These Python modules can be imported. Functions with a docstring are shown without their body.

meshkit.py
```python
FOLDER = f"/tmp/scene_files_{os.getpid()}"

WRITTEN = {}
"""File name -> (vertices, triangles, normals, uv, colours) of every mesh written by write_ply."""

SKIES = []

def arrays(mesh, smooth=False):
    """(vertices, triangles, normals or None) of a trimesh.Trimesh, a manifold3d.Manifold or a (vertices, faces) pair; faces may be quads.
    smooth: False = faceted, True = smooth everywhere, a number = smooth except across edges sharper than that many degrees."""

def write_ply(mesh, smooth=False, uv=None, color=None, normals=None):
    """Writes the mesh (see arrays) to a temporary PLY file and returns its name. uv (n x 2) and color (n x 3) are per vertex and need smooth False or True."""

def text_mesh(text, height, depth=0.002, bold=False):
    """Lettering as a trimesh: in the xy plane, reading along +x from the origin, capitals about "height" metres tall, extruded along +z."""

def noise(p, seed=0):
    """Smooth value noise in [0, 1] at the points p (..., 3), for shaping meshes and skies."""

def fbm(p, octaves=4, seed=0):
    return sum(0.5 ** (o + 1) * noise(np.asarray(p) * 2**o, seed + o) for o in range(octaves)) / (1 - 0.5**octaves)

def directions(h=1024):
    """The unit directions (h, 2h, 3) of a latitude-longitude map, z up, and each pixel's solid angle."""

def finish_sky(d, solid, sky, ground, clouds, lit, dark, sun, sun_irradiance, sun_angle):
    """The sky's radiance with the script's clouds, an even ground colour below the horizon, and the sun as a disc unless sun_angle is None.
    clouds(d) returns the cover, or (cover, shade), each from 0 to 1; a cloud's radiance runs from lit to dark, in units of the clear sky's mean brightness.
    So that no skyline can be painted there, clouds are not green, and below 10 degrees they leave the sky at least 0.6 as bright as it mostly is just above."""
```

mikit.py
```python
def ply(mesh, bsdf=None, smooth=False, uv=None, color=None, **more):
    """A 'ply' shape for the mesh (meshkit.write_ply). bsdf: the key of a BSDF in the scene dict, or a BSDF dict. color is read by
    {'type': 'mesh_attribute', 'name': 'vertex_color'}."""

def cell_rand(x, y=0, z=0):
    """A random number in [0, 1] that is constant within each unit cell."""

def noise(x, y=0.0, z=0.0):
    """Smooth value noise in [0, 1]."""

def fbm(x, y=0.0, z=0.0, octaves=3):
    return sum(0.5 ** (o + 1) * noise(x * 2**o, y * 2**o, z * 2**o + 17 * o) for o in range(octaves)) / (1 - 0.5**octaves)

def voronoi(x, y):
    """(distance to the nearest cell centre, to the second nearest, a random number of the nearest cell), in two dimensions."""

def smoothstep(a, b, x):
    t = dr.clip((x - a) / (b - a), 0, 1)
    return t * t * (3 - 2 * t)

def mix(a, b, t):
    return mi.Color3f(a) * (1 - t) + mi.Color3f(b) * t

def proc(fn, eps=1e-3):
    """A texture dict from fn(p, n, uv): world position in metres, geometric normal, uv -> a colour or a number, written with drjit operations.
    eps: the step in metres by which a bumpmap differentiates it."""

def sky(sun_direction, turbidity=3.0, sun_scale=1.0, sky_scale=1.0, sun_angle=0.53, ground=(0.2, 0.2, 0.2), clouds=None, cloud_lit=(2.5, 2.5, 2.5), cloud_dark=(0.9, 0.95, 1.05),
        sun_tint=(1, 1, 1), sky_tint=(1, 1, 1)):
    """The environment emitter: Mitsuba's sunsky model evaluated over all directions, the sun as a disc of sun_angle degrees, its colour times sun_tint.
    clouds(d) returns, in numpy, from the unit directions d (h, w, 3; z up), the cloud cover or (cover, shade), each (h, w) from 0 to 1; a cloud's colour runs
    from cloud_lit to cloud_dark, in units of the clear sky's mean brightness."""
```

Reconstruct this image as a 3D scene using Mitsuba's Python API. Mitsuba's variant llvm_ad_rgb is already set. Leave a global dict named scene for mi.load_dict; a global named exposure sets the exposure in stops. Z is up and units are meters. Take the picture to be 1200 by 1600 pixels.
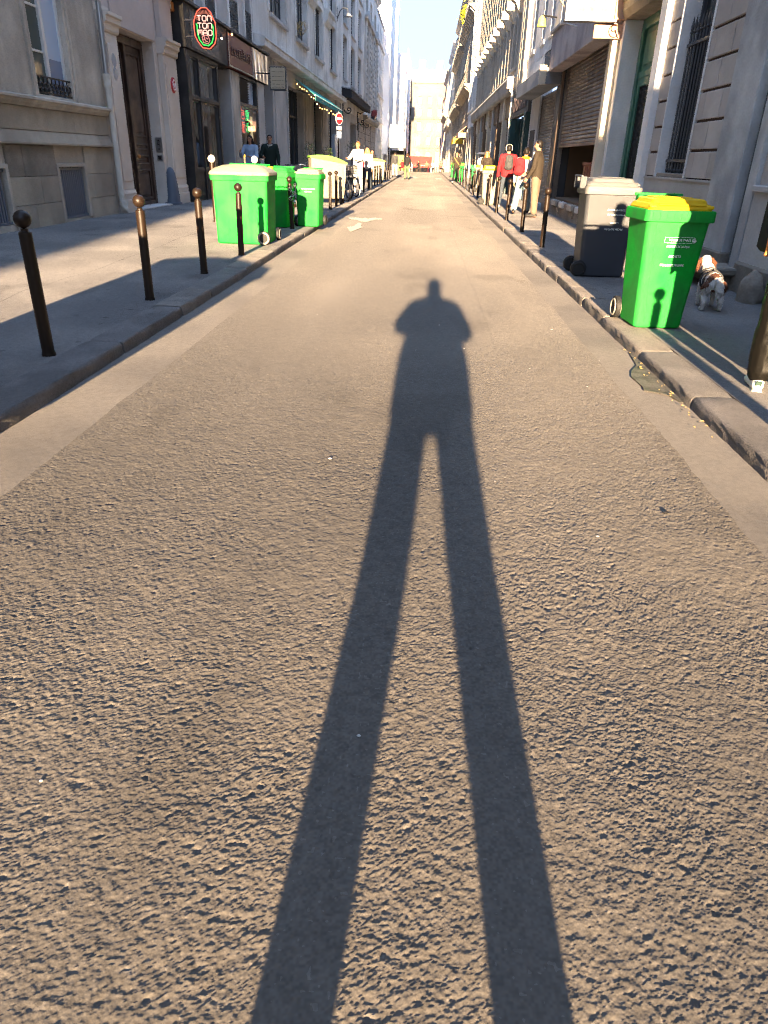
import math, random
import numpy as np, trimesh, mitsuba as mi, drjit as dr
import manifold3d as m3
from shapely.geometry import Polygon, box as sbox
from scipy.spatial import cKDTree
import mikit, meshkit
from mikit import ply, proc, noise, fbm, voronoi, cell_rand, smoothstep, mix

# ---------------------------------------------------------------- camera, sky, exposure
T4 = mi.ScalarTransform4f
CAM_H, PITCH, ROLL, YAW = 1.45, 0.464997922, -0.0306357713, -0.0398848277
cp, sp, cy, sy = math.cos(PITCH), math.sin(PITCH), math.cos(YAW), math.sin(YAW)
_f = np.array([sy*cp, cy*cp, -sp]); _r = np.array([cy, -sy, 0]); _d = np.cross(_f, _r)
_r2 = _r*math.cos(ROLL)+_d*math.sin(ROLL); _d2 = -_r*math.sin(ROLL)+_d*math.cos(ROLL)
_m = np.eye(4); _m[:3, 0] = -_r2; _m[:3, 1] = -_d2; _m[:3, 2] = _f; _m[:3, 3] = [0, 0, CAM_H]
scene = {'type': 'scene'}
labels = {}
scene['camera'] = {'type': 'perspective', 'fov_axis': 'x', 'fov': math.degrees(2*math.atan(600/1101.73)), 'near_clip': 0.05, 'far_clip': 2000.0,
                   'to_world': T4(_m)}
SUN_EL, SUN_AZ = math.radians(10.2), math.radians(0.8)
SUN = (-math.sin(SUN_AZ)*math.cos(SUN_EL), -math.cos(SUN_AZ)*math.cos(SUN_EL), math.sin(SUN_EL))
scene['sky'] = mikit.sky(SUN, turbidity=3.0, sun_scale=2.15, sky_scale=1.0, sun_tint=(0.84, 0.985, 1.62), sky_tint=(0.88, 0.98, 1.18),
                         clouds=lambda d: 0.88+0*d[..., 2], cloud_lit=(0.80, 1.20, 2.0))
exposure = 4.27

# ---------------------------------------------------------------- helpers
_used = {}
def uniq(base):
    if base not in _used and base not in scene and base not in labels:
        _used[base] = 0
        return base
    while True:
        _used[base] = _used.get(base, 0)+1
        k = f'{base}_{_used[base]:03d}'
        if k not in scene and k not in labels:
            return k

class MB:
    """collects pieces into one mesh"""
    def __init__(s):
        s.V, s.F, s.n = [], [], 0
    def add(s, v, f):
        v = np.asarray(v, float); f = np.asarray(f, int)
        if f.shape[1] == 4:
            f = np.vstack([f[:, [0, 1, 2]], f[:, [0, 2, 3]]])
        s.V.append(v); s.F.append(f+s.n); s.n += len(v)
        return s
    def tm(s, t):
        return s.add(t.vertices, t.faces)
    def box(s, x0, x1, y0, y1, z0, z1, c=0.0):
        x0, x1 = min(x0, x1), max(x0, x1); y0, y1 = min(y0, y1), max(y0, y1); z0, z1 = min(z0, z1), max(z0, z1)
        if c <= 0:
            v = [[x, y, z] for x in (x0, x1) for y in (y0, y1) for z in (z0, z1)]
            f = [[0, 1, 3, 2], [4, 6, 7, 5], [0, 4, 5, 1], [2, 3, 7, 6], [0, 2, 6, 4], [1, 5, 7, 3]]
            return s.add(v, f)
        c = min(c, (x1-x0)*.45, (y1-y0)*.45, (z1-z0)*.45)
        pts = []
        for x, sx in ((x0, 1), (x1, -1)):
            for y, sy_ in ((y0, 1), (y1, -1)):
                for z, sz in ((z0, 1), (z1, -1)):
                    pts += [[x+sx*c, y+sy_*c, z], [x+sx*c, y, z+sz*c], [x, y+sy_*c, z+sz*c]]
        idx = lambda i, j, k, t: ((i*2+j)*2+k)*3+t
        F = []
        ctr = np.array([(x0+x1)/2, (y0+y1)/2, (z0+z1)/2]); P = np.array(pts)
        def quad(a):
            q = P[a]; n = np.cross(q[1]-q[0], q[2]-q[0])
            if np.dot(n, q.mean(0)-ctr) < 0: a = a[::-1]
            for t in range(1, len(a)-1): F.append([a[0], a[t], a[t+1]])
        for i in (0, 1):
            quad([idx(i, 0, 0, 2), idx(i, 1, 0, 2), idx(i, 1, 1, 2), idx(i, 0, 1, 2)])
            quad([idx(0, i, 0, 1), idx(1, i, 0, 1), idx(1, i, 1, 1), idx(0, i, 1, 1)])
            quad([idx(0, 0, i, 0), idx(1, 0, i, 0), idx(1, 1, i, 0), idx(0, 1, i, 0)])
            for j in (0, 1):
                quad([idx(i, j, 0, 2), idx(i, j, 1, 2), idx(i, j, 1, 1), idx(i, j, 0, 1)])
                quad([idx(i, 0, j, 2), idx(i, 1, j, 2), idx(i, 1, j, 0), idx(i, 0, j, 0)])
                quad([idx(0, i, j, 1), idx(1, i, j, 1), idx(1, i, j, 0), idx(0, i, j, 0)])
                for k in (0, 1): quad([idx(i, j, k, 0), idx(i, j, k, 1), idx(i, j, k, 2)])
        return s.add(pts, F)
    def frame_of(s, d):
        d = np.asarray(d, float); d = d/np.linalg.norm(d)
        a = np.array([0, 0, 1.0]) if abs(d[2]) < .9 else np.array([1.0, 0, 0])
        u = np.cross(d, a); u /= np.linalg.norm(u)
        return u, np.cross(d, u), d
    def cyl(s, p0, p1, r0, r1=None, n=12, caps=True):
        r1 = r0 if r1 is None else r1
        p0, p1 = np.asarray(p0, float), np.asarray(p1, float)
        u, v, d = s.frame_of(p1-p0)
        a = np.arange(n)*2*np.pi/n
        ring = np.cos(a)[:, None]*u+np.sin(a)[:, None]*v
        V = np.vstack([p0+ring*r0, p1+ring*r1]); i = np.arange(n); j = (i+1) % n
        F = np.stack([i, j, j+n, i+n], 1)
        s.add(V, F)
        if caps:
            s.add(np.vstack([p0+ring*r0, [p0]]), np.stack([j, i, i*0+n], 1))
            s.add(np.vstack([p1+ring*r1, [p1]]), np.stack([i, j, i*0+n], 1))
        return s
    def sphere(s, c, r, n=10):
        r = np.ones(3)*np.asarray(r, float)
        t = np.linspace(0, np.pi, n+1); a = np.arange(2*n)*np.pi/n
        V = np.array([[math.sin(x)*math.cos(y), math.sin(x)*math.sin(y), math.cos(x)] for x in t for y in a])*r+np.asarray(c, float)
        m = 2*n; F = []
        for i in range(n):
            for j in range(m):
                k = (j+1) % m
                F.append([i*m+j, (i+1)*m+j, (i+1)*m+k, i*m+k])
        return s.add(V, F)
    def lathe(s, prof, c=(0, 0, 0), n=16, axis=2):
        a = np.arange(n)*2*np.pi/n; V = []
        for r, z in prof:
            for t in a:
                q = [r*math.cos(t), r*math.sin(t), z]
                if axis == 0: q = [q[2], q[0], q[1]]
                if axis == 1: q = [q[1], q[2], q[0]]
                V.append(q)
        F = [[i*n+j, i*n+(j+1) % n, (i+1)*n+(j+1) % n, (i+1)*n+j] for i in range(len(prof)-1) for j in range(n)]
        return s.add(np.array(V)+np.asarray(c, float), F)
    def tube(s, pts, r, n=7, caps=True):
        pts = np.asarray(pts, float); m = len(pts)
        rr = np.ones(m)*np.asarray(r, float)
        tang = np.gradient(pts, axis=0) if m > 2 else np.repeat((pts[1]-pts[0])[None], 2, 0)
        u, v, d = s.frame_of(tang[0]); a = np.arange(n)*2*np.pi/n; V = []
        for p, t, q in zip(pts, tang, rr):
            t = t/np.linalg.norm(t); u = u-t*np.dot(u, t); u /= np.linalg.norm(u); v = np.cross(t, u)
            V.append(p+q*(np.cos(a)[:, None]*u+np.sin(a)[:, None]*v))
        V = np.vstack(V); i = np.arange(n); j = (i+1) % n
        F = np.vstack([np.stack([i+k*n, j+k*n, j+(k+1)*n, i+(k+1)*n], 1) for k in range(m-1)])
        s.add(V, F)
        if caps:
            s.add(np.vstack([V[:n], [pts[0]]]), np.stack([j, i, i*0+n], 1)); s.add(np.vstack([V[-n:], [pts[-1]]]), np.stack([i, j, i*0+n], 1))
        return s
    def prism(s, poly, d, o=(0, 0, 0), e1=(1, 0, 0), e2=(0, 1, 0), e3=(0, 0, 1)):
        """shapely polygon (or point list) in the plane e1,e2 at o, extruded by d along e3"""
        if not hasattr(poly, 'geom_type'): poly = Polygon(poly)
        for g in getattr(poly, 'geoms', [poly]):
            t = trimesh.creation.extrude_polygon(g, d, engine='earcut')
            V = np.asarray(o, float)+t.vertices@np.array([e1, e2, e3], float); F = t.faces
            if np.linalg.det(np.array([e1, e2, e3], float)) < 0: F = F[:, ::-1]
            s.add(V, F)
        return s
    def torus(s, c, R, r, axis=(1, 0, 0), n=28, m=8, a0=0, a1=2*math.pi):
        u, v, d = s.frame_of(axis); a = np.linspace(a0, a1, n+1)
        pts = np.asarray(c, float)+R*(np.cos(a)[:, None]*u+np.sin(a)[:, None]*v)
        b = np.arange(m)*2*np.pi/m; V = []
        for p in pts:
            o = (p-np.asarray(c, float))/R
            V.append(p+r*(np.cos(b)[:, None]*o+np.sin(b)[:, None]*d))
        V = np.vstack(V); i = np.arange(m); j = (i+1) % m
        return s.add(V, np.vstack([np.stack([i+k*m, i+(k+1)*m, j+(k+1)*m, j+k*m], 1) for k in range(n)]))
    def mesh(s):
        return (np.vstack(s.V), np.vstack(s.F))
    def move(s, rz=0.0, loc=(0, 0, 0), sc=1.0):
        c, q = math.cos(rz), math.sin(rz); R = np.array([[c, -q, 0], [q, c, 0], [0, 0, 1]])
        s.V = [(v*sc)@R.T+np.asarray(loc, float) for v in s.V]
        return s

def xf(mesh, rz=0.0, loc=(0, 0, 0), sc=1.0):
    v, f = mesh; c, q = math.cos(rz), math.sin(rz); R = np.array([[c, -q, 0], [q, c, 0], [0, 0, 1]])
    return ((np.asarray(v)*sc)@R.T+np.asarray(loc, float), f)

def thing(name, label, cat, group=None):
    k = uniq(name); labels[k] = {'label': label, 'category': cat}; _used[k] = _used.get(k, 0)
    if group: labels[k]['group'] = group
    return k
def put(key, mesh, mat, smooth=False, **kw):
    if isinstance(mesh, MB): mesh = mesh.mesh()
    scene[key] = ply(mesh, mat, smooth=smooth, **kw)
    return key
def part(parent, name, mesh, mat, smooth=False, label=None, kind=None, **kw):
    k = uniq(f'{parent}__{name}')
    put(k, mesh, mat, smooth, **kw)
    if label or kind: labels[k] = {a: b for a, b in (('label', label), ('kind', kind)) if b}
    return k
def struct(name, mesh, mat, smooth=False, label=None, kind='structure', **kw):
    k = uniq(name); put(k, mesh, mat, smooth, **kw)
    labels[k] = {'kind': kind, **({'label': label} if label else {})}
    return k

# ---------------------------------------------------------------- materials
def rgb(c): return {'type': 'rgb', 'value': [float(x) for x in (c if hasattr(c, '__len__') else (c, c, c))]}
def flat(name, c, rough=.5, metal=0.0, spec=.5, two=True, **kw):
    b = {'type': 'principled', 'base_color': rgb(c), 'roughness': rough, 'metallic': metal, 'specular': spec, **kw}
    scene[name] = {'type': 'twosided', 'bsdf': b} if two else b
    return name
def mott(name, c, c2, s=1.5, s2=14.0, fine=.12, rough=.8, bump=0.0, bs=60.0, spec=.3, streak=0.0, metal=0.0):
    """mottled weathered surface: colour drifting between c and c2, fine grain, optional rain streaks and relief"""
    c, c2 = [float(x) for x in c], [float(x) for x in c2]
    def col(p, n, uv):
        t = smoothstep(.3, .7, fbm(p.x*s, p.y*s, p.z*s, 3))
        if streak:
            t = dr.clip(t+streak*(fbm(p.x*s2*.6, p.y*s2*.6, p.z*.5, 2)-.5)*2, 0, 1)
        g = 1+fine*2*(noise(p.x*s2*6, p.y*s2*6, p.z*s2*6)-.5)+fine*1.6*(fbm(p.x*s2, p.y*s2, p.z*s2, 2)-.5)
        return mix(mi.Color3f(*c), mi.Color3f(*c2), t)*g
    b = {'type': 'principled', 'base_color': proc(col), 'roughness': rough, 'specular': spec, 'metallic': metal}
    if bump:
        def h(p, n, uv): return fbm(p.x*bs, p.y*bs, p.z*bs, 2)
        b = {'type': 'bumpmap', 'tex': proc(h, eps=.3/bs), 'scale': bump, 'bsdf': b}
    scene[name] = {'type': 'twosided', 'bsdf': b}
    return name
EMIT = 0.07
def glow(c, k=1.0):
    return {'type': 'area', 'radiance': rgb([x*k*EMIT for x in c])}

mott('stone_beige', (.54, .48, .40), (.37, .325, .27), .9, 9, .12, .85, .004, 40, streak=.6)
mott('stone_dirty', (.27, .23, .19), (.17, .15, .125), 1.6, 10, .14, .9, .006, 30, streak=.3)
mott('portal_paint', (.62, .56, .49), (.53, .46, .40), .8, 8, .05, .6, .0015, 50)
mott('portal_pink', (.52, .44, .40), (.46, .39, .355), .8, 8, .05, .7, .0015, 50)
mott('stone_white', (.74, .72, .68), (.52, .50, .465), .5, 7, .08, .8, .002, 50, streak=.7)
mott('stone_grey', (.47, .455, .435), (.37, .36, .345), .7, 9, .07, .8, .002, 60, streak=.25)
mott('plaster_white', (.76, .755, .74), (.58, .575, .565), .7, 7, .06, .8, .0015, 40, streak=.6)
mott('stone_block', (.46, .42, .385), (.37, .335, .305), 2.2, 22, .07, .85, .002, 120)
mott('pil_old', (.52, .52, .51), (.33, .33, .335), 1.8, 9, .08, .85, .003, 40, streak=.45)
mott('facade_tan', (.50, .455, .39), (.38, .345, .295), .5, 7, .08, .85, .003, 40, streak=.35)
mott('cream_paint', (.72, .64, .50), (.60, .52, .40), 1.0, 9, .05, .6, .001, 60, streak=.2)
mott('wood_dark', (.075, .042, .028), (.035, .021, .016), 3, 20, .2, .38, .002, 60, streak=.6, spec=.5)
mott('green_door', (.05, .165, .115), (.032, .115, .08), 2, 20, .12, .35, .001, 60, streak=.3, spec=.5)
mott('shopfront_black', (.020, .020, .022), (.034, .033, .032), 2, 20, .2, .5, .001, 50, spec=.25)
mott('shutter_steel', (.27, .235, .20), (.17, .145, .125), 1.1, 9, .12, .42, .0, 50, streak=.4, metal=.55, spec=.5)
mott('zinc', (.30, .32, .35), (.22, .235, .26), .8, 6, .08, .5, spec=.5)
mott('site_sheet', (.84, .85, .87), (.72, .74, .78), .35, 2.2, .05, .75, .02, 1.3)
def pave_col(p, n, uv):
    t = smoothstep(.3, .7, fbm(p.x*1.1, p.y*1.1, 2.0, 3))
    g = 1+.44*(noise(p.x*220, p.y*220, 1.0)-.5)+.30*(fbm(p.x*40, p.y*40, 3.0, 2)-.5)
    d1, d2, r = voronoi(p.x*3.1, p.y*3.1)
    gum = smoothstep(.085, .06, d1)*dr.select(r > .62, 1.0, 0.0)
    stain = smoothstep(.62, .78, fbm(p.x*2.3+5, p.y*1.5, 6.0, 3))
    crack = smoothstep(.010, .003, dr.abs(p.x+3.9-.35*fbm(p.y*.55, 2.0, 4.0, 3)+.5*fbm(p.y*.16, 7.0, 1.0, 2)))
    return mix(mi.Color3f(.160, .152, .145), mi.Color3f(.118, .113, .110), t)*g*(1-.34*gum)*(1-.20*stain)*(1-.45*crack)
def pave_h(p, n, uv): return fbm(p.x*130, p.y*130, p.z*130, 2)
scene['asphalt_pave'] = {'type': 'twosided', 'bsdf': {'type': 'bumpmap', 'tex': proc(pave_h, eps=.0023), 'scale': .0035, 'bsdf': {'type': 'principled', 'base_color': proc(pave_col), 'roughness': 1.0, 'specular': .3}}}
mott('gutter_concrete', (.150, .138, .124), (.112, .104, .096), 1.2, 45, .16, .9, .0025, 160)
mott('granite', (.17, .158, .147), (.12, .112, .105), 3.0, 55, .28, .85, .004, 85)
mott('paper_boards', (.60, .50, .32), (.42, .33, .2), 3, 12, .1, .6)
flat('iron_black', (.012, .012, .014), .4, 0, .5)
flat('iron_grey', (.06, .062, .068), .45)
flat('frame_white', (.62, .61, .58), .45)
flat('frame_dark', (.03, .034, .042), .4)
flat('pane_dark', (.012, .016, .018), .04, 0, .6)
flat('pane_green', (.055, .075, .068), .08, 0, .6)
flat('pane_pale_blue', (.36, .46, .60), .25)
flat('pane_deep_blue', (.16, .21, .32), .25)
flat('pane_far', (.05, .058, .07), .1, 0, .6)
flat('room_dark', (.03, .026, .022), .9)
flat('room_warm', (.16, .11, .07), .9)
scene['glass'] = {'type': 'thindielectric', 'int_ior': 1.5}
flat('pipe_cream', (.58, .56, .50), .4)
flat('pipe_zinc', (.36, .37, .38), .3, .75)
flat('bollard_paint', (.0175, .0098, .0055), .42, 0, .35)
flat('ball_white', (.72, .70, .64), .4)
flat('blue_grey', (.10, .125, .165), .5)
mott('plastic_green', (.008, .36, .036), (.026, .255, .046), 3, 26, .09, .55, spec=.08, streak=.55)
flat('plastic_green_dark', (.008, .20, .05), .5, 0, .3)
flat('plastic_yellow', (.72, .44, .008), .45, 0, .3)
flat('plastic_cream', (.24, .235, .17), .5, 0, .2)
flat('plastic_pale', (.22, .20, .16), .5, 0, .2)
flat('plastic_grey', (.056, .060, .070), .5, 0, .3)
flat('plastic_lime', (.17, .36, .04), .5, 0, .3)
flat('lid_grey', (.105, .107, .110), .5, 0, .3)
flat('rubber', (.014, .014, .014), .7)
flat('wheel_grey', (.25, .23, .2), .5)
flat('print_white', (.75, .78, .72), .6)
flat('steel', (.45, .45, .45), .25, .9)
flat('mirror_steel', (.62, .60, .56), .12, 1.0)
flat('awning_teal', (.055, .30, .27), .8)
flat('awning_red', (.42, .045, .04), .8)
flat('awning_yellow', (.78, .50, .04), .7)
flat('awning_black', (.02, .022, .028), .7)
flat('sign_red', (.45, .02, .03), .4)
flat('sign_white', (.78, .78, .76), .4)
flat('sign_blue', (.30, .40, .58), .5)
flat('panel_redbrown', (.135, .042, .030), .45)
flat('letter_dark', (.05, .018, .015), .3, .3)
flat('salmon', (.50, .31, .21), .6)
flat('lightbox_beige', (.50, .42, .29), .5)
flat('sign_face', (.70, .67, .56), .5)
flat('sign_yellow', (.80, .62, .12), .6)
flat('wood_brown', (.17, .115, .075), .55); flat('wood_tan', (.33, .24, .15), .6)
flat('teal_dark', (.012, .055, .055), .4)
flat('sign_greengrey', (.085, .085, .078), .5)
flat('letter_brown', (.20, .15, .14), .35, .3)
flat('brick_orange', (.45, .22, .11), .85)
flat('leaf_green', (.045, .085, .022), .5)
flat('leaf_yellow', (.34, .36, .02), .5)
flat('leaf_dry', (.48, .33, .12), .7)
flat('flower_red', (.35, .06, .06), .6)
flat('trunk', (.09, .065, .045), .8)
flat('paint_line', (.27, .255, .225), .8)
flat('litter_white', (.45, .44, .41), .7)
flat('orange_wood', (.50, .25, .07), .5)
for k, c, r in (('skin', (.40, .21, .135), .5), ('skin_tan', (.32, .165, .10), .5), ('hair_black', (.012, .010, .009), .45), ('hair_brown', (.05, .028, .016), .45), ('hair_ginger', (.30, .11, .03), .5), ('hair_blond', (.42, .26, .09), .5),
                ('denim', (.30, .40, .54), .8), ('denim_light', (.22, .31, .36), .8), ('denim_mid', (.055, .07, .09), .8), ('cloth_black', (.014, .014, .015), .75), ('cloth_green', (.014, .026, .022), .8), ('cloth_red', (.30, .018, .024), .8),
                ('cloth_white', (.50, .50, .48), .8), ('cloth_offwhite', (.42, .41, .37), .8), ('cloth_brown', (.036, .028, .021), .85), ('cloth_beige', (.17, .12, .088), .8), ('cloth_yellow', (.62, .29, .010), .8), ('cloth_pink', (.34, .12, .10), .8), ('cloth_grey', (.05, .05, .052), .8),
                ('cloth_greentrouser', (.12, .20, .09), .8), ('cloth_orange', (.46, .17, .07), .8), ('leather_tan', (.50, .20, .055), .45), ('shoe_white', (.74, .72, .66), .5), ('shoe_dark', (.03, .03, .03), .5), ('shoe_green', (.03, .06, .045), .5), ('eye_dark', (.01, .01, .01), .3), ('lip', (.35, .12, .10), .5),
                ('trouser_dark', (.0050, .0045, .0036), .5)):
    flat(k, c, r, 0.0, .2)
# ================================================================ THE SETTING: ground, road, kerbs, pavements
RNG = np.random.default_rng(7)
ROADZ, PAVZ = 0.05, 0.14
KL, KR = -2.25, 1.79            # kerb faces
GL, GR = -1.80, 1.44            # edges of the smooth gutter bands
def gz(y):
    """the street tips over a crest about 90 m away"""
    y = np.asarray(y, float); t = np.clip((y-90)/100, 0, 1)
    return -2.6*t*t*(3-2*t)*(1.0)

def road_col(p, n, uv):
    worn = smoothstep(1.8, 9.0, p.y+2.5*(fbm(p.x*.8, p.y*.5, 11.0, 3)-.5))     # sun brightening up the street painted into the colour, over a smoother surface
    wheel = dr.exp(-dr.square((dr.abs(p.x+.2)-.75)/.28))
    t = fbm(p.x*.9, p.y*.35, 3.0, 3)
    g = 1+.34*(noise(p.x*150, p.y*150, 1.0)-.5)+.30*(fbm(p.x*42, p.y*42, 5.0, 2)-.5)
    c = mix(mi.Color3f(.113, .102, .089), mi.Color3f(.085, .078, .070), smoothstep(.3, .72, t))*(1+.5*worn)  # the worn term adds painted sun brightening with distance
    oil = smoothstep(.66, .80, fbm(p.x*1.7+9, p.y*.8, 8.0, 3))
    c = c*(1-.16*oil)
    seam = smoothstep(.012, .003, dr.abs(p.x-.62-.05*fbm(p.y*.7, 3.0, 1.0, 3)))
    c = c*(1-.12*seam*smoothstep(3.5, 8.0, p.y))
    lightchip = dr.select(noise(p.x*95+7, p.y*95, 2.0) > .90, 1.35, 1.0)
    return c*g*lightchip*(1+.10*wheel)
def road_h(p, n, uv):
    return fbm(p.x*115, p.y*115, 0.0, 3)+.8*noise(p.x*48, p.y*48, 4.0)
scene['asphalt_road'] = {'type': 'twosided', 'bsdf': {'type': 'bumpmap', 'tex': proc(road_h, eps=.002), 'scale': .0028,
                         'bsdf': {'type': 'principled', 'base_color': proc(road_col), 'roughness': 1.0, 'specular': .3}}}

_cells = {}
def worley(x, y, size, seed):
    """distance to the nearest and second nearest stone centre and a random number of the nearest stone"""
    key = (size, seed)
    if key not in _cells:
        r = np.random.default_rng(seed)
        gx, gy = np.meshgrid(np.arange(-2.6, 2.4, size), np.arange(-.2, 9.6, size), indexing='ij')
        pts = np.stack([gx, gy], -1).reshape(-1, 2)+r.uniform(-.46, .46, (gx.size, 2))*size
        _cells[key] = (cKDTree(pts), r.uniform(0, 1, (len(pts), 3)), pts)
    tree, rnd, pts = _cells[key]
    d, i = tree.query(np.stack([x, y], -1), k=2)
    return d[:, 0]/size, d[:, 1]/size, rnd[i[:, 0]], np.stack([x, y], -1)-pts[i[:, 0]]
def n2(x, y, s, seed=0, o=3):
    return meshkit.fbm(np.stack([x*s, y*s, np.zeros_like(x)+seed*3.7], -1), o, seed)
def road_relief(x, y):
    wx = x+.013*(n2(x, y, 62, 1, 3)-.5); wy = y+.013*(n2(x, y, 62, 2, 3)-.5)
    a, b, r, off = worley(wx, wy, .0125, 11)
    a2, b2, r2, off2 = worley(wx+.006, wy, .007, 12)
    edge = np.clip((b-a)/.26, 0, 1); edge = edge*edge*(3-2*edge)
    rough = .35+1.1*np.clip((n2(x, y, 1.6, 5, 2)-.30)*2.2, 0, 1)
    h = .0019*(edge-1)+.0026*(r[:, 0]-.5)+.11*off[:, 1]*(r[:, 1]-.5)+.09*off[:, 0]*(r[:, 2]-.5)
    h += .0006*(np.clip((b2-a2)/.4, 0, 1)-1)+.0014*(r2[:, 0]-.5)
    h -= .0060*(r[:, 1] > .975)*edge                     # lost chips
    return .80*h*rough*(1-.5*np.clip((y-2.2)/4.5, 0, 1))+.0048*(n2(x, y, 9, 6, 3)-.5)+.010*(n2(x, y, 1.3, 8, 2)-.5)
def sheet(xs, ys, hfun, z0, skirt=.03):
    X, Y = np.meshgrid(xs, ys, indexing='ij') if np.ndim(xs) == 1 else xs
    Z = z0+hfun(X.ravel(), Y.ravel()).reshape(X.shape)
    return grid_mesh(X, Y, Z, skirt)
def grid_mesh(X, Y, Z, skirt=0.0):
    n, m = X.shape
    if skirt:
        pad = lambda A: np.pad(A, 1, mode='edge')
        X, Y, Z = pad(X), pad(Y), pad(Z).copy()
        Z[0] -= skirt; Z[-1] -= skirt; Z[:, -1] -= skirt; n += 2; m += 2
    i = np.arange(n*m).reshape(n, m)
    F = np.stack([i[:-1, :-1], i[1:, :-1], i[1:, 1:], i[:-1, 1:]], -1).reshape(-1, 4)
    return np.stack([X, Y, Z], -1).reshape(-1, 3), F

# a base sheet under everything, to the horizon
ys = np.concatenate([[-600, -100], np.arange(-60, 261, 8.0), [400, 900]])
xs = np.array([-900, -200, -40, -8, 0, 8, 40, 200, 900.0])
X, Y = np.meshgrid(xs, ys, indexing='ij')
struct('ground', grid_mesh(X, Y, gz(Y)-.03), 'asphalt_pave')

road = MB()
def edgeL(y): return GL+.030*(n2(np.zeros_like(y), y, 2.2, 21, 3)-.5)+.016*(n2(np.zeros_like(y), y, 22, 22, 2)-.5)-.012
def edgeR(y): return GR+.030*(n2(np.zeros_like(y), y, 2.2, 23, 3)-.5)+.016*(n2(np.zeros_like(y), y, 22, 24, 2)-.5)
def camber(x): return .035*(1-((x+.2)/1.65)**2)*0
yy = np.concatenate([np.linspace(.42, 2.0, 376, endpoint=False), np.linspace(2.0, 4.4, 343, endpoint=False), np.linspace(4.4, 9.2, 321)])
u = np.linspace(0, 1, 676); L, R_ = edgeL(yy), edgeR(yy)
X = L[None]+u[:, None]*(R_-L)[None]; Y = np.repeat(yy[None], len(u), 0)
fade = np.clip(np.minimum(u, 1-u)*(GR-GL)/.03, 0, 1)[:, None]*np.clip((9.2-yy)/1.2, 0, 1)[None]
flat_ = .010*(n2(X.ravel(), Y.ravel(), 1.3, 8, 2).reshape(X.shape)-.5)
Z = ROADZ+.006+flat_+(road_relief(X.ravel(), Y.ravel()).reshape(X.shape)-flat_)*(.25+.75*fade)*np.clip((9.2-yy)/.6, 0, 1)[None]
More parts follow.
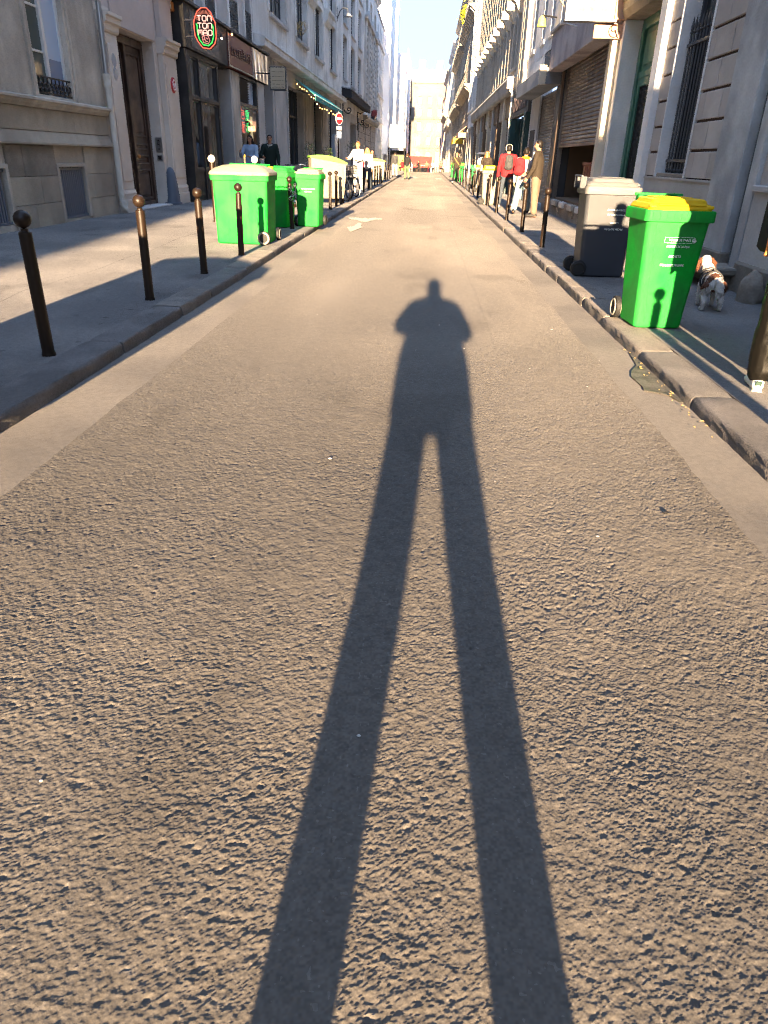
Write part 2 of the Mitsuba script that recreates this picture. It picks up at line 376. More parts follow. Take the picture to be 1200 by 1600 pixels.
road.add(*grid_mesh(X, Y, Z, 0))
for yy in (np.arange(-60, .5, .42)[:144], np.concatenate([np.arange(9.2, 30, .4), np.arange(30, 200.1, 2.5)])):
    yy = np.append(yy[yy < .42], .42) if yy[0] < 0 else yy
    u = np.linspace(0, 1, 17); L, R_ = edgeL(yy), edgeR(yy)
    X = L[None]+u[:, None]*(R_-L)[None]; Y = np.repeat(yy[None], 17, 0)
    Z = ROADZ+.006+gz(Y)+.010*(n2(X.ravel(), Y.ravel(), 1.3, 8, 2).reshape(X.shape)-.5)
    road.add(*grid_mesh(X, Y, Z, 0))
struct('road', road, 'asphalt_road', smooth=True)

for nm, x0, x1 in (('gutter', KL-.02, GL+.10), ('gutter', GR-.10, KR+.06)):
    xs = np.linspace(x0, x1, 13); ys = np.concatenate([np.arange(-60, 2, .5), np.arange(2, 9, .045), np.arange(9, 30, .3), np.arange(30, 200.1, 2.5)])
    X, Y = np.meshgrid(xs, ys, indexing='ij')
    Z = ROADZ+gz(Y)+.006*(n2(X.ravel(), Y.ravel(), 5, 31, 3).reshape(X.shape)-.5)-.004
    struct(nm, grid_mesh(X, Y, Z), 'gutter_concrete', smooth=True)

# ---- pavements with kerb stones, each stone a piece
def kerb_stone(face, y0, y1, side, top, seed, wide=.29):
    """side +1: pavement lies to the right of the face"""
    r = np.random.default_rng(seed)
    g = .008 if y0 < 12 else .006
    y0, y1 = y0+g, y1-g
    n = max(3, int((y1-y0)/.09)) if y0 < 12 else 4
    ys = np.linspace(y0, y1, n+1)
    b = .008+.009*r.random()
    prof = [(-.004, -.06), (.0, .03), (.002, top-ROADZ-2.2*b), (.25*b+.004, top-ROADZ-.7*b), (b+.004, top-ROADZ-.05*b), (2.2*b+.006, top-ROADZ), (wide*.6, top-ROADZ+.002), (wide-.012, top-ROADZ), (wide-.004, top-ROADZ-.012), (wide-.004, -.06)]
    V = []
    for j, y in enumerate(ys):
        end = .010 if j in (0, n) else 0.0
        for k, (px, pz) in enumerate(prof):
            a = r.normal(0, .0035 if k in (1, 2, 3) else .0022) if y0 < 12 else r.normal(0, .001)
            xx = face+side*(px+(end if k in (1, 2, 3, 4) else 0)+a)
            V.append([xx, y, ROADZ+float(gz(y))+pz-(end*.8 if 2 < k < 8 else 0)+(a*.6 if 2 < k < 8 else 0)])
    m = len(prof); F = []
    for j in range(n):
        for k in range(m-1):
            q = [j*m+k, j*m+k+1, (j+1)*m+k+1, (j+1)*m+k]
            F.append(q if side > 0 else q[::-1])
    V, F = np.array(V), F
    mb = MB(); mb.add(V, F)
    for j in (0, n):
        c = len(V); fan = [[j*m+k, j*m+k+1, j*m+m-1] for k in range(m-2)]
        if (j == 0) == (side > 0): fan = [f[::-1] for f in fan]
        mb.add(V, fan)
    return mb
for k, c, c2 in (('granite_warm', (.185, .167, .148), (.13, .118, .106)), ('granite_dark', (.145, .135, .13), (.10, .094, .09))):
    mott(k, c, c2, 3.0, 55, .28, .85, .004, 85)

WALL_L, WALL_R = -7.05, 3.80
def pavement(name, x0, x1):
    xs = np.linspace(x0, x1, 24); ys = np.concatenate([np.arange(-60, 3, 1.0), np.arange(3, 16, .12), np.arange(16, 40, .5), np.arange(40, 200.1, 2.5)])
    X, Y = np.meshgrid(xs, ys, indexing='ij')
    Z = PAVZ+gz(Y)+.010*(n2(X.ravel(), Y.ravel(), 1.1, 41, 3).reshape(X.shape)-.5)-.005
    return struct(name, grid_mesh(X, Y, Z), 'asphalt_pave', smooth=True)
pl = pavement('left_pavement', WALL_L-.9, KL-.262)
pr = pavement('right_pavement', KR+.262, WALL_R+1.2)
rs = random.Random(5)
first_L = [-8, -6.4, -4.8, -3.1, -1.4, .3, 2.0, 3.53, 5.31, 6.76, 7.79, 9.5, 11.32, 12.83, 14.37]
first_R = [-8, -6.6, -5.0, -3.6, -2.0, -.6, .6, 1.9, 3.29, 4.52, 5.75, 7.11, 8.1, 8.9, 9.8, 10.71, 11.43, 12.2, 12.88, 13.92, 15.34]
for par, face, side, ys in ((pl, KL, -1, first_L), (pr, KR, 1, first_R)):
    ys = list(ys)
    while ys[-1] < 88: ys.append(ys[-1]+rs.uniform(1.0, 1.7))
    for i in range(len(ys)-1):
        top = PAVZ+rs.uniform(-.004, .006)
        if side > 0 and 2.5 < ys[i] < 6.5: top -= .008
        part(par, 'kerb_stone', kerb_stone(face+rs.uniform(-.008, .008), ys[i], ys[i+1], side, top, i+100*(side > 0), .285), ('granite', 'granite_warm', 'granite_dark')[rs.randrange(3)], smooth=38)
    far = MB()
    for y in np.arange(ys[-1], 198, 2.0):
        far.tm(trimesh.Trimesh(*kerb_stone(face, y, y+2.0, side, PAVZ, 5, .285).mesh(), process=False))
    part(par, 'far_kerb', far, 'granite', kind='stuff')
# a patched edge strip behind the left kerb stones and a thin cut line
# painted bicycle arrow, worn
k = .9655
paint = MB()
for P in ([(-1.98, 20.04), (-1.8, 20.22), (-1.6, 19.9), (-1.57, 20.23), (-1.4, 19.85), (-1.29, 19.6), (-1.44, 18.87), (-1.57, 19.08), (-1.73, 19.55), (-1.86, 19.6)], [(-1.43, 20.14), (-1.3, 20.35), (-1.1, 20.14), (-1.09, 19.85), (-1.35, 19.65)], [(-1.73, 17.28), (-1.6, 17.56), (-1.58, 18.54), (-1.51, 18.45), (-1.46, 17.62), (-1.38, 17.42), (-1.46, 16.94), (-1.55, 16.23)]):
    paint.prism(Polygon([(a*k, b*k) for a, b in P]).buffer(.03).buffer(-.02), .004, o=(0, 0, ROADZ+.014))
tag = lambda key, label, cat, group=None: labels.__setitem__(key, {'label': label, 'category': cat, **({'group': group} if group else {})})
tag(put(uniq('bicycle_marking'), paint, 'paint_line'), 'worn white painted bicycle arrow on the road near the left kerb', 'road marking')
dash = MB()
for x0, x1, y0, y1 in ((-1.5, -.7, 64.5, 68), (.85, 1.35, 62, 65)):
    dash.prism(sbox(x0, y0, x1, y1), .004, o=(0, 0, ROADZ+.014))
tag(put(uniq('far_marking'), dash, 'paint_line'), 'faint white painted bars across the far end of the road', 'road marking')
# damp stain and leaf litter by the right kerb
stain = Polygon([(1.775, 5.95), (1.73, 5.54), (1.64, 5.36), (1.60, 5.2), (1.615, 4.95), (1.60, 4.86), (1.68, 4.82), (1.74, 4.76), (1.775, 4.62)]).buffer(.03).buffer(-.02)
mott('damp_grit', (.062, .058, .046), (.115, .104, .088), 11, 60, .3, .6, .003, 120)
tag(put(uniq('damp_patch'), MB().prism(stain, .004, o=(0, 0, ROADZ+.003)), 'damp_grit'), 'dark damp greenish patch in the gutter below the green bin', 'stain')
lit = MB(); r = np.random.default_rng(3)
for i in range(30):
    y = r.uniform(3.9, 6.1); x = 1.765-abs(r.normal(0, .035)); a = r.uniform(0, 6.3); s = r.uniform(.006, .019)
    c, q = math.cos(a)*s, math.sin(a)*s
    z = ROADZ+.012+r.uniform(0, .01)
    lit.add([[x+c, y+q, z], [x-q*.5, y+c*.5, z+.006], [x-c, y-q, z+.002], [x+q*.5, y-c*.5, z+.007]], [[0, 1, 2, 3]])
struct('leaf_litter', lit, 'leaf_dry', label='dry yellow leaf bits along the right kerb', kind='stuff')
grit = MB()
for i in range(14):
    y = r.uniform(1.2, 9.5); x = r.uniform(-2.2, 1.7); s = r.uniform(.002, .006)*(1+y*.12); z = ROADZ+.008
    grit.sphere((x, y, z), (s, s*r.uniform(.5, 1), s*.4), 3)
struct('road_grit', grit, 'litter_white', label='pale specks of grit on the asphalt', kind='stuff')
# ================================================================ BUILDINGS
class Fac:
    """a facade plane x = X; u runs up the street, w out towards the street, z up"""
    def __init__(s, X, side): s.X, s.side = X, side
    def x(s, w): return s.X+s.side*w
    def box(s, mb, u0, u1, w0, w1, z0, z1, c=0.0): return mb.box(s.x(w0), s.x(w1), u0, u1, z0, z1, c)
    def panel(s, mb, u0, u1, z0, z1, holes=(), depth=.35, w=0.0):
        P = Polygon([(u0, z0), (u1, z0), (u1, z1), (u0, z1)])
        for h in holes: P = P.difference(sbox(h[0], h[2], h[1], h[3]))
        return mb.prism(P, depth, o=(s.x(w-depth), 0, 0), e1=(0, 1, 0), e2=(0, 0, 1), e3=(s.side, 0, 0))
    def poly(s, mb, P, w0, w1):
        return mb.prism(P, w1-w0, o=(s.x(w0), 0, 0), e1=(0, 1, 0), e2=(0, 0, 1), e3=(s.side, 0, 0))
    def mould(s, mb, u0, u1, prof):
        """horizontal moulding: prof = [(w, z), ...] outline from top back round to bottom back"""
        return mb.prism(Polygon([(p[0], p[1]) for p in prof]), u1-u0, o=(s.X, u0, 0), e1=(s.side, 0, 0), e2=(0, 0, 1), e3=(0, 1, 0))

def window(f, par, u0, u1, z0, z1, rec=.22, frame='frame_white', pane='pane_dark', nu=2, nz=3, sill=None, rail=None, bar=.045, surround=None, curtain=False, near=False):
    k = part(par, 'window', (lambda m: (f.box(m, u0, u0+bar*1.3, -rec-.05, -rec+.012, z0, z1), f.box(m, u1-bar*1.3, u1, -rec-.05, -rec+.012, z0, z1), f.box(m, u0+bar*1.3, u1-bar*1.3, -rec-.05, -rec+.010, z1-bar*1.2, z1), f.box(m, u0+bar*1.3, u1-bar*1.3, -rec-.05, -rec+.010, z0, z0+bar*1.6),
             [f.box(m, u0+(u1-u0)*i/nu-bar/2, u0+(u1-u0)*i/nu+bar/2, -rec-.045, -rec+.006, z0+bar*1.6, z1-bar*1.2) for i in range(1, nu)],
             [f.box(m, u0+bar*1.3, u1-bar*1.3, -rec-.04, -rec+.003, z0+(z1-z0)*i/nz-bar*.35, z0+(z1-z0)*i/nz+bar*.35) for i in range(1, nz)], m)[-1])(MB()), frame)
    m = MB(); f.box(m, u0, u1, -rec-.06, -rec-.03, z0, z1); part(k, 'pane', m, pane)
    if sill:
        m = MB(); f.box(m, u0-.12, u1+.12, -rec+.02, sill, z0-.16, z0-.01, .012); part(k, 'sill', m, surround or 'stone_white')
    if rail:
        m = MB()
        f.box(m, u0, u1, .01, .045, z0+rail-.04, z0+rail); f.box(m, u0, u1, .01, .045, z0+.06, z0+.09)
        n = max(4, int((u1-u0)/.13))
        for i in range(n+1):
            a = u0+.012+(u1-u0-.024)*i/n
            f.box(m, a-.009, a+.009, .018, .036, z0+.09, z0+rail-.04)
            if i < n:
                b = (u1-u0)/n
                m.torus((f.x(.027), a+b/2, z0+rail*.5), b*.42, .008, (1, 0, 0), 10, 4)
        part(k, 'railing', m, 'iron_black')
    return k
def openings(cols, floors):
    return [(a, b, c, d) for (a, b) in cols for (c, d) in floors]
L7 = Fac(WALL_L, 1)
R8 = Fac(WALL_R, -1)
# ---------------------------------------------------------------- left 1: beige stone house with the two cellar grilles
A = thing('stone_house', 'beige stone house with barred cellar openings at the left edge, before the portal', 'building')
u0, u1 = -9.0, 17.40
gr = [(14.74, 15.86, PAVZ-.0+.04, 1.12), (11.70, 12.80, .24, 1.12), (8.7, 9.8, .2, 1.12)]
win = [(14.42, 15.84, 2.32, 4.9), (10.0, 11.42, 2.32, 4.9), (5.6, 7.02, 2.32, 4.9), (1.2, 2.62, 2.32, 4.9), (-3.2, -1.8, 2.32, 4.9)]
up = [(a, b, c, d) for (a, b, _, _) in win for (c, d) in ((6.6, 8.9), (9.9, 12.2), (13.1, 15.2))]
# plinth of ashlar blocks, each a piece; wall above
wall = MB(); L7.panel(wall, u0, u1, 2.27, 17.5, win+up, .4, 0)
L7.panel(wall, u0, u1, -.3, 2.27, [g for g in gr], .36, -.035)
kw = part(A, 'wall', wall, 'stone_beige')
rs = random.Random(2)
def ashlar(par, f, u0, u1, z0, z1, avoid, w, lens, mats, joint=.007, shift=.0, c=.006, thick=.03):
    u = u0; i = 0
    while u < u1-.05:
        e = min(u1, u+rs.uniform(*lens))
        if u1-e < .25: e = u1
        segs = [(u, e)]
        for (a, b, c0, d0) in avoid:
            if c0 < z1-.02 and d0 > z0+.02:
                n = []
                for (s0, s1) in segs:
                    if s1 <= a or s0 >= b: n.append((s0, s1))
                    else:
                        if s0 < a-.06: n.append((s0, a))
                        if s1 > b+.06: n.append((b, s1))
                segs = n
        for (s0, s1) in segs:
            m = MB(); p = rs.uniform(0, .004)
            f.box(m, s0+joint/2, s1-joint/2, w-thick, w+p, z0+joint/2, z1-joint/2, c)
            part(par, 'stone', m, mats[rs.randrange(len(mats))])
        u = e; i += 1
mott('ashlar_a', (.36, .31, .25), (.25, .215, .175), 1.3, 10, .10, .88, .004, 40, streak=.35)
mott('ashlar_b', (.40, .345, .27), (.28, .24, .19), 1.3, 10, .10, .88, .004, 40, streak=.35)
AV = [(g[0]-.09, g[1]+.09, g[2]-.2, g[3]+.09) for g in gr]
for z0, z1 in ((.10, .52), (.52, .98), (.98, 1.49)):
    ashlar(kw, L7, 11.2, u1-.02, z0, z1, AV, 0.0, (.9, 1.5), ('ashlar_a', 'ashlar_b', 'stone_dirty'), thick=.033)
ashlar(kw, L7, 11.2, u1-.02, 1.72, 2.09, [], 0.0, (1.0, 1.9), ('ashlar_a', 'ashlar_b'), thick=.033)
# bevelled plinth course, each stone a piece
u = 11.2
while u < u1-.1:
    e = min(u1-.02, u+rs.uniform(.85, 1.6)); m = MB()
    L7.mould(m, u+.004, e-.004, [(-.03, 1.715), (.008, 1.712), (.085, 1.535), (.085, 1.505), (.07, 1.495), (-.03, 1.495)])
    part(kw, 'plinth_course_stone', m, ('ashlar_a', 'ashlar_b')[rs.randrange(2)]); u = e
# string course under the window
m = MB(); L7.mould(m, u0, u1, [(-.03, 2.27), (.10, 2.262), (.135, 2.245), (.135, 2.205), (.105, 2.195), (.085, 2.15), (.05, 2.12), (.03, 2.095), (-.03, 2.095)])
part(A, 'string_course', m, 'stone_beige')
for zz in (6.0, 12.6):
    m = MB(); L7.mould(m, u0, u1, [(-.03, zz+.3), (.2, zz+.28), (.2, zz+.2), (.1, zz+.15), (.05, zz), (-.03, zz)]); part(A, 'string_course', m, 'stone_beige')
m = MB(); L7.mould(m, u0, u1, [(-.3, 17.9), (.45, 17.85), (.45, 17.7), (.2, 17.55), (.1, 17.4), (-.3, 17.4)]); part(A, 'cornice', m, 'stone_beige')
for i, g in enumerate(gr):
    if i > 1: continue
    m = MB()
    for s in range(int((g[1]-g[0]-.04)/.083)):
        a = g[0]+.055+s*.083
        L7.box(m, a-.022, a+.022, -.075, -.045, g[2]+.02, g[3]-.02)
    for z in (g[2]+.01, g[3]-.05): L7.box(m, g[0], g[1], -.08, -.04, z, z+.04)
    k = part(A, 'cellar_grille', m, 'blue_grey')
    m = MB(); L7.box(m, g[0]-.02, g[1]+.02, -.16, -.12, g[2]-.02, g[3]+.02); part(k, 'backing', m, 'iron_black')
    m = MB()
    for a, b, c, d in ((g[0]-.09, g[0], g[2], g[3]+.07), (g[1], g[1]+.09, g[2], g[3]+.07), (g[0], g[1], g[3], g[3]+.07)): L7.box(m, a, b, -.10, .012, c, d, .006)
    part(k, 'surround', m, 'stone_beige')
for i, (a, b, c, d) in enumerate(win):
    if i > 2: continue
    k = part(A, 'window', (lambda m: (L7.box(m, a, a+.07, -.145, -.075, c, d), L7.box(m, b-.07, b, -.145, -.075, c, d), L7.box(m, a+.07, b-.07, -.145, -.085, d-.08, d), L7.box(m, (a+b)/2-.055, (a+b)/2+.045, -.137, -.07, c, d), [L7.box(m, a+.07, (a+b)/2-.055, -.135, -.095, z-.018, z+.018) for z in (3.02, 3.72, 4.4)], m)[-1])(MB()), 'frame_white')
    for p, q, w in ((a-.19, a-.11, .045), (a-.11, a, .02), (b, b+.11, .02), (b+.11, b+.19, .045)): m = MB(); L7.box(m, p, q, -.06, w, 2.27, d+.15, .006); part(k, 'surround', m, 'stone_beige')
    m = MB(); L7.box(m, a+.05, (a+b)/2, -.137, -.12, c, d); part(k, 'pane', m, 'pane_green')
    m = MB(); L7.box(m, (a+b)/2+.045, b-.06, -.137, -.11, c+.62, d-.06); part(k, 'blue_pane', m, 'pane_pale_blue')  # right leaf coloured pale blue above, deeper blue below
    m = MB(); L7.box(m, (a+b)/2+.045, b-.06, -.137, -.111, c, c+.62); part(k, 'blue_pane', m, 'pane_deep_blue')
    m = MB()
    for z in (c+.02, c+.28): L7.box(m, a, b, -.045, -.015, z, z+.025)
    n = 9
    for j in range(n):
        uu = a+(j+.5)*(b-a)/n
        m.torus((L7.x(-.03), uu, c+.15), .055, .016, (1, 0, 0), 12, 5); m.torus((L7.x(-.03), uu+(b-a)/n/2, c+.15), .03, .014, (1, 0, 0), 10, 5)
        L7.box(m, uu-.07, uu-.058, -.04, -.02, c+.04, c+.28)
    part(k, 'iron_guard', m, 'iron_black')
for (a, b, c, d) in up: window(L7, A, a, b, c, d, .25, nz=3)
# mansard house far behind the camera: its roof throws the edge of shade along the left wall
BH = thing('mansard_house', 'stone house with a steep mansard roof down the street behind the viewer', 'building')
m = MB(); m.box(-16, -5.8, -60, -40, -.5, 9.0); part(BH, 'wall', m, 'stone_beige')
m = MB(); m.prism([(-16, 9.0), (-5.62, 9.0), (-6.95, 12.0), (-8.2, 13.2), (-16, 13.6)], 20.0, o=(0, -60, 0), e1=(1, 0, 0), e2=(0, 0, 1), e3=(0, 1, 0)); part(BH, 'roof', m, 'zinc')

for y0_, z0_ in ((-13.0, 6.9),):  # bay added out of view to shade the left pavement and signs
    m = MB(); m.box(-7.0, -4.62, y0_, y0_+4.4, z0_, z0_+5.2, .05); ok = part(A, 'shade_bay', m, 'stone_beige')
    m = MB(); m.box(-6.9, -4.60, y0_+.5, y0_+3.9, z0_+1.2, z0_+2.6); m.box(-6.9, -4.60, y0_+.5, y0_+3.9, z0_+3.4, z0_+4.6); part(ok, 'window', m, 'pane_dark', kind='stuff')
# ---------------------------------------------------------------- downpipe on the party line
D = thing('downpipe', 'rain downpipe, zinc above and cream cast iron below, left of the wooden door', 'downpipe')
px = WALL_L+.10; py = 17.40
m = MB(); m.cyl((px, py+.03, 2.86), (px, py+.22, 12), .058, n=14); part(D, 'zinc_pipe', m, 'pipe_zinc', 40)
m = MB(); m.lathe([(.0, 2.90), (.085, 2.90), (.085, 2.84), (.07, 2.80), (.07, 2.73), (.078, 2.72), (.078, 2.66), (.062, 2.64), (.062, .62), (.075, .60), (.075, .52), (.062, .50), (.062, .40)], (px, py, 0), 16); part(D, 'cast_pipe', m, 'pipe_cream', 40)
m = MB(); m.tube([(px, py, .42), (px+.01, py, .33), (px+.05, py, .26), (px+.09, py, .22)], [.062, .068, .066, .05], 12); m.torus((px+.075, py, .36), .06, .018, (1, -.3, 0), 14, 6); m.sphere((px+.08, py, .36), (.02, .05, .05), 6); m.cyl((px+.09, py, .24), (px+.11, py, .16), .05, .03, 10); part(D, 'spout', m, 'pipe_cream', 40)
for z in (1.6, 4.2): 
    m = MB(); m.torus((px, py+.02, z), .066, .010, (0, 0, 1), 14, 5); part(D, 'bracket', m, 'pipe_cream')

# ---------------------------------------------------------------- left 2: painted portal with the dark wooden double door
P = thing('portal_house', 'cream painted carriage portal house around the tall dark wooden door', 'building')
p0, p1, d0, d1, dz = 17.42, 22.42, 18.30, 20.95, 3.92
m = MB(); L7.panel(m, p0, p1, -.3, 4.2, [(d0, d1, -.2, dz)], .45, -.02); part(P, 'wall', m, 'portal_paint')
m = MB(); L7.panel(m, p0, p1, 4.2, 16.5, [(18.3, 19.6, 5.6, 8.0), (20.3, 21.6, 5.6, 8.0), (18.3, 19.6, 9.2, 11.4), (20.3, 21.6, 9.2, 11.4)], .45, -.025); L7.box(m, d0+.0, 21.1, -.025, .01, dz+.02, 4.6, .004); part(P, 'lintel_wall', m, 'portal_pink')
for a, b in ((18.3, 19.6), (20.3, 21.6)):
    for c, d in ((5.6, 8.0), (9.2, 11.4)): window(L7, P, a, b, c, d, .25)
for a, b, nm in ((17.52, 18.26, 'l'), (21.22, 22.30, 'r')):
    m = MB()
    w = .10 if nm == 'l' else .13
    L7.box(m, a, b, -.02, w, .62, 3.70, .012)
    L7.box(m, a+.1, b-.1, w, w+.018, .80, 3.5, .008)
    L7.box(m, a-.04, b+.04, -.02, w+.05, .10, .42, .012); L7.box(m, a-.02, b+.02, -.02, w+.03, .42, .54, .012); L7.mould(m, a, b, [(-.02, .62), (w+.01, .62), (w+.04, .54), (-.02, .54)])
    k = part(P, 'pilaster', m, 'portal_paint')
    m = MB()
    L7.mould(m, a-.03, b+.03, [(-.02, 4.06), (w+.16, 4.05), (w+.16, 3.99), (w+.11, 3.97), (w+.11, 3.88), (w+.06, 3.84), (w+.05, 3.74), (w+.02, 3.70), (-.02, 3.70)]); part(k, 'capital', m, 'portal_paint')
    if nm == 'r':
        m = MB(); L7.box(m, a+.08, b-.08, -.02, w-.01, 4.06, 5.1, .012); L7.mould(m, a, b, [(-.02, 5.35), (.42, 5.33), (.42, 5.22), (.2, 5.1), (w, 4.95), (w, 4.9), (-.02, 4.9)]); part(k, 'console', m, 'portal_pink')
# the doors
Dr = part(P, 'door', (lambda m: (L7.box(m, d0+.012, d0+.16, -.42, -.30, PAVZ, dz-.02, .01), L7.box(m, d1-.16, d1-.012, -.42, -.30, PAVZ, dz-.02, .01), L7.box(m, d0+.16, d1-.16, -.42, -.30, dz-.2, dz-.02, .01), m)[-1])(MB()), 'wood_dark', label='tall dark wooden double door with moulded panels')
mid = (d0+d1)/2
for a, b in ((d0+.16, mid-.02), (mid+.02, d1-.16)):
    m = MB(); L7.box(m, a, b, -.42, -.36, PAVZ+.02, dz-.2); lf = a; 
    for z0, z1 in ((.30, 1.02), (1.12, 1.36), (1.46, 1.62), (1.76, 3.58)):
        for q0, q1, y0, y1 in ((a+.12, b-.12, z0, z0+.05), (a+.12, b-.12, z1-.05, z1), (a+.12, a+.17, z0+.05, z1-.05), (b-.17, b-.12, z0+.05, z1-.05)):
            L7.box(m, q0, q1, -.36, -.315, y0, y1, .012)
        L7.box(m, a+.22, b-.22, -.36, -.338, z0+.1, z1-.1, .015)
    L7.box(m, a, b, -.36, -.31, PAVZ+.02, .26, .01)
    part(Dr, 'leaf', m, 'wood_dark')
m = MB(); L7.box(m, mid-.05, mid+.05, -.36, -.27, PAVZ+.05, dz-.2, .015); part(Dr, 'meeting_bar', m, 'wood_dark')
m = MB(); m.sphere((L7.x(-.25), mid+.12, 1.32), .045, 8); m.cyl((L7.x(-.34), mid+.12, 1.32), (L7.x(-.25), mid+.12, 1.32), .02, n=8); part(Dr, 'knob', m, 'leather_tan', True)
m = MB(); L7.box(m, d0-.1, d1+.1, -.5, .12, PAVZ-.1, PAVZ+.025, .01); part(P, 'threshold', m, 'stone_grey')
m = MB(); L7.box(m, d0-.3, d1+.3, -.8, -.47, -.1, 4.4); part(P, 'hall', m, 'room_dark')
# things fixed to the portal
t = thing('intercom', 'grey intercom panel on the cream door jamb', 'intercom')
m = MB(); m.box(L7.x(-.21), L7.x(.0)-.03, d1-.02, d1-.0, 1.42, 1.78, .006); part(t, 'plate', m, 'steel')
m = MB()
for j in range(4): m.box(L7.x(-.16), L7.x(-.09), d1-.026, d1-.018, 1.70-.035*j, 1.72-.035*j)
m.sphere((L7.x(-.12), d1-.02, 1.50), (.02, .01, .02), 6); part(t, 'buttons', m, 'iron_black')
t = thing('key_plate', 'small dark square plate below the intercom', 'plate'); m = MB(); m.box(L7.x(-.20), L7.x(-.05), d1-.018, d1-.002, 1.22, 1.36, .004); part(t, 'plate', m, 'steel'); m = MB(); m.box(L7.x(-.17), L7.x(-.08), d1-.024, d1-.016, 1.25, 1.33); part(t, 'cover', m, 'iron_black')
t = thing('corner_guard', 'blue grey cast iron wheel guard at the foot of the right door jamb', 'wheel guard')
m = MB(); m.lathe([(.21, 0), (.20, .12), (.17, .45), (.13, .75), (.09, .86), (.04, .92), (.0, .93)], (L7.x(.06), 21.12, PAVZ), 16); part(t, 'body', m, 'blue_grey', 40); m = MB(); m.lathe([(.24, 0), (.24, .05), (.2, .06)], (L7.x(.06), 21.12, PAVZ), 16); part(t, 'foot', m, 'blue_grey', 40)
t = thing('round_plaque', 'round red plaque with a white mark on the right portal pilaster', 'plaque')
m = MB(); m.lathe([(.0, .035), (.17, .03), (.19, 0)], (L7.x(.148), 21.78, 3.05), 20, axis=0); part(t, 'disc', m, 'sign_red', 40)
m = MB(); m.torus((L7.x(.185), 21.78, 3.05), .12, .012, (1, 0, 0), 20, 5); m.tube([(L7.x(.186), 21.70, 3.08), (L7.x(.188), 21.78, 2.99), (L7.x(.186), 21.85, 3.10)], .012, 5); part(t, 'emblem', m, 'sign_white')
t = thing('faded_stencil', 'faded grey round stencil marks on the left portal pilaster', 'stencil')
m = MB()
for zz in (3.20, 2.95): m.lathe([(.0, .004), (.125, .004), (.13, 0)], (L7.x(.118), 17.88, zz), 18, axis=0)
put(t, m, 'zinc')
# ---------------------------------------------------------------- left 3: the black restaurant front
S = thing('restaurant_house', 'grey plastered house over the black restaurant front with the red panel', 'building')
s0, s1 = 22.44, 33.0
SF = Fac(-6.75, 1)
cols = [(23.6, 24.75), (26.0, 27.15), (29.1, 30.3), (31.5, 32.5)]
m = MB(); L7.panel(m, s0, s1, 5.06, 16, openings(cols, ((5.3, 7.7), (8.7, 10.9), (11.9, 13.9))), .4, 0); part(S, 'wall', m, 'stone_grey')
for (a, b) in cols:
    for c, d in ((5.3, 7.7), (8.7, 10.9), (11.9, 13.9)): window(L7, S, a, b, c, d, .22, rail=.95 if c < 6 else None, nz=3)
    m = MB(); L7.box(m, a-.16, a-.02, 0, .05, 5.2, 7.9); L7.box(m, b+.02, b+.16, 0, .05, 5.2, 7.9); part(S, 'window_surround', m, 'stone_white', kind='stuff')
m = MB(); L7.mould(m, s0, s1, [(-.3, 16.4), (.4, 16.35), (.4, 16.2), (.1, 16), (-.3, 16)]); part(S, 'cornice', m, 'stone_grey')
# fascia
FR = Fac(-6.65, 1)
m = MB(); FR.box(m, 22.45, 26.98, -.42, 0, 4.0, 5.03, .01); part(S, 'fascia', m, 'shopfront_black')
m = MB(); FR.box(m, 22.95, 25.9, 0, .012, 4.06, 4.93, .004); part(S, 'fascia_panel', m, 'frame_dark')
m = MB(); FR.box(m, 22.2, 33.7, -.46, .08, 5.03, 5.11, .008); part(S, 'fascia_cap', m, 'shopfront_black')
k = part(S, 'red_panel', (lambda m: FR.box(m, 27.0, 30.6, -.3, .03, 4.02, 4.96, .01))(MB()), 'panel_redbrown', label='red brown sign panel with raised dark lettering')
m = MB(); FR.box(m, 27.0, 30.6, .03, .05, 4.02, 4.06); FR.box(m, 27.0, 27.04, .03, .05, 4.06, 4.96); FR.box(m, 30.56, 30.6, .03, .05, 4.06, 4.96); part(k, 'edge_trim', m, 'steel', kind='stuff')
r = random.Random(8); m = MB()
for i in range(9):      # worn raised strokes, too weathered to read
    u = 27.35+i*.34
    h = r.uniform(.18, .34)
    FR.box(m, u, u+.045, .03, .055, 4.38, 4.38+h, .006); FR.box(m, u+.12, u+.16, .03, .055, 4.36, 4.36+h*r.uniform(.7, 1.05), .006)
    z = 4.38+h*r.choice([.1, .5, .92]); FR.box(m, u+.045, u+.12, .032, .053, z-.02, z+.02, .006)
part(k, 'raised_strokes', m, 'letter_dark', kind='stuff')
# crumpled polished metal panel
us = np.linspace(30.66, 33.55, 90); zs_ = np.linspace(4.0, 4.98, 22)
U, Z = np.meshgrid(us, zs_, indexing='ij'); W = .05*(meshkit.fbm(np.stack([U*1.6, Z*.8, U*0], -1), 3, 4)-.5)+.012*np.sin(U*9+Z*1.3)
v = np.stack([-6.65+.02+W, U, Z], -1).reshape(-1, 3); i = np.arange(U.size).reshape(U.shape); f_ = np.stack([i[:-1, :-1], i[1:, :-1], i[1:, 1:], i[:-1, 1:]], -1).reshape(-1, 4)
mm = MB(); mm.add(v, f_); part(S, 'metal_panel', mm, 'mirror_steel', True, label='buckled shiny metal fascia panel')
m = MB(); FR.box(m, 30.62, 33.6, -.42, -.03, 4.0, 4.98); part(S, 'fascia_back', m, 'shopfront_black')
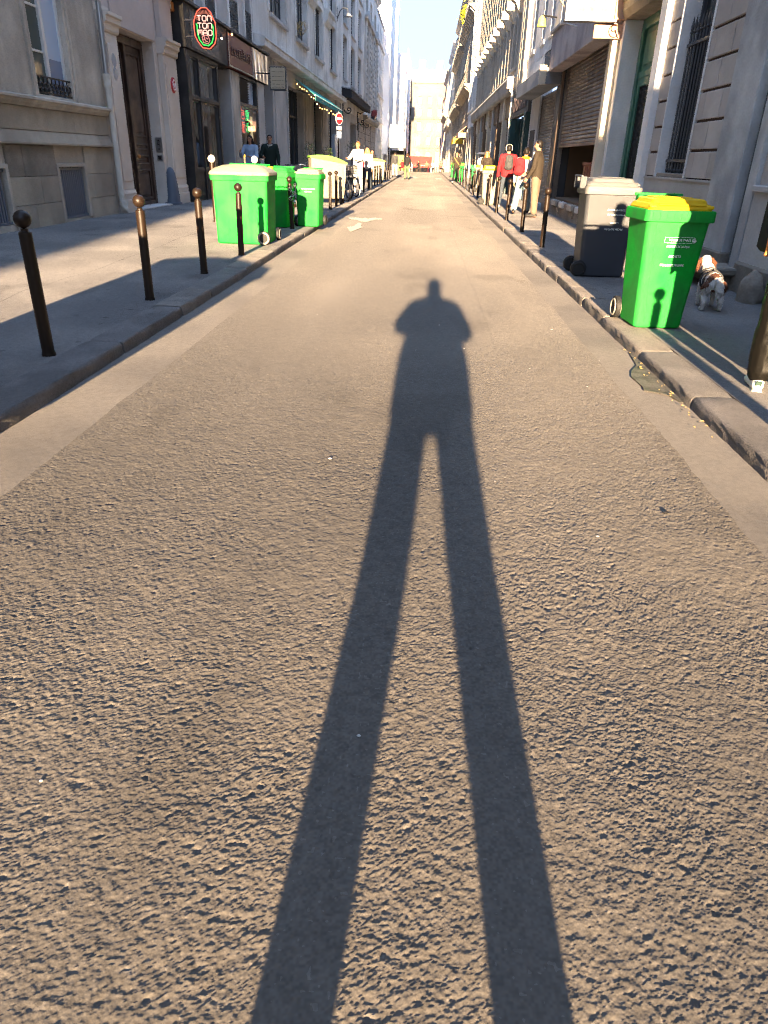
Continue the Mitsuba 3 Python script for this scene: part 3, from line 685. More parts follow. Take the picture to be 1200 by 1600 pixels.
# shop front: frame, glass, interior
m = MB()
for a, b in ((22.45, 22.78), (23.72, 23.82), (25.75, 25.92)): SF.box(m, a, b, -.28, .02 if a > 22.5 else .06, PAVZ, 3.98, .008)
SF.box(m, 22.78, 25.75, -.1, .03, 2.80, 2.90, .008); SF.box(m, 22.78, 25.75, -.12, .02, 3.86, 3.99); SF.box(m, 22.78, 25.75, -.10, .0, .93, 1.0)
fr = part(S, 'shop_frame', m, 'shopfront_black')
for a, b in ((22.78, 23.72), (23.82, 25.75)):
    m = MB(); SF.box(m, a, b, -.14, -.03, PAVZ, .93); SF.box(m, a+.12, b-.12, -.03, -.015, .26, .82, .006); part(fr, 'stall_riser', m, 'panel_redbrown' if False else 'shopfront_black')
    for c, d in ((1.0, 2.80), (2.90, 3.86)):
        m = MB(); x = SF.x(-.06); m.add([[x, a, c], [x, b, c], [x, b, d], [x, a, d]], [[0, 1, 2, 3]]); part(fr, 'glass_pane', m, 'glass')
        m = MB()
        for p, q, y0, y1 in ((a, a+.05, c, d), (b-.05, b, c, d), (a+.05, b-.05, c, c+.05), (a+.05, b-.05, d-.05, d)): SF.box(m, p, q, -.09, -.02, y0, y1)
        part(fr, 'sash', m, 'frame_dark')
m = MB(); m.box(-6.83, -11.0, 22.5, 22.55, -.2, 4.0); m.box(-10.95, -11.0, 22.55, 33.1, -.2, 4.0); m.box(-6.95, -11, 33.05, 33.1, -.2, 4.0); part(S, 'dining_room', m, 'room_warm', kind='stuff')
m = MB(); m.box(-6.85, -11.0, 22.55, 33.05, 3.96, 4.02); part(S, 'ceiling', m, 'room_dark')
m = MB(); m.box(-6.85, -11.0, 22.55, 33.05, PAVZ-.05, PAVZ+.05); part(S, 'floor', m, 'room_dark')
# dark brick passage with recessed door
m = MB(); SF.box(m, 25.92, 27.70, -1.6, -.9, PAVZ, 3.98); bk = part(S, 'passage_wall', m, 'room_dark')
rs2 = random.Random(4); bm = MB()
for j in range(44):
    for i in range(7):
        a = 25.95+i*.25+(.125 if j % 2 else 0)
        if a+.235 < 27.68: SF.box(bm, a, a+.235, -.9, -.888+rs2.uniform(0, .005), PAVZ+.02+j*.085, PAVZ+.02+j*.085+.072)
flat('brick_dark', (.052, .038, .030), .8); part(bk, 'dark_bricks', bm, 'brick_dark', kind='stuff')
m = MB(); SF.box(m, 27.55, 27.72, -.9, .0, PAVZ, 3.98, .01); part(S, 'passage_jamb', m, 'stone_grey')
m = MB(); SF.box(m, 27.74, 28.75, -.35, .02, PAVZ, 3.98, .02); part(S, 'pier', m, 'stone_beige')
m = MB(); SF.box(m, 31.85, 33.05, -.35, .02, PAVZ, 3.98, .02); part(S, 'pier', m, 'stone_grey')
# second window with louvres above and lit characters in it
m = MB()
for a, b in ((28.77, 28.9), (31.68, 31.83)): SF.box(m, a, b, -.2, .0, PAVZ, 3.98, .006)
SF.box(m, 28.9, 31.68, -.18, .0, 2.98, 3.12); SF.box(m, 28.9, 31.68, -.16, .0, PAVZ, .9); SF.box(m, 28.9, 31.68, -.16, .0, 3.9, 3.98)
f2 = part(S, 'shop_frame', m, 'frame_dark')
for j in range(9):
    m = MB(); z = 3.17+j*.08; m.add([[SF.x(-.12), 28.9, z], [SF.x(-.05), 28.9, z+.055], [SF.x(-.05), 30.6, z+.055], [SF.x(-.12), 30.6, z], [SF.x(-.125), 28.9, z-.006], [SF.x(-.055), 28.9, z+.049], [SF.x(-.055), 30.6, z+.049], [SF.x(-.125), 30.6, z-.006]], [[0, 1, 2, 3], [4, 7, 6, 5], [0, 4, 5, 1], [3, 2, 6, 7], [1, 5, 6, 2], [0, 3, 7, 4]]); part(f2, 'louvre', m, 'iron_grey')
m = MB(); x = SF.x(-.04); m.add([[x, 28.9, .9], [x, 31.68, .9], [x, 31.68, 2.98], [x, 28.9, 2.98]], [[0, 1, 2, 3]]); part(f2, 'glass_pane', m, 'glass')
m = MB(); SF.box(m, 30.75, 31.55, -.16, -.13, 3.15, 3.88); part(f2, 'pale_pane', m, 'pane_pale_blue')
# lit characters
def strokes(m, glyph, x, u0, z0, w, h, r):
    for st in glyph: m.tube([(x, u0+p[0]*w, z0+p[1]*h) for p in st], r, 5)
BAO = [[(.35, 1), (.1, .72)], [(.28, .85), (.85, .85), (.82, .42), (.66, .42)], [(.22, .66), (.62, .66), (.62, .44), (.22, .44)], [(.22, .66), (.22, .1), (.9, .08), (.92, .26)]]
MIAN = [[(.05, .95), (.95, .95)], [(.5, .95), (.42, .78)], [(.12, .75), (.12, 0), (.88, 0), (.88, .75), (.12, .75)], [(.38, .72), (.38, .03)], [(.62, .72), (.62, .03)], [(.38, .5), (.62, .5)], [(.38, .25), (.62, .25)]]
CHONG = [[(.7, 1), (.2, .92)], [(.02, .82), (.98, .82)], [(.18, .7), (.82, .7), (.82, .36), (.18, .36), (.18, .7)], [(.18, .53), (.82, .53)], [(.5, .95), (.5, .04)], [(.12, .2), (.88, .2)], [(.02, .03), (.98, .03)]]
HE = [[(.75, .98), (.22, .86)], [(.03, .66), (.97, .66)], [(.5, .92), (.5, 0)], [(.5, .64), (.05, .14)], [(.5, .64), (.95, .14)]]
for glyphs, col, u, lab, nm in (((BAO, MIAN), (1.0, .10, .05), 29.15, 'two red lit characters in the restaurant window', 'red_neon_sign'), ((CHONG, HE), (.04, 1.0, .22), 29.95, 'two green lit characters in the restaurant window', 'green_neon_sign')):
    t = thing(nm, lab, 'neon sign')
    for g, z in zip(glyphs, (2.58, 2.17)):
        m = MB(); strokes(m, g, SF.x(-.10), u, z, .66, .34, .017); k = part(t, 'character', m, 'frame_dark'); scene[k]['emitter'] = glow(col, 1.1)
t = thing('yellow_light_strip', 'warm yellow vertical light beside the green characters', 'lamp'); m = MB(); SF.box(m, 30.95, 31.25, -.16, -.13, 1.3, 2.75); part(t, 'tube', m, 'sign_white'); k = list(scene)[-1]; scene[k]['emitter'] = glow((1.0, .72, .28), .55)
# neon flag sign at the corner
N = thing('neon_sign', 'round topped red and green neon sign reading TON TON MAO over the black restaurant corner', 'neon sign')
nx, nz, ny = -6.10, 4.43, 22.48
O = [(-.29, -.16), (-.22, -.30), (-.10, -.44), (.10, -.46), (.24, -.34), (.29, -.18), (.285, .14), (.235, .22), (.18, .36), (.06, .46), (-.06, .46), (-.18, .38), (-.26, .24), (-.30, .12), (-.29, -.16)]
m = MB(); m.prism(Polygon(O).buffer(.02), .06, o=(nx, ny, nz), e1=(1, 0, 0), e2=(0, 0, 1), e3=(0, 1, 0)); part(N, 'back_panel', m, 'shopfront_black')
ln = Polygon(O).exterior
m = MB(); L = ln.length; n = 92
P3 = [ln.interpolate(i/n*L) for i in range(n)]
m.tube([(nx+p.x, ny-.03, nz+p.y) for p in P3]+[(nx+P3[0].x, ny-.03, nz+P3[0].y)], .013, 6); k = part(N, 'red_outline', m, 'frame_dark'); scene[k]['emitter'] = glow((1.0, .13, .07), 1.5)
ray_ = MB()
for i in range(17):
    a = math.radians(12+i*156/16); q = [(nx+rr*math.cos(a)*.62, ny-.022, nz+.16+rr*math.sin(a)*.62) for rr in (.27, .40)]; ray_.tube(q, .0065, 5)
k = part(N, 'rays', ray_, 'frame_dark', kind='stuff'); scene[k]['emitter'] = glow((1.0, .30, .18), .8)
LET = {'T': [[(0, 1), (1, 1)], [(.5, 1), (.5, 0)]], 'O': [[(.2, 1), (.8, 1), (1, .8), (1, .2), (.8, 0), (.2, 0), (0, .2), (0, .8), (.2, 1)]], 'N': [[(0, 0), (0, .9), (.15, 1), (.85, 1), (1, .9), (1, 0)]], 'M': [[(0, 0), (0, 1), (1, 1), (1, 0)], [(.5, 1), (.5, .35)]], 'A': [[(0, 0), (0, .8), (.2, 1), (.8, 1), (1, .8), (1, 0)], [(0, .45), (1, .45)]]}
for word, z in (('TON', .165), ('TON', .0), ('MAO', -.155)):
    for j, ch in enumerate(word):
        m = MB()
        for st in LET[ch]: m.tube([(nx-.195+j*.137+p[0]*.105, ny-.03, nz+z+p[1]*.115) for p in st], .0115, 5)
        k = part(N, 'letter', m, 'frame_dark'); scene[k]['emitter'] = glow((1.0, .52, .40), 1.7)
m = MB(); G = [(-.235, .10), (-.21, .06), (-.215, -.12), (-.17, -.26), (-.08, -.37), (.06, -.39), (.16, -.32), (.215, -.18), (.225, .02), (.20, .09)]
m.tube([(nx+p[0], ny-.028, nz+p[1]) for p in G], .015, 6); k = part(N, 'green_outline', m, 'frame_dark'); scene[k]['emitter'] = glow((.05, 1.0, .12), 1.3)
m = MB()
for st in ([(-.10, -.20), (-.07, -.32), (.06, -.35), (.11, -.27), (.07, -.17), (-.02, -.15), (-.10, -.20)], [(-.04, -.18), (-.02, -.28), (.05, -.30)], [(.0, -.21), (.06, -.24)], [(-.07, -.25), (-.02, -.24)]): m.tube([(nx+p[0], ny-.028, nz+p[1]) for p in st], .009, 5)
k = part(N, 'pink_scroll', m, 'frame_dark', kind='stuff'); scene[k]['emitter'] = glow((1.0, .35, .30), 1.0)
for z in (4.25, 4.62):
    m = MB(); m.cyl((-7.0, ny+.03, z), (nx-.28, ny+.03, z), .018, n=8); part(N, 'arm', m, 'steel')
t = thing('floodlight', 'small square floodlight at the top of the black fascia end', 'lamp'); m = MB(); m.box(-7.02, -6.88, 22.25, 22.40, 4.78, 4.98, .01); part(t, 'housing', m, 'leather_tan'); m = MB(); m.box(-6.99, -6.91, 22.235, 22.25, 4.82, 4.92); part(t, 'lens', m, 'sign_face')
# small shop lamps
for (x, y, z, lab, c, k_) in ((-6.55, 25.95, 4.66, 'small white spot lamp under the cap beside the neon sign', (1, .85, .62), 6), (-6.52, 27.2, 4.93, 'small orange lamp washing the red sign panel', (1, .32, .10), 14), (-6.98, 22.95, 3.72, 'small warm lamp inside the restaurant corner window', (1, .75, .35), 5)):
    t = thing('spot_lamp', lab, 'lamp'); m = MB(); m.cyl((x, y, z), (x, y, z+.08), .05, .03, 10); part(t, 'shade', m, 'iron_black'); m = MB(); m.sphere((x, y, z-.012), .032, 5); k = part(t, 'bulb', m, 'sign_white'); scene[k]['emitter'] = glow(c, k_)
scene['red_panel_spot'] = {'type': 'spot', 'to_world': T4().look_at(origin=[-6.52, 27.22, 4.92], target=[-6.62, 27.30, 3.9], up=[0, 1, 0]), 'cutoff_angle': 60.0, 'beam_width': 35.0, 'intensity': rgb((.04, .012, .004))}
t = thing('table_lamp', 'yellow lit lamp behind the restaurant corner window', 'lamp'); m = MB(); m.lathe([(.10, 0), (.15, -.18), (.14, -.18), (.09, 0)], (-7.35, 22.95, 1.42), 14); k = part(t, 'shade', m, 'sign_yellow'); scene[k]['emitter'] = glow((1, .62, .12), .9); m = MB(); m.cyl((-7.35, 22.95, .95), (-7.35, 22.95, 1.3), .02, n=8); m.cyl((-7.35, 22.95, .92), (-7.35, 22.95, .95), .08, n=12); part(t, 'stand', m, 'iron_black')
for i, y in enumerate((23.6, 25.0, 30.0)):
    t = thing('restaurant_table', ('dark table behind the corner pane of the restaurant', 'dark table behind the second restaurant pane', 'dark table behind the lit characters')[i], 'table', 'tables inside the restaurant'); m = MB(); m.box(-8.6, -7.5, y-.35, y+.35, .88, .92, .01); part(t, 'top', m, 'wood_dark'); m = MB(); m.cyl((-8.05, y, .15), (-8.05, y, .88), .05, n=10); part(t, 'leg', m, 'iron_black'); m = MB(); m.cyl((-8.05, y, .19), (-8.05, y, .22), .3, n=14); part(t, 'base', m, 'iron_black')
# beige projecting light box
t = thing('box_sign', 'beige square projecting box sign with rows of small print after the metal panel', 'sign')
by = 31.0; bx0, bx1, bz0, bz1 = -6.08, -5.46, 3.64, 4.42
m = MB(); m.box(bx0, bx1, by, by+.16, bz0, bz1, .01); part(t, 'case', m, 'iron_grey')
m = MB(); m.box(bx0+.03, bx1-.03, by-.012, by, bz0+.06, bz1-.03, .004); part(t, 'face', m, 'lightbox_beige')
m = MB()
for z in (4.25, 4.10, 3.97, 3.85): m.box(bx0+.08, bx1-.08, by-.016, by-.012, z-.006, z+.006)
part(t, 'ruled_lines', m, 'letter_brown', kind='stuff')
m = MB(); rr = random.Random(3)
for i in range(12): m.box(bx0+.09+i*.037, bx0+.115+i*.037, by-.016, by-.012, 3.735, 3.735+rr.uniform(.018, .034))
part(t, 'small_print', m, 'letter_brown', kind='stuff')
m = MB(); m.cyl((-6.75, by+.08, 4.2), (bx0, by+.08, 4.2), .022, n=8); part(t, 'arm', m, 'iron_black')
# ---------------------------------------------------------------- left 4: pale stone house with the teal awning
C = thing('pale_stone_house', 'pale stone house with tall dark windows above the teal cafe awning', 'building')
c0, c1 = 33.02, 65.0
cols = [(36.4, 40.4), (43.5, 47.0), (50.5, 54.0), (57.9, 61.2)]
fl = ((6.92, 9.7), (10.3, 13.4), (14.0, 16.4))
m = MB(); L7.panel(m, c0, c1, 5.3, 17.4, openings(cols, fl), .45, 0); part(C, 'wall', m, 'stone_white')
for a, b in cols:
    for j, (c, d) in enumerate(fl): window(L7, C, a, b, c, d, .25, 'frame_dark', 'pane_dark', 4, 3, sill=.14 if j == 0 else .05, surround='stone_grey', bar=.07)
    m = MB(); L7.box(m, a-.45, a-.12, 0, .06, 6.95, 16.6, .01); part(C, 'window_pilaster', m, 'stone_white'); m = MB(); L7.box(m, b+.12, b+.45, 0, .06, 6.95, 16.6, .01); part(C, 'window_pilaster', m, 'stone_white')
for a, b in ((47.6, 50.0), (54.6, 57.4)):
    m = MB(); L7.mould(m, a, b, [(-.05, 9.95), (.42, 9.92), (.42, 9.78), (.30, 9.66), (.24, 9.35), (.10, 9.15), (-.05, 9.1)]); part(C, 'console', m, 'stone_white')
m = MB(); L7.mould(m, c0, c1, [(-.2, 5.74), (.28, 5.70), (.46, 5.62), (.47, 5.58), (.43, 5.54), (.43, 5.34), (.38, 5.30), (-.2, 5.30)]); part(C, 'cornice', m, 'stone_white')
m = MB(); L7.mould(m, c0, c1, [(-.3, 18.0), (.5, 17.95), (.5, 17.8), (.2, 17.6), (.1, 17.4), (-.3, 17.4)]); part(C, 'top_cornice', m, 'stone_white')
# ground floor piers
piers = [(33.06, 34.4, 'stone_grey'), (36.6, 40.6, 'stone_grey'), (45.6, 49.6, 'stone_beige'), (53.0, 57.2, 'stone_beige'), (61.6, 65.0, 'stone_grey')]
for a, b, mt in piers:
    m = MB(); L7.box(m, a, b, -.8, 0, .9, 5.3, .03); k = part(C, 'pier', m, mt)
    m = MB(); L7.box(m, a-.06, b+.06, -.8, .10, PAVZ-.2, .9, .04); part(k, 'pier_base', m, mt)
    m = MB(); L7.box(m, a+.3, a+.55, 0, .05, .95, 5.2, .01); L7.box(m, b-.55, b-.3, 0, .05, .95, 5.2, .01); part(k, 'strip', m, mt, kind='stuff')
for a, b in ((34.4, 36.6), (40.6, 45.6), (49.6, 53.0), (57.2, 61.6)):
    m = MB(); L7.box(m, a, b, -.8, -.1, 4.6, 5.3); part(C, 'lintel', m, 'stone_grey')
    k = part(C, 'shop_window', (lambda m: ([L7.box(m, a+(b-a)*i/4-.04, a+(b-a)*i/4+.04, -.55, -.40, PAVZ, 4.6) for i in range(5)], L7.box(m, a, b, -.54, -.42, 3.3, 3.4), L7.box(m, a, b, -.54, -.42, PAVZ, .7), m)[-1])(MB()), 'frame_dark')
    m = MB(); L7.box(m, a, b, -.53, -.50, .7, 4.6); part(k, 'pane', m, 'pane_dark')
m = MB(); m.box(L7.x(-.02), L7.x(.5), 39.9, 41.0, PAVZ-.05, 1.02, .02); tag(put(uniq('meter_cabinet'), m, 'stone_grey'), 'grey metal cabinet at the foot of the pale pier', 'cabinet')
# awning
W = thing('teal_awning', 'teal fabric awning over the cafe terrace', 'awning')
y0, y1 = 42.7, 56.0
m = MB(); m.prism([(-7.04, 5.02), (-6.0, 4.32), (-6.0, 4.295), (-7.04, 4.99)], y1-y0, o=(0, y0, 0), e1=(1, 0, 0), e2=(0, 0, 1), e3=(0, 1, 0)); part(W, 'canopy', m, 'awning_teal')
m = MB(); m.prism([(y0+i*(y1-y0)/60, 4.30) for i in range(61)]+[(y1-i*(y1-y0)/60, 4.06+.03*abs(math.sin(i*math.pi/2.5))) for i in range(61)], .02, o=(-6.0, 0, 0), e1=(0, 1, 0), e2=(0, 0, 1), e3=(1, 0, 0)); vk = part(W, 'valance', m, 'awning_teal')
m = MB(); rr = random.Random(5)
for u in (45.2, 49.0, 52.6):
    for i in range(6): m.box(-5.978, -5.974, u+i*.16, u+i*.16+.09, 4.15, 4.15+rr.uniform(.05, .09))
part(vk, 'faded_print', m, 'cloth_offwhite', kind='stuff')
for y in (y0+.05, y1-.05):
    m = MB(); m.cyl((-7.0, y, 4.55), (-6.02, y, 4.27), .025, n=8); part(W, 'arm', m, 'iron_black')
m = MB(); m.cyl((-6.0, y0, 4.30), (-6.0, y1, 4.30), .03, n=10); part(W, 'front_bar', m, 'sign_white')
# string of bulbs
G = thing('string_lights', 'string of small warm bulbs under the teal awning', 'string lights')
pts = []
for i in range(9): pts.append((-6.95+i*.115, y0+.15+.05*i, 4.85-.085*i-.05*math.sin(i*1.3)))
for i in range(12): pts.append((-6.06, y0+1.2+i*1.05, 4.02-.06*(i % 2)-.05*((i*7) % 3)))
m = MB(); m.tube(pts, .008, 5); part(G, 'wire', m, 'iron_black')
for p in pts: 
    m = MB(); m.sphere((p[0], p[1], p[2]-.05), .035, 4); k = part(G, 'bulb', m, 'sign_white'); scene[k]['emitter'] = glow((1, .55, .16), 5.5)
# street lamp on the wall
t = thing('wall_lamp', 'swan necked street lamp on the pale stone wall', 'street lamp')
m = MB(); L7.box(m, 61.9, 62.2, 0, .05, 10.3, 11.2); part(t, 'wall_plate', m, 'iron_grey')
m = MB(); m.tube([(L7.x(.05), 62.05, 10.5), (L7.x(.25), 62.05, 10.95), (L7.x(.5), 62.05, 11.15), (L7.x(.78), 62.05, 11.1), (L7.x(.85), 62.05, 10.85)], .035, 8); part(t, 'arm', m, 'iron_grey', True)
m = MB(); m.lathe([(.05, .22), (.16, .15), (.34, 0), (.32, -.02), (.10, .02), (0, .02)], (L7.x(.85), 62.05, 10.62), 18); part(t, 'hood', m, 'zinc', 40)
# no entry sign
t = thing('no_entry_sign', 'round red no entry sign on a dark post with two small plates', 'road sign')
X0, Y0 = -5.03, 45.0
m = MB(); m.cyl((X0, Y0, PAVZ), (X0, Y0, 3.72), .04, n=12); part(t, 'post', m, 'iron_black', 40)
yaw = -1.0
def disc(m, R, w, z, th, off):
    d = np.array([math.sin(yaw)*-1, -math.cos(yaw), 0]); c = np.array([X0, Y0, z])+d*off
    m.cyl(c, c+d*th, R, n=28)
m = MB(); disc(m, .30, 0, 3.35, .02, .045); part(t, 'rim', m, 'sign_white')
m = MB(); disc(m, .275, 0, 3.35, .006, .065); part(t, 'disc', m, 'sign_red')
e1 = (math.cos(yaw), -math.sin(yaw), 0); dn = (-math.sin(yaw), -math.cos(yaw), 0)
m = MB(); m.prism(sbox(-.22, -.055, .22, .055), .004, o=np.array([X0, Y0, 3.35])+np.array(dn)*.071, e1=e1, e2=(0, 0, 1), e3=dn); part(t, 'bar', m, 'sign_white')
for zz, h, mt in ((2.88, .09, 'sign_white'), (2.55, .17, 'sign_blue')):
    m = MB(); m.prism(sbox(-.2, -h, .2, h), .012, o=np.array([X0, Y0, zz])+np.array(dn)*.045, e1=e1, e2=(0, 0, 1), e3=dn); part(t, 'plate', m, mt)

# ---------------------------------------------------------------- left 5: house with the dark marquee and carved stone
E5 = thing('carved_stone_house', 'carved stone house with dark marquee on scroll brackets and banded piers', 'building')
e0, e1_ = 65.02, 108.0
cols = [(66.6, 69.6), (73.2, 76.8), (80.4, 84)]; cols2 = [(89, 92), (95.5, 98.5), (102.5, 105.5)]
fl = ((7.2, 10.2), (11, 14), (14.8, 17))
m = MB(); L7.panel(m, e0, e1_, 5.0, 18.4, openings(cols+cols2, fl), .45, 0); part(E5, 'wall', m, 'stone_white')
for a, b in cols+cols2:
    for c, d in fl: window(L7, E5, a, b, c, d, .28, 'frame_dark' if a < 88 else 'frame_white', 'pane_far', 2, 3, sill=.12, surround='stone_grey', bar=.09)
for a in (88.2, 92.8, 94.7, 99.2, 101.6, 106.2):
    m = MB(); L7.box(m, a, a+.6, 0, .22, 6.6, 14.4, .03); k = part(E5, 'carved_pilaster', m, 'stone_white')
    m = MB(); rr = random.Random(int(a))
    for j in range(13): m.sphere((L7.x(.24), a+.3+rr.uniform(-.12, .12), 7.0+j*.55), (.10, rr.uniform(.14, .26), rr.uniform(.12, .22)), 4)
    part(k, 'carving', m, 'stone_grey', kind='stuff')
for a in (90.5, 97, 104):
    m = MB(); L7.poly(m, [(a-3.0, 14.3)]+[(a-3.0+i*.3, 14.6+.75*math.exp(-((i-10)/4)**2)) for i in range(21)]+[(a+3.0, 14.3)], 0, .35); part(E5, 'hood_mould', m, 'stone_grey')
m = MB(); L7.mould(m, e0, e1_, [(-.3, 19.0), (.5, 18.95), (.5, 18.8), (.2, 18.6), (.1, 18.4), (-.3, 18.4)]); part(E5, 'top_cornice', m, 'stone_white')
m = MB(); L7.mould(m, 87, e1_, [(-.2, 5.6), (.45, 5.55), (.45, 5.35), (.3, 5.1), (-.2, 5.0)]); part(E5, 'cornice', m, 'stone_grey')
k = part(E5, 'marquee', (lambda m: L7.mould(m, 65.6, 87, [(-.1, 6.45), (.75, 6.30), (.80, 6.28), (.80, 5.72), (.72, 5.70), (-.1, 5.9)]))(MB()), 'awning_black', label='dark projecting marquee')
m = MB(); L7.mould(m, 65.5, 87.05, [(-.1, 6.52), (.78, 6.38), (.86, 6.34), (.86, 6.28), (.80, 6.285), (-.1, 6.455)]); part(k, 'zinc_top', m, 'zinc')
def scroll(par, u, z, s, w0=.1):
    m = MB()
    sp = [(L7.x(w0+s*(.45-.42*math.exp(-t*.22)*math.cos(t)*.9)), u, z-s*(.42*math.exp(-t*.22)*math.sin(t)*.9)) for t in np.linspace(0, 9, 46)]
    m.tube(sp, .05*s, 6); m.tube([(L7.x(.06), u, z+s*.9), (L7.x(.06), u, z-s*.8)], .05*s, 6); m.tube([(L7.x(.06), u, z+s*.9), (L7.x(.3*s), u, z+s*.7), (L7.x(.7*s), u, z+s*.9)], .05*s, 6)
    part(par, 'scroll_bracket', m, 'iron_black')
scroll(E5, 65.9, 4.9, .95); scroll(E5, 79.5, 4.6, .95); scroll(E5, 87.2, 4.6, .8)
m = MB(); L7.panel(m, e0, 81.0, -.2, 5.0, [(73.0, 79.0, -.1, 4.3)], .6, -.02); part(E5, 'entrance_wall', m, 'stone_grey')
m = MB(); L7.box(m, 72.8, 79.2, -.9, -.6, -.2, 4.5); part(E5, 'door', m, 'frame_dark')
for a, b in ((81.0, 82.4), (89.6, 91.2), (97.6, 99.4)):
    m = MB(); L7.box(m, a, b, -.6, -.5, -.4, 5.0); part(E5, 'dark_bay', m, 'shopfront_black')
for a, b in ((82.4, 89.6), (91.2, 97.6), (99.4, 107.9)):
    for j in range(9):
        z = -.35+j*.6
        m = MB(); L7.box(m, a, b, -.6, .0, z, z+.56, .03); part(E5, 'banded_block', m, 'stone_block')
m = MB(); L7.box(m, 81, 107.95, -.62, -.06, -.4, 5.02); part(E5, 'pier_core', m, 'iron_grey')
t = thing('flower_box', 'window box of dark red flowers above the banded piers', 'planter'); m = MB(); L7.box(m, 99, 103, .05, .45, 5.6, 6.0, .02); part(t, 'box', m, 'iron_black'); m = MB(); rr = random.Random(7)
for i in range(60): m.sphere((L7.x(.25+rr.uniform(-.2, .25)), rr.uniform(98.9, 103.1), rr.uniform(6.0, 6.7)), rr.uniform(.06, .14), 3)
part(t, 'flowers', m, 'flower_red', kind='stuff')
# ---------------------------------------------------------------- left 6: plain white house with a zinc roof
H6 = thing('white_house', 'plain white house with small windows and a zinc roof, beyond the carved one', 'building')
cols = [(110, 111.2), (113.5, 114.7), (117, 118.2), (120.5, 121.7)]; fl = ((3.4, 5.2), (6.6, 8.6), (9.6, 11.6), (12.6, 14.4), (15.4, 17))
m = MB(); L7.panel(m, 108.02, 124, -1.5, 18.0, openings(cols, fl), .5, 0); part(H6, 'wall', m, 'plaster_white')
for a, b in cols:
    for c, d in fl: window(L7, H6, a, b, c, d, .25, 'frame_white', 'pane_far', 2, 2, bar=.08)
for z in (5.9, 9.1, 15.0): m = MB(); L7.mould(m, 108.02, 124, [(-.1, z+.25), (.2, z+.22), (.2, z+.08), (-.1, z)]); part(H6, 'band', m, 'zinc' if z > 12 else 'plaster_white')
m = MB(); L7.mould(m, 108.02, 124, [(-.5, 18), (.15, 18), (.15, 18.15), (-2.5, 21.0), (-4.5, 21.4), (-4.5, 18)]); part(H6, 'roof', m, 'zinc')
# ---------------------------------------------------------------- left 7: buildings wrapped in white scaffold sheeting
def sheeted(nm, lab, x, y0, y1, z0, z1, seed, depth):
    t = thing(nm, lab, 'building')
    # street side and the end towards the viewer, billowing between poles
    for kind_ in (0, 1):
        a = np.linspace(0, 1, 70 if kind_ == 0 else 26); zz = np.linspace(z0, z1, 80); A_, Z_ = np.meshgrid(a, zz, indexing='ij')
        bil = .16*np.abs(np.sin(A_*np.pi*(14 if kind_ == 0 else 3)))*np.abs(np.sin((Z_-z0)*np.pi/2.0))+.22*(meshkit.fbm(np.stack([A_*9, Z_*.45, A_*0+seed], -1), 3, seed)-.5)
        if kind_ == 0: V = np.stack([x+bil, y0+A_*(y1-y0), Z_], -1)
        else: V = np.stack([x-depth*(1-A_), y0-bil, Z_], -1)
        i = np.arange(A_.size).reshape(A_.shape); F_ = np.stack([i[:-1, :-1], i[1:, :-1], i[1:, 1:], i[:-1, 1:]], -1).reshape(-1, 4)
        m = MB(); m.add(V.reshape(-1, 3), F_); part(t, 'sheeting', m, 'site_sheet', True)
    m = MB()
    for y in np.arange(y0, y1+.1, (y1-y0)/7): m.cyl((x+.05, y, z0-2), (x+.05, y, z1+.8), .07, n=6)
    for z in np.arange(z0, z1, 2.0): m.cyl((x+.02, y0, z), (x+.02, y1, z), .05, n=6)
    part(t, 'scaffold_poles', m, 'sign_white', kind='stuff')
    m = MB(); m.box(x-depth, x-.6, y0+.4, y1, -4, z1-.4); part(t, 'wall', m, 'plaster_white')
    return t
s1_ = sheeted('sheeted_house', 'tall building wrapped in pale scaffold sheeting, nearest of the two', -6.3, 126, 158, 2.0, 25.5, 3, 9)
m = MB(); m.box(-9.5, -6.9, 128, 132, 25, 29); part(s1_, 'chimney', m, 'stone_white')
s2_ = sheeted('sheeted_house', 'lower sheeted building further down, narrowing the street on the left', -4.5, 160, 186, 2.0, 19.5, 5, 9)
m = MB(); m.cyl((-4.1, 160, 16.5), (-4.1, 160, 18.2), .5, .35, 10); m.cyl((-4.1, 160, 15.2), (-4.1, 160, 16.5), .2, .5, 10); part(s2_, 'hoist_drum', m, 'plaster_white')
t = thing('site_cabin', 'white site cabin on a gantry below the sheeted building', 'cabin')
m = MB(); m.box(-5.9, -3.3, 121, 128, 2.9, 4.2, .05); part(t, 'deck_box', m, 'sign_white')
m = MB(); m.prism([(-5.9, 4.2), (-4.3, 4.2), (-4.55, 6.0), (-5.75, 6.0)], 4, o=(0, 122, 0), e1=(1, 0, 0), e2=(0, 0, 1), e3=(0, 1, 0)); part(t, 'hopper', m, 'sign_white')
m = MB(); m.cyl((-5.2, 123, 6.0), (-5.2, 123, 24.0), .22, n=10); part(t, 'rubble_chute', m, 'sign_white', 40)
for x in (-5.8, -3.4):
    for y in (121.2, 127.8): m = MB(); m.cyl((x, y, -1.5), (x, y, 2.9), .08, n=8); part(t, 'leg', m, 'iron_black')
m = MB(); m.box(-5.8, -3.4, 126, 126.2, -1.5, 2.6); part(t, 'hoarding', m, 'shopfront_black')
m = MB(); m.box(-5.0, -3.6, 125.7, 125.95, -1.2, 1.9, .04); part(t, 'lime_panel', m, 'plastic_lime')
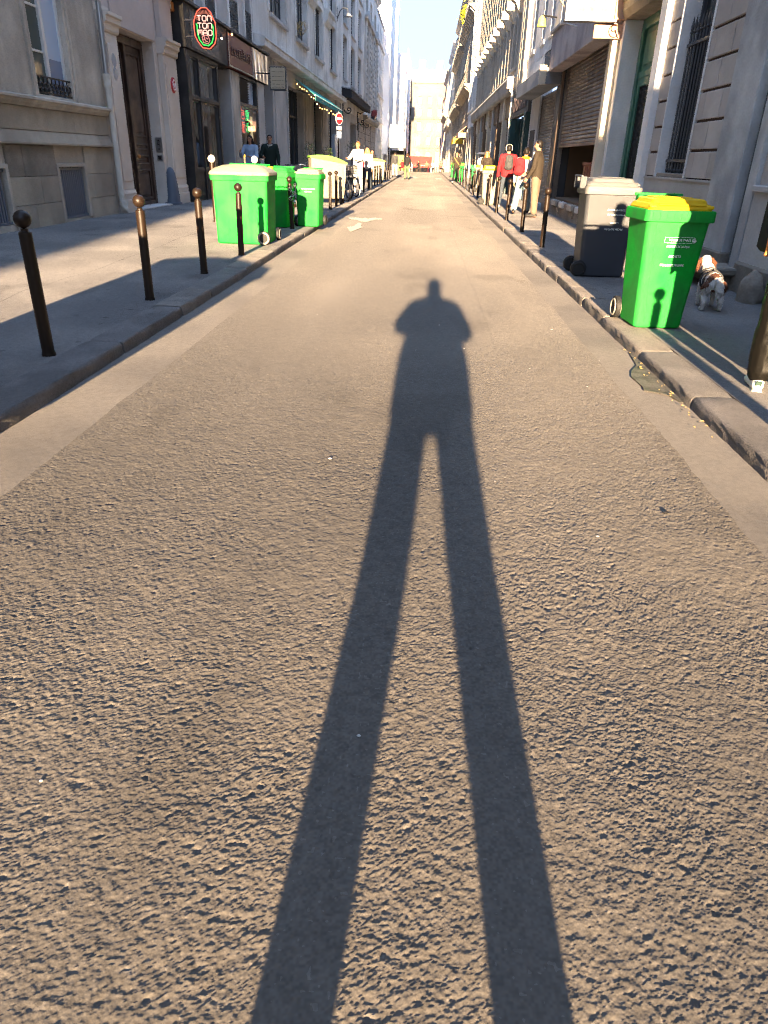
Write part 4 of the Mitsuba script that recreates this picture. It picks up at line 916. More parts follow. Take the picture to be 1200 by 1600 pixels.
# ---------------------------------------------------------------- the building that closes the street
mott('stone_end', (.185, .178, .162), (.15, .144, .13), .25, 1.5, .06, .8, streak=.3)
Z = thing('end_building', 'sunlit white building closing the far end of the street', 'building')
cols = [-7.6, -5.0, -2.6, -.2, 2.2, 4.6, 7.0]; fl = [(1.2, 3.2), (4.6, 6.4), (7.6, 9.4), (10.6, 12.2), (13.2, 14.6)]
P_ = Polygon([(-14, -4), (14, -4), (14, 17.5), (-14, 17.5)])
for x in cols:
    for c, d in fl: P_ = P_.difference(sbox(x, c, x+.9, d))
m = MB(); m.prism(P_, .5, o=(0, 192.5, 0), e1=(1, 0, 0), e2=(0, 0, 1), e3=(0, -1, 0)); part(Z, 'wall', m, 'stone_end')
for x in cols:
    for c, d in fl:
        m = MB(); m.box(x, x+.9, 192.3, 192.36, c, d); k = part(Z, 'window', m, 'iron_black'); m = MB(); m.box(x+.41, x+.49, 192.2, 192.3, c, d); m.box(x, x+.06, 192.2, 192.3, c, d); m.box(x+.84, x+.9, 192.2, 192.3, c, d); part(k, 'frame', m, 'iron_grey', kind='stuff')
for z in (3.9, 10.0, 17.3):
    m = MB(); m.box(-14, 14, 191.7, 192.0, z, z+.35); part(Z, 'band', m, 'stone_end')
m = MB(); m.prism([(-14, 17.6), (14, 17.6), (13, 20.0), (-13, 20.0)], 10, o=(0, 202, 0), e1=(1, 0, 0), e2=(0, 0, 1), e3=(0, -1, 0)); rf = part(Z, 'roof', m, 'zinc')
for x in (-2.6, 1.4, 6):
    m = MB(); m.box(x, x+1.4, 193, 194, 19, 22.0); part(rf, 'chimney', m, 'stone_beige')
for x in (-1.0, 3.0): m = MB(); m.box(x, x+1.2, 191.9, 193, 17.7, 19.4); part(rf, 'dormer', m, 'stone_white')
Q = thing('orange_roof_house', 'small white house with an orange tiled roof on the right before the end building', 'building')
m = MB(); m.box(3.2, 8, 176, 186, -4, 13.0); part(Q, 'wall', m, 'plaster_white'); m = MB(); m.prism([(3.0, 13.0), (8.2, 13.0), (8.2, 15.4), (4.4, 15.4)], 10.4, o=(0, 175.8, 0), e1=(1, 0, 0), e2=(0, 0, 1), e3=(0, 1, 0)); part(Q, 'roof', m, 'brick_orange')
m = MB(); m.box(3.9, 4.6, 175.9, 176.0, 10.8, 12.2); part(Q, 'window', m, 'pane_dark')
t = thing('red_awning', 'red cafe awning at the far end of the street', 'awning')
g_ = float(gz(182)); m = MB(); m.prism([(0, 4.6), (1.9, 3.1), (1.9, 2.7), (0, 4.3)], 5.2, o=(-3.9, 184, g_), e1=(0, -1, 0), e2=(0, 0, 1), e3=(1, 0, 0)); part(t, 'canopy', m, 'awning_red')
m = MB(); m.box(-3.9, 1.3, 182.06, 182.1, g_+2.3, g_+2.75); part(t, 'valance', m, 'awning_red')
for x in (-3.8, 1.2): m = MB(); m.cyl((x, 182.15, g_), (x, 182.15, g_+2.8), .06, n=8); part(t, 'post', m, 'sign_white')
# ---------------------------------------------------------------- right 1: banded stone house with the barred window
K = thing('banded_stone_house', 'grey stone house with banded blocks and a barred window on the right', 'building')
flat('groove_brown', (.075, .05, .042), .9)
wo = (11.76, 13.20, 1.31, 4.6)
m = MB(); R8.panel(m, 10.5, 13.80, 1.29, 5.4, [wo], .4, -.035); R8.panel(m, 10.5, 13.80, 5.4, 16.5, [(11.76, 13.2, 6.6, 9)], .4, 0); kw = part(K, 'wall', m, 'groove_brown')
scene[kw]['bsdf'] = {'type': 'ref', 'id': 'groove_brown'}
m = MB(); R8.panel(m, 10.5, 14.16, -.2, 1.29, [], .4, -.005); R8.mould(m, 10.5, 13.8, [(-.3, 1.305), (.012, 1.30), (.012, 1.27), (-.3, 1.27)]); part(K, 'plinth', m, 'stone_grey')
mott('block_a', (.44, .40, .37), (.37, .335, .31), 2.2, 22, .06, .85, .002, 120); mott('block_b', (.50, .46, .425), (.42, .385, .355), 2.2, 22, .06, .85, .002, 120)
splits = [(10.84, 11.45), (11.13,), (10.84, 11.45), (11.13,), (10.86, 11.5), (11.14,), (10.85, 11.45), (11.13,), (10.85, 11.45)]
splitsL = [(), (), (), (), (), (), (), (), ()]
rs = random.Random(12)
for i in range(9):
    z0 = 1.315+i*.3675; z1 = z0+.332
    for a0, a1, sp in ((10.5, 11.72, splits[i]), (13.24, 13.78, splitsL[i])):
        e = [a0]+list(sp)+[a1]
        for a, b in zip(e[:-1], e[1:]):
            m = MB(); R8.box(m, a+.006, b-.006, -.036, rs.uniform(-.002, .003), z0, z1, .006); part(kw, 'stone_block', m, ('block_a', 'block_b', 'stone_block')[rs.randrange(3)])
m = MB()
R8.box(m, 11.72, 11.765, -.4, .012, 1.30, 4.6, .006); R8.box(m, 13.195, 13.24, -.4, .012, 1.30, 4.6, .006); part(K, 'window_jamb', m, 'plaster_white', kind='stuff')
m = MB(); R8.box(m, 11.7, 13.3, -.40, -.30, 1.28, 4.7); wk = part(K, 'window', m, 'pane_dark')
m = MB()
for u in (11.77, 12.45, 13.12): R8.box(m, u, u+.07, -.30, -.25, 1.36, 4.6)
R8.box(m, 11.84, 13.12, -.30, -.255, 1.36, 1.45); R8.box(m, 11.84, 13.12, -.30, -.255, 3.2, 3.28); part(wk, 'frame', m, 'frame_dark')
m = MB(); R8.box(m, 11.76, 13.2, -.28, -.02, 1.30, 1.36, .008); part(wk, 'sill', m, 'stone_dirty')
gk = part(K, 'window_grille', R8.box(MB(), 11.80, 13.17, -.175, -.125, 3.10, 3.14), 'iron_grey')
part(gk, 'lower_rail', R8.box(MB(), 11.80, 13.17, -.175, -.125, 1.52, 1.56), 'iron_grey')
for i in range(10):
    u = 11.86+i*.140; m = MB(); x = R8.x(-.15)
    m.cyl((x, u, 1.40), (x, u, 3.26), .0155, n=8); m.sphere((x, u, 3.28), (.028, .028, .02), 5); m.cyl((x, u, 3.29), (x, u, 3.36), .014, .024, 6); m.cyl((x, u, 3.36), (x, u, 3.50), .024, .002, 6); m.sphere((x, u, 1.40), (.024, .024, .03), 5); part(gk, 'bar', m, 'iron_grey', 40)
m = MB(); R8.box(m, 11.70, 13.25, -.40, .0, 4.6, 5.4); part(K, 'window_head', m, 'stone_grey')
# old painted pilaster, metal strip and the next house wall
m = MB(); R8.box(m, 9.62, 10.50, -.3, .045, .34, 16.5, .015); pk = part(K, 'pilaster', m, 'pil_old')
m = MB(); R8.box(m, 9.60, 10.52, -.3, .065, .14, .52, .03); part(pk, 'rough_base', m, 'stone_dirty')
m = MB(); R8.box(m, 9.34, 9.60, -.35, -.06, .34, 16.4, .01); part(K, 'metal_strip', m, 'iron_grey'); 
mott('strip_green', (.13, .15, .15), (.095, .112, .112), 2, 12, .08, .5, spec=.4); scene[list(scene)[-2]]['bsdf'] = {'type': 'ref', 'id': 'strip_green'}
m = MB(); R8.box(m, 9.12, 9.34, -.3, .03, .34, 16.4, .012); part(K, 'pale_strip', m, 'pil_old')
m = MB(); R8.box(m, 13.80, 14.16, -.5, .10, PAVZ-.1, 16.4, .012); R8.box(m, 13.78, 14.10, -.3, .13, PAVZ-.1, 1.0, .012); part(K, 'quoin_pilaster', m, 'plaster_white')
m = MB(); R8.mould(m, 9.0, 14.2, [(-.3, 17), (.4, 16.9), (.4, 16.7), (.1, 16.5), (-.3, 16.5)]); part(K, 'cornice', m, 'stone_grey')
V2 = thing('near_stone_house', 'pale stone house wall with a worn plinth at the right edge', 'building')
m = MB(); R8.panel(m, -4, 9.10, 1.26, 16.5, [(1.0, 2.4, 1.5, 4.4), (5.2, 6.6, 1.5, 4.4), (-3, -1.6, 1.5, 4.4)], .4, -.02); part(V2, 'wall', m, 'stone_block')
m = MB(); R8.panel(m, -4, 9.10, -.2, 1.26, [], .4, .02); R8.box(m, -4, 9.1, -.3, .06, 1.22, 1.29, .01); part(V2, 'plinth', m, 'stone_grey')
m = MB(); R8.box(m, 7.6, 9.14, -.2, .05, -.1, .47, .03); part(V2, 'rough_base', m, 'stone_dirty')
for a, b in ((1.0, 2.4), (5.2, 6.6), (-3, -1.6)): window(R8, V2, a, b, 1.5, 4.4, .25)
m = MB(); R8.box(m, 9.0, 10.75, -.45, .42, .30, .385, .02); R8.box(m, 9.15, 10.7, -.4, .12, .1, .30); tag(put(uniq('door_step'), m, 'stone_dirty'), 'worn stone step slab at the foot of the old pilaster, by the dog', 'step')
m = MB(); rr = np.random.default_rng(5); s_ = trimesh.creation.icosphere(3); v = s_.vertices*np.array([.13, .17, .23]); v *= (1+.35*(meshkit.fbm(s_.vertices*2.2, 3, 4)-.5))[:, None]; m.add(v+np.array([3.64, 8.25, .22]), s_.faces); tag(put(uniq('guard_stone'), m, 'stone_dirty', True), 'rough rounded guard stone at the foot of the right wall', 'stone')
AX = thing('shade_annex', 'added low stone annex behind the viewer that shades the right wall', 'building')  # added out of view, sized to shade the right wall and pavement
m = MB(); m.box(3.10, 9, -30, -5, -.2, 5.7); part(AX, 'wall', m, 'stone_grey'); m = MB(); m.box(3.0, 9, -30.1, -4.9, 5.7, 6.05, .03); part(AX, 'parapet', m, 'stone_grey'); m = MB(); m.box(3.06, 3.12, -12, -10.4, 1, 3.2); part(AX, 'window', m, 'pane_dark')
# ---------------------------------------------------------------- right 2: house with the green door and the shutters
GH = thing('shutter_shop_house', 'grey plastered house with the green door and two roller shutters', 'building')
g0, g1 = 14.18, 30.4
wcols = [(19.2, 20.2), (22.2, 23.2), (24.9, 25.6), (26.9, 27.6), (28.8, 29.5)]; wfl = ((5.2, 6.9), (7.8, 9.4), (10.4, 12.2), (13.2, 14.8))
m = MB(); R8.panel(m, g0, g1, 4.72, 16.2, openings(wcols, wfl), .4, 0); part(GH, 'wall', m, 'plaster_white')
for a, b in wcols:
    for c, d in wfl: window(R8, GH, a, b, c, d, .24, 'frame_white', 'pane_dark', 2, 2, sill=.05)
m = MB(); R8.mould(m, g0, 17.75, [(-.4, 4.75), (.22, 4.74), (.22, 4.6), (.15, 4.52), (.15, 4.38), (.08, 4.3), (.08, 4.15), (.02, 4.02), (-.4, 4.02)]); part(GH, 'door_lintel', m, 'stone_dirty')
m = MB(); R8.box(m, 14.18, 14.6, -.5, -.02, PAVZ, 4.02); R8.box(m, 17.02, 17.24, -.6, .0, PAVZ, 4.02, .01); part(GH, 'door_jamb', m, 'plaster_white', kind='stuff')
dk = part(GH, 'green_door', (lambda m: (R8.box(m, 14.62, 14.80, -.45, -.34, .3, 4.02, .01), R8.box(m, 16.82, 17.00, -.45, -.34, .3, 4.02, .01), R8.box(m, 14.8, 16.82, -.45, -.34, 3.84, 4.02, .01), R8.box(m, 14.8, 16.82, -.44, -.36, 3.0, 3.12, .01), m)[-1])(MB()), 'green_door', label='tall dark green door with a barred glass panel')
for a, b in ((14.82, 15.78), (15.84, 16.80)):
    m = MB()
    for p, q, y0, y1 in ((a, a+.14, .32, 3.0), (b-.14, b, .32, 3.0), (a+.14, b-.14, .32, .62), (a+.14, b-.14, 2.86, 3.0), (a+.14, b-.14, 1.06, 1.18)): R8.box(m, p, q, -.44, -.37, y0, y1, .008)
    R8.box(m, a+.14, b-.14, -.43, -.405, .62, 1.06); R8.box(m, a+.22, b-.22, -.405, -.385, .70, .98, .01)
    lk = part(dk, 'leaf', m, 'green_door')
    m = MB(); R8.box(m, a+.14, b-.14, -.43, -.415, 1.18, 2.86); part(dk, 'pane', m, 'pane_dark')
    m = MB()
    for j in range(8): R8.box(m, a+.17+j*.088, a+.182+j*.088, -.41, -.395, 1.18, 2.86)
    for j in range(14): R8.box(m, a+.14, b-.14, -.414, -.40, 1.26+j*.115, 1.272+j*.115)
    part(dk, 'iron_mesh', m, 'iron_black', kind='stuff')
    m = MB(); R8.box(m, a, b, -.42, -.40, 3.12, 3.84); R8.box(m, a+.1, b-.1, -.40, -.375, 3.22, 3.74, .01); part(dk, 'top_panel', m, 'green_door')
m = MB(); R8.box(m, 14.4, 17.1, -.7, -.0, .1, .30, .02); part(GH, 'door_step', m, 'stone_dirty')
m = MB(); R8.box(m, 14.5, 17.1, -.9, -.5, .2, 4.2); part(GH, 'door_back', m, 'room_dark')
m = MB(); R8.box(m, 17.26, 17.50, -.4, .15, PAVZ-.1, 3.78, .012); R8.box(m, 17.52, 17.72, -.4, .12, PAVZ-.1, 3.78, .012); part(GH, 'cream_pilaster', m, 'cream_paint', kind='stuff')
# shutter one: each slat a piece
def shutter(u0, u1, z0, z1, w, lab, mat_):
    k = part(GH, 'roller_shutter', R8.box(MB(), u0-.06, u0+.03, w-.08, w+.05, PAVZ, z1), 'shutter_steel', label=lab)
    part(k, 'guide_rail', R8.box(MB(), u1-.03, u1+.06, w-.08, w+.05, PAVZ, z1), 'shutter_steel')
    n = int((z1-z0)/.092)
    for i in range(n):
        z = z0+.07+i*(z1-z0-.07)/n; h = (z1-z0-.07)/n; m = MB()
        m.prism([(w-.02, z+.002), (w+.006, z+.002), (w+.020, z+.010), (w+.022, z+h*.35), (w+.012, z+h*.72), (w-.004, z+h*.98), (w-.02, z+h*.98)], u1-u0-.06, o=(R8.X, u0+.03, 0), e1=(-1, 0, 0), e2=(0, 0, 1), e3=(0, 1, 0)); part(k, 'slat', m, mat_)
    m = MB(); R8.box(m, u0+.03, u1-.03, w-.03, w+.03, z0, z0+.068, .006); part(k, 'bottom_rail', m, 'shutter_steel')
    return k
shutter(17.95, 23.5, 1.86, 3.92, -.08, 'half raised brown steel roller shutter', 'shutter_steel')
mott('shutter_dull', (.30, .265, .23), (.22, .195, .17), 1.4, 10, .1, .5, metal=.3, streak=.4)
shutter(24.75, 28.2, .25, 3.5, -.12, 'closed grey brown roller shutter further up the street', 'shutter_dull')
m = MB(); R8.box(m, 23.58, 24.66, -.4, .02, PAVZ-.1, 4.0, .02); part(GH, 'shop_pier', m, 'iron_grey'); m = MB(); R8.box(m, 23.56, 23.64, .0, .07, PAVZ, 3.78, .01); part(GH, 'brass_edge', m, 'wood_brown')
m = MB(); R8.box(m, 28.28, 30.4, -.4, .0, PAVZ-.1, 4.72, .02); part(GH, 'shop_pier', m, 'plaster_white'); m = MB(); R8.box(m, 28.7, 29.9, -.01, .02, PAVZ, 2.5, .01); part(GH, 'side_door', m, 'iron_grey')
m = MB(); R8.box(m, 17.8, 28.3, -.4, -.02, 3.9, 4.72); part(GH, 'shop_header', m, 'iron_grey')
# fascia, stained canvas, with a salmon end
fk = part(GH, 'fascia', (lambda m: R8.box(m, 17.24, 24.1, .0, .40, 3.80, 4.70, .012))(MB()), 'shutter_dull')
mott('stained_canvas', (.28, .25, .27), (.44, .40, .40), 1.4, 3.5, .10, .7, .01, 6, streak=.9); scene[fk]['bsdf'] = {'type': 'ref', 'id': 'stained_canvas'}
m = MB(); R8.box(m, 17.17, 17.23, .0, .57, 3.72, 3.97, .008); ek = part(GH, 'fascia_end', m, 'salmon', label='salmon end board with a dark ring emblem')
m = MB(); cx, cz = R8.x(.17), 3.85
m.torus((cx, 17.16, cz), .105, .009, (0, 1, 0), 26, 5, 0, 5.2); m.tube([(cx+.01, 17.16, cz+.02), (cx+.09, 17.16, cz-.12)], .010, 5); m.torus((cx-.01, 17.16, cz+.04), .055, .008, (0, 1, 0), 14, 5, .5, 5.6); part(ek, 'ring_emblem', m, 'letter_dark')
m = MB(); R8.box(m, 17.7, 24.15, .38, .46, 4.70, 4.78, .01); part(GH, 'fascia_cap', m, 'zinc')
# hooks and rods on the fascia
for u, ln in ((18.8, .3), (20.2, .34)):
    t = thing('fascia_lamp', 'thin white lamp arm reaching from the stained fascia' if u < 19 else 'second thin white lamp arm on the stained fascia', 'lamp'); m = MB(); m.cyl((R8.x(.40), u, 4.35), (R8.x(.40+ln), u, 4.42), .016, n=6); part(t, 'arm', m, 'sign_white'); m = MB(); m.box(R8.x(.40+ln)-.06, R8.x(.40+ln)+.04, u-.10, u+.10, 4.38, 4.45, .01); part(t, 'head', m, 'sign_white')
# open shop below shutter one
m = MB(); R8.box(m, 17.8, 23.6, -2.5, -2.4, .0, 3.9); R8.box(m, 17.75, 17.8, -2.5, -.4, 0, 3.9); R8.box(m, 23.6, 23.65, -2.5, -.4, 0, 3.9); R8.box(m, 17.8, 23.6, -2.4, -.1, 3.85, 3.9); R8.box(m, 17.8, 23.6, -2.4, -.1, .2, .55); part(GH, 'shop_room', m, 'room_warm', kind='stuff')
m = MB(); R8.box(m, 17.74, 24.6, -.3, .10, -.1, .50, .025); part(GH, 'shop_base', m, 'stone_dirty')
rs = random.Random(9)
for i, (u, w_) in enumerate(((18.3, .5), (19.3, .6), (20.6, .5), (21.7, .7))):
    m = MB(); R8.box(m, u, u+w_, .02, .16, .38, .53, .02); part(GH, 'base_stone', m, ('stone_white', 'stone_beige')[i % 2])
for u in (19.1, 21.3):
    m = MB(); R8.box(m, u, u+.22, .10, .108, .22, .36); part(GH, 'vent_hole', m, 'iron_black')
t = thing('wooden_rack', 'dark red brown wooden rack inside the half open shop', 'rack'); 
for j in range(4): m = MB(); R8.box(m, 19.9+j*.30, 20.13+j*.30, -.42, -.36, .55, 1.42, .01); part(t, 'slat', m, 'panel_redbrown')
m = MB(); R8.box(m, 19.85, 21.1, -.45, -.34, 1.42, 1.50, .01); part(t, 'top_rail', m, 'panel_redbrown')
t = thing('notice_board', 'grey notice board above the wooden rack', 'notice board'); m = MB(); R8.box(m, 19.95, 20.9, -.60, -.57, 1.52, 1.84, .006); part(t, 'board', m, 'zinc'); m = MB(); R8.box(m, 20.0, 20.85, -.568, -.562, 1.57, 1.79); part(t, 'sheet', m, 'lid_grey')
t = thing('steel_churn', 'round steel churn in the shop opening', 'churn'); m = MB(); m.lathe([(0, .9), (.12, .9), (.14, .84), (.2, .72), (.2, .02), (0, 0)], (R8.x(-.45), 18.9, .55), 18); part(t, 'body', m, 'steel', 40); m = MB(); m.torus((R8.x(-.45), 18.9, 1.42), .13, .018, (0, 0, 1), 18, 6); part(t, 'rim', m, 'steel', 40)
t = thing('shop_plant', 'dark leafy pot plant inside the half open shop', 'plant'); m = MB(); m.lathe([(.0, 0), (.14, 0), (.18, .3), (0, .3)], (R8.x(-.7), 18.35, .55), 12); part(t, 'pot', m, 'brick_dark', 40); m = MB(); rr = random.Random(2)
for i in range(60):
    a, b = rr.uniform(0, 6.28), rr.uniform(.2, 1.2); L_ = rr.uniform(.3, .55); p = np.array([R8.x(-.7), 18.35, .85]); d = np.array([math.cos(a)*math.cos(b), math.sin(a)*math.cos(b), math.sin(b)]); q = p+d*L_; s_ = np.cross(d, [0, 0, 1])*.04
    m.add([p, p+d*L_*.55+s_, q, p+d*L_*.55-s_], [[0, 1, 2, 3]])
part(t, 'leaves', m, 'leaf_green', kind='stuff')
# white projecting sign over the pilaster
t = thing('white_box_sign', 'big sunlit white box sign with faded yellow marks, top right of the shutter', 'sign')
m = MB(); m.box(2.66, 3.56, 17.02, 17.20, 4.02, 5.1, .012); part(t, 'face', m, 'sign_face')
m = MB(); m.box(2.60, 3.62, 16.99, 17.23, 3.98, 4.02); m.box(2.60, 2.655, 16.99, 17.23, 4.02, 5.1); part(t, 'frame', m, 'zinc')
m = MB(); m.box(3.58, 3.86, 17.06, 17.2, 4.03, 5.1, .01); part(t, 'salmon_board', m, 'salmon')
m = MB(); rr = random.Random(6)
for x in (2.84, 3.06, 3.28):
    for j in range(5): m.box(x, x+rr.uniform(.07, .15), 17.012, 17.02, 4.14+j*.17, 4.14+j*.17+rr.uniform(.03, .09))
part(t, 'faded_marks', m, 'sign_yellow', kind='stuff')
# grey canopy with a cream end
t = thing('grey_canopy', 'grey box canopy with a cream end over the second shutter', 'canopy')
m = MB(); m.box(3.18, 3.80, 24.14, 30.2, 3.50, 3.92, .012); part(t, 'box', m, 'zinc'); m = MB(); m.box(3.14, 3.34, 24.08, 24.14, 3.48, 3.97, .01); part(t, 'end_board', m, 'cream_paint')
# lamp bracket with yellow fittings and rods higher up
t = thing('projecting_arm', 'pale double arm with lamps jutting from the plaster wall above the shutters', 'lamp')
for dz in (0, .22): m = MB(); m.cyl((R8.x(.9), 21.6, 5.35+dz*.0), (R8.x(.0), 23.9, 5.10+dz), .022, n=6); part(t, 'arm', m, 'cream_paint')
m = MB(); m.lathe([(.03, .2), (.1, .1), (.14, -.1), (0, -.1)], (R8.x(.45), 26.4, 5.3), 12); part(t, 'lamp_head', m, 'sign_yellow', 40)
m = MB(); m.cyl((R8.x(0), 26.4, 5.45), (R8.x(.46), 26.4, 5.5), .025, n=6); part(t, 'bracket', m, 'iron_black')
t = thing('wall_bracket', 'pale wall bracket with a small lamp on the plaster wall near the top', 'lamp')
m = MB(); m.cyl((R8.x(0), 22.8, 6.5), (R8.x(.7), 21.8, 6.55), .03, n=6); part(t, 'arm', m, 'cream_paint'); m = MB(); m.lathe([(.03, .15), (.1, .05), (.12, -.12), (0, -.12)], (R8.x(.35), 23.4, 6.25), 12); part(t, 'lamp_head', m, 'sign_yellow', 40)
# ---------------------------------------------------------------- right 3: dark green shop with pilasters
T3 = thing('green_shop', 'dark green shop front with a grey sign board of raised letters', 'building')
m = MB(); R8.panel(m, 30.42, 36.4, 4.1, 16.8, openings([(31.2, 32.1), (35.2, 36.0)], ((5.2, 7), (8.2, 10), (11.2, 13))), .4, 0); part(T3, 'wall', m, 'plaster_white')
for a, b in ((31.2, 32.1), (35.2, 36.0)):
    for c, d in ((5.2, 7), (8.2, 10), (11.2, 13)): window(R8, T3, a, b, c, d, .24, 'frame_white', 'pane_dark', 2, 2, sill=.05)
m = MB(); R8.box(m, 30.45, 36.3, -.1, .12, 3.15, 4.08, .015); sk = part(T3, 'sign_board', m, 'sign_greengrey')
m = MB(); rr = random.Random(3)
for i in range(4):
    u = 31.1+i*1.1
    R8.box(m, u, u+.14, .12, .18, 3.35, 3.86, .01); R8.box(m, u+.5, u+.64, .12, .18, 3.35, 3.86, .01)
    if i != 2: R8.box(m, u+.14, u+.5, .12, .17, 3.55+.2*(i % 2), 3.65+.2*(i % 2), .01)
part(sk, 'raised_letters', m, 'letter_brown', kind='stuff')
m = MB(); R8.box(m, 30.45, 31.0, -.3, .18, PAVZ, 3.15, .015); part(T3, 'teal_pilaster', m, 'teal_dark'); m = MB(); R8.box(m, 35.8, 36.3, -.3, .16, PAVZ, 3.15, .015); part(T3, 'teal_pilaster', m, 'teal_dark')
wk = part(T3, 'shop_window', (lambda m: ([R8.box(m, u-.06, u+.06, -.3, -.1, PAVZ, 3.15) for u in (31.1, 32.6, 34.1, 35.7)], R8.box(m, 31, 35.8, -.3, -.1, .1, .6), m)[-1])(MB()), 'teal_dark'); m = MB(); R8.box(m, 31, 35.8, -.3, -.25, .6, 3.15); part(wk, 'pane', m, 'pane_dark')
for u in (32.9, 34.0, 34.6):
    m = MB(); R8.box(m, u, u+.34, 0, .17, 4.12, 16.6, .012); part(T3, 'pilaster', m, 'cream_paint')
m = MB(); m.cyl((R8.x(.14), 36.35, PAVZ), (R8.x(.14), 36.35, 4.2), .07, n=10); part(T3, 'drain_pipe', m, 'pipe_cream', 40)
# ---------------------------------------------------------------- right 4: long tan facade with bracketed cornices
F4 = thing('bracketed_house', 'long tan facade with a bracketed balcony course and brown shop panels', 'building')
f0, f1 = 36.42, 66.0
cols = [(f0+1.0+i*3.25, f0+2.1+i*3.25) for i in range(9)]; fl = ((5.3, 7.0), (8.5, 10.4), (11.2, 13.0), (14, 15.6))
m = MB(); R8.panel(m, f0, f1, 4.2, 17.6, openings(cols, fl), .4, 0); part(F4, 'wall', m, 'facade_tan')
for a, b in cols:
    for j, (c, d) in enumerate(fl):
        k = window(R8, F4, a, b, c, d, .3, 'frame_white', 'pane_dark', 2, 3, sill=.08, surround='facade_tan')
    for a_, b_ in ((a-.32, a-.1), (b+.1, b+.32)): m = MB(); R8.box(m, a_, b_, 0, .10, 5.1, 7.3, .01); part(F4, 'window_pilaster', m, 'facade_tan'); m = MB(); R8.box(m, a_, b_, 0, .10, 8.4, 13.2, .01); part(F4, 'window_pilaster', m, 'facade_tan')
m = MB(); R8.mould(m, f0, f1, [(-.2, 4.86), (.36, 4.80), (.40, 4.70), (.36, 4.62), (.30, 4.30), (.25, 4.2), (-.2, 4.2)]); part(F4, 'shop_cornice', m, 'stone_grey')
m = MB(); R8.box(m, f0-.12, f0+.3, -.1, .42, 4.32, 4.80, .02); part(F4, 'cornice_block', m, 'cream_paint')
bk = part(F4, 'balcony_course', (lambda m: R8.mould(m, f0, f1, [(-.2, 8.05), (.10, 8.02), (.12, 7.9), (.06, 7.84), (-.2, 7.84)]))(MB()), 'facade_tan')
for i in range(12):
    u = f0+.5+i*2.44; m = MB(); R8.mould(m, u, u+.5, [(-.1, 8.0), (.46, 8.0), (.46, 7.66), (.30, 7.56), (.20, 7.35), (.10, 7.2), (-.1, 7.2)]); part(bk, 'bracket', m, 'cream_paint')
m = MB(); R8.mould(m, f0, f1, [(-.3, 18.1), (.5, 18.05), (.5, 17.9), (.2, 17.7), (.1, 17.6), (-.3, 17.6)]); part(F4, 'top_cornice', m, 'facade_tan')

for i in range(9):
    u = f0+.15+i*3.27
    m = MB(); R8.box(m, u, u+.5, -.3, .14, PAVZ-.1, 4.2, .02); part(F4, 'shop_pilaster', m, ('stone_grey', 'cream_paint', 'wood_brown')[i % 3])
    m = MB(); R8.box(m, u+.5, u+3.27, -.12, .05, 3.3, 4.2, .01); part(F4, 'shop_sign_panel', m, ('wood_tan', 'wood_brown', 'stone_beige')[(i*2) % 3])
    k = part(F4, 'shop_window', (lambda m: ([R8.box(m, u+.5+j*.68, u+.62+j*.68, -.25, -.1, PAVZ, 3.3) for j in range(5)], m)[-1])(MB()), ('wood_brown', 'frame_dark', 'cream_paint')[i % 3])
    m = MB(); R8.box(m, u+.5, u+3.27, -.3, -.2, PAVZ, 3.3); part(k, 'pane', m, 'pane_dark')
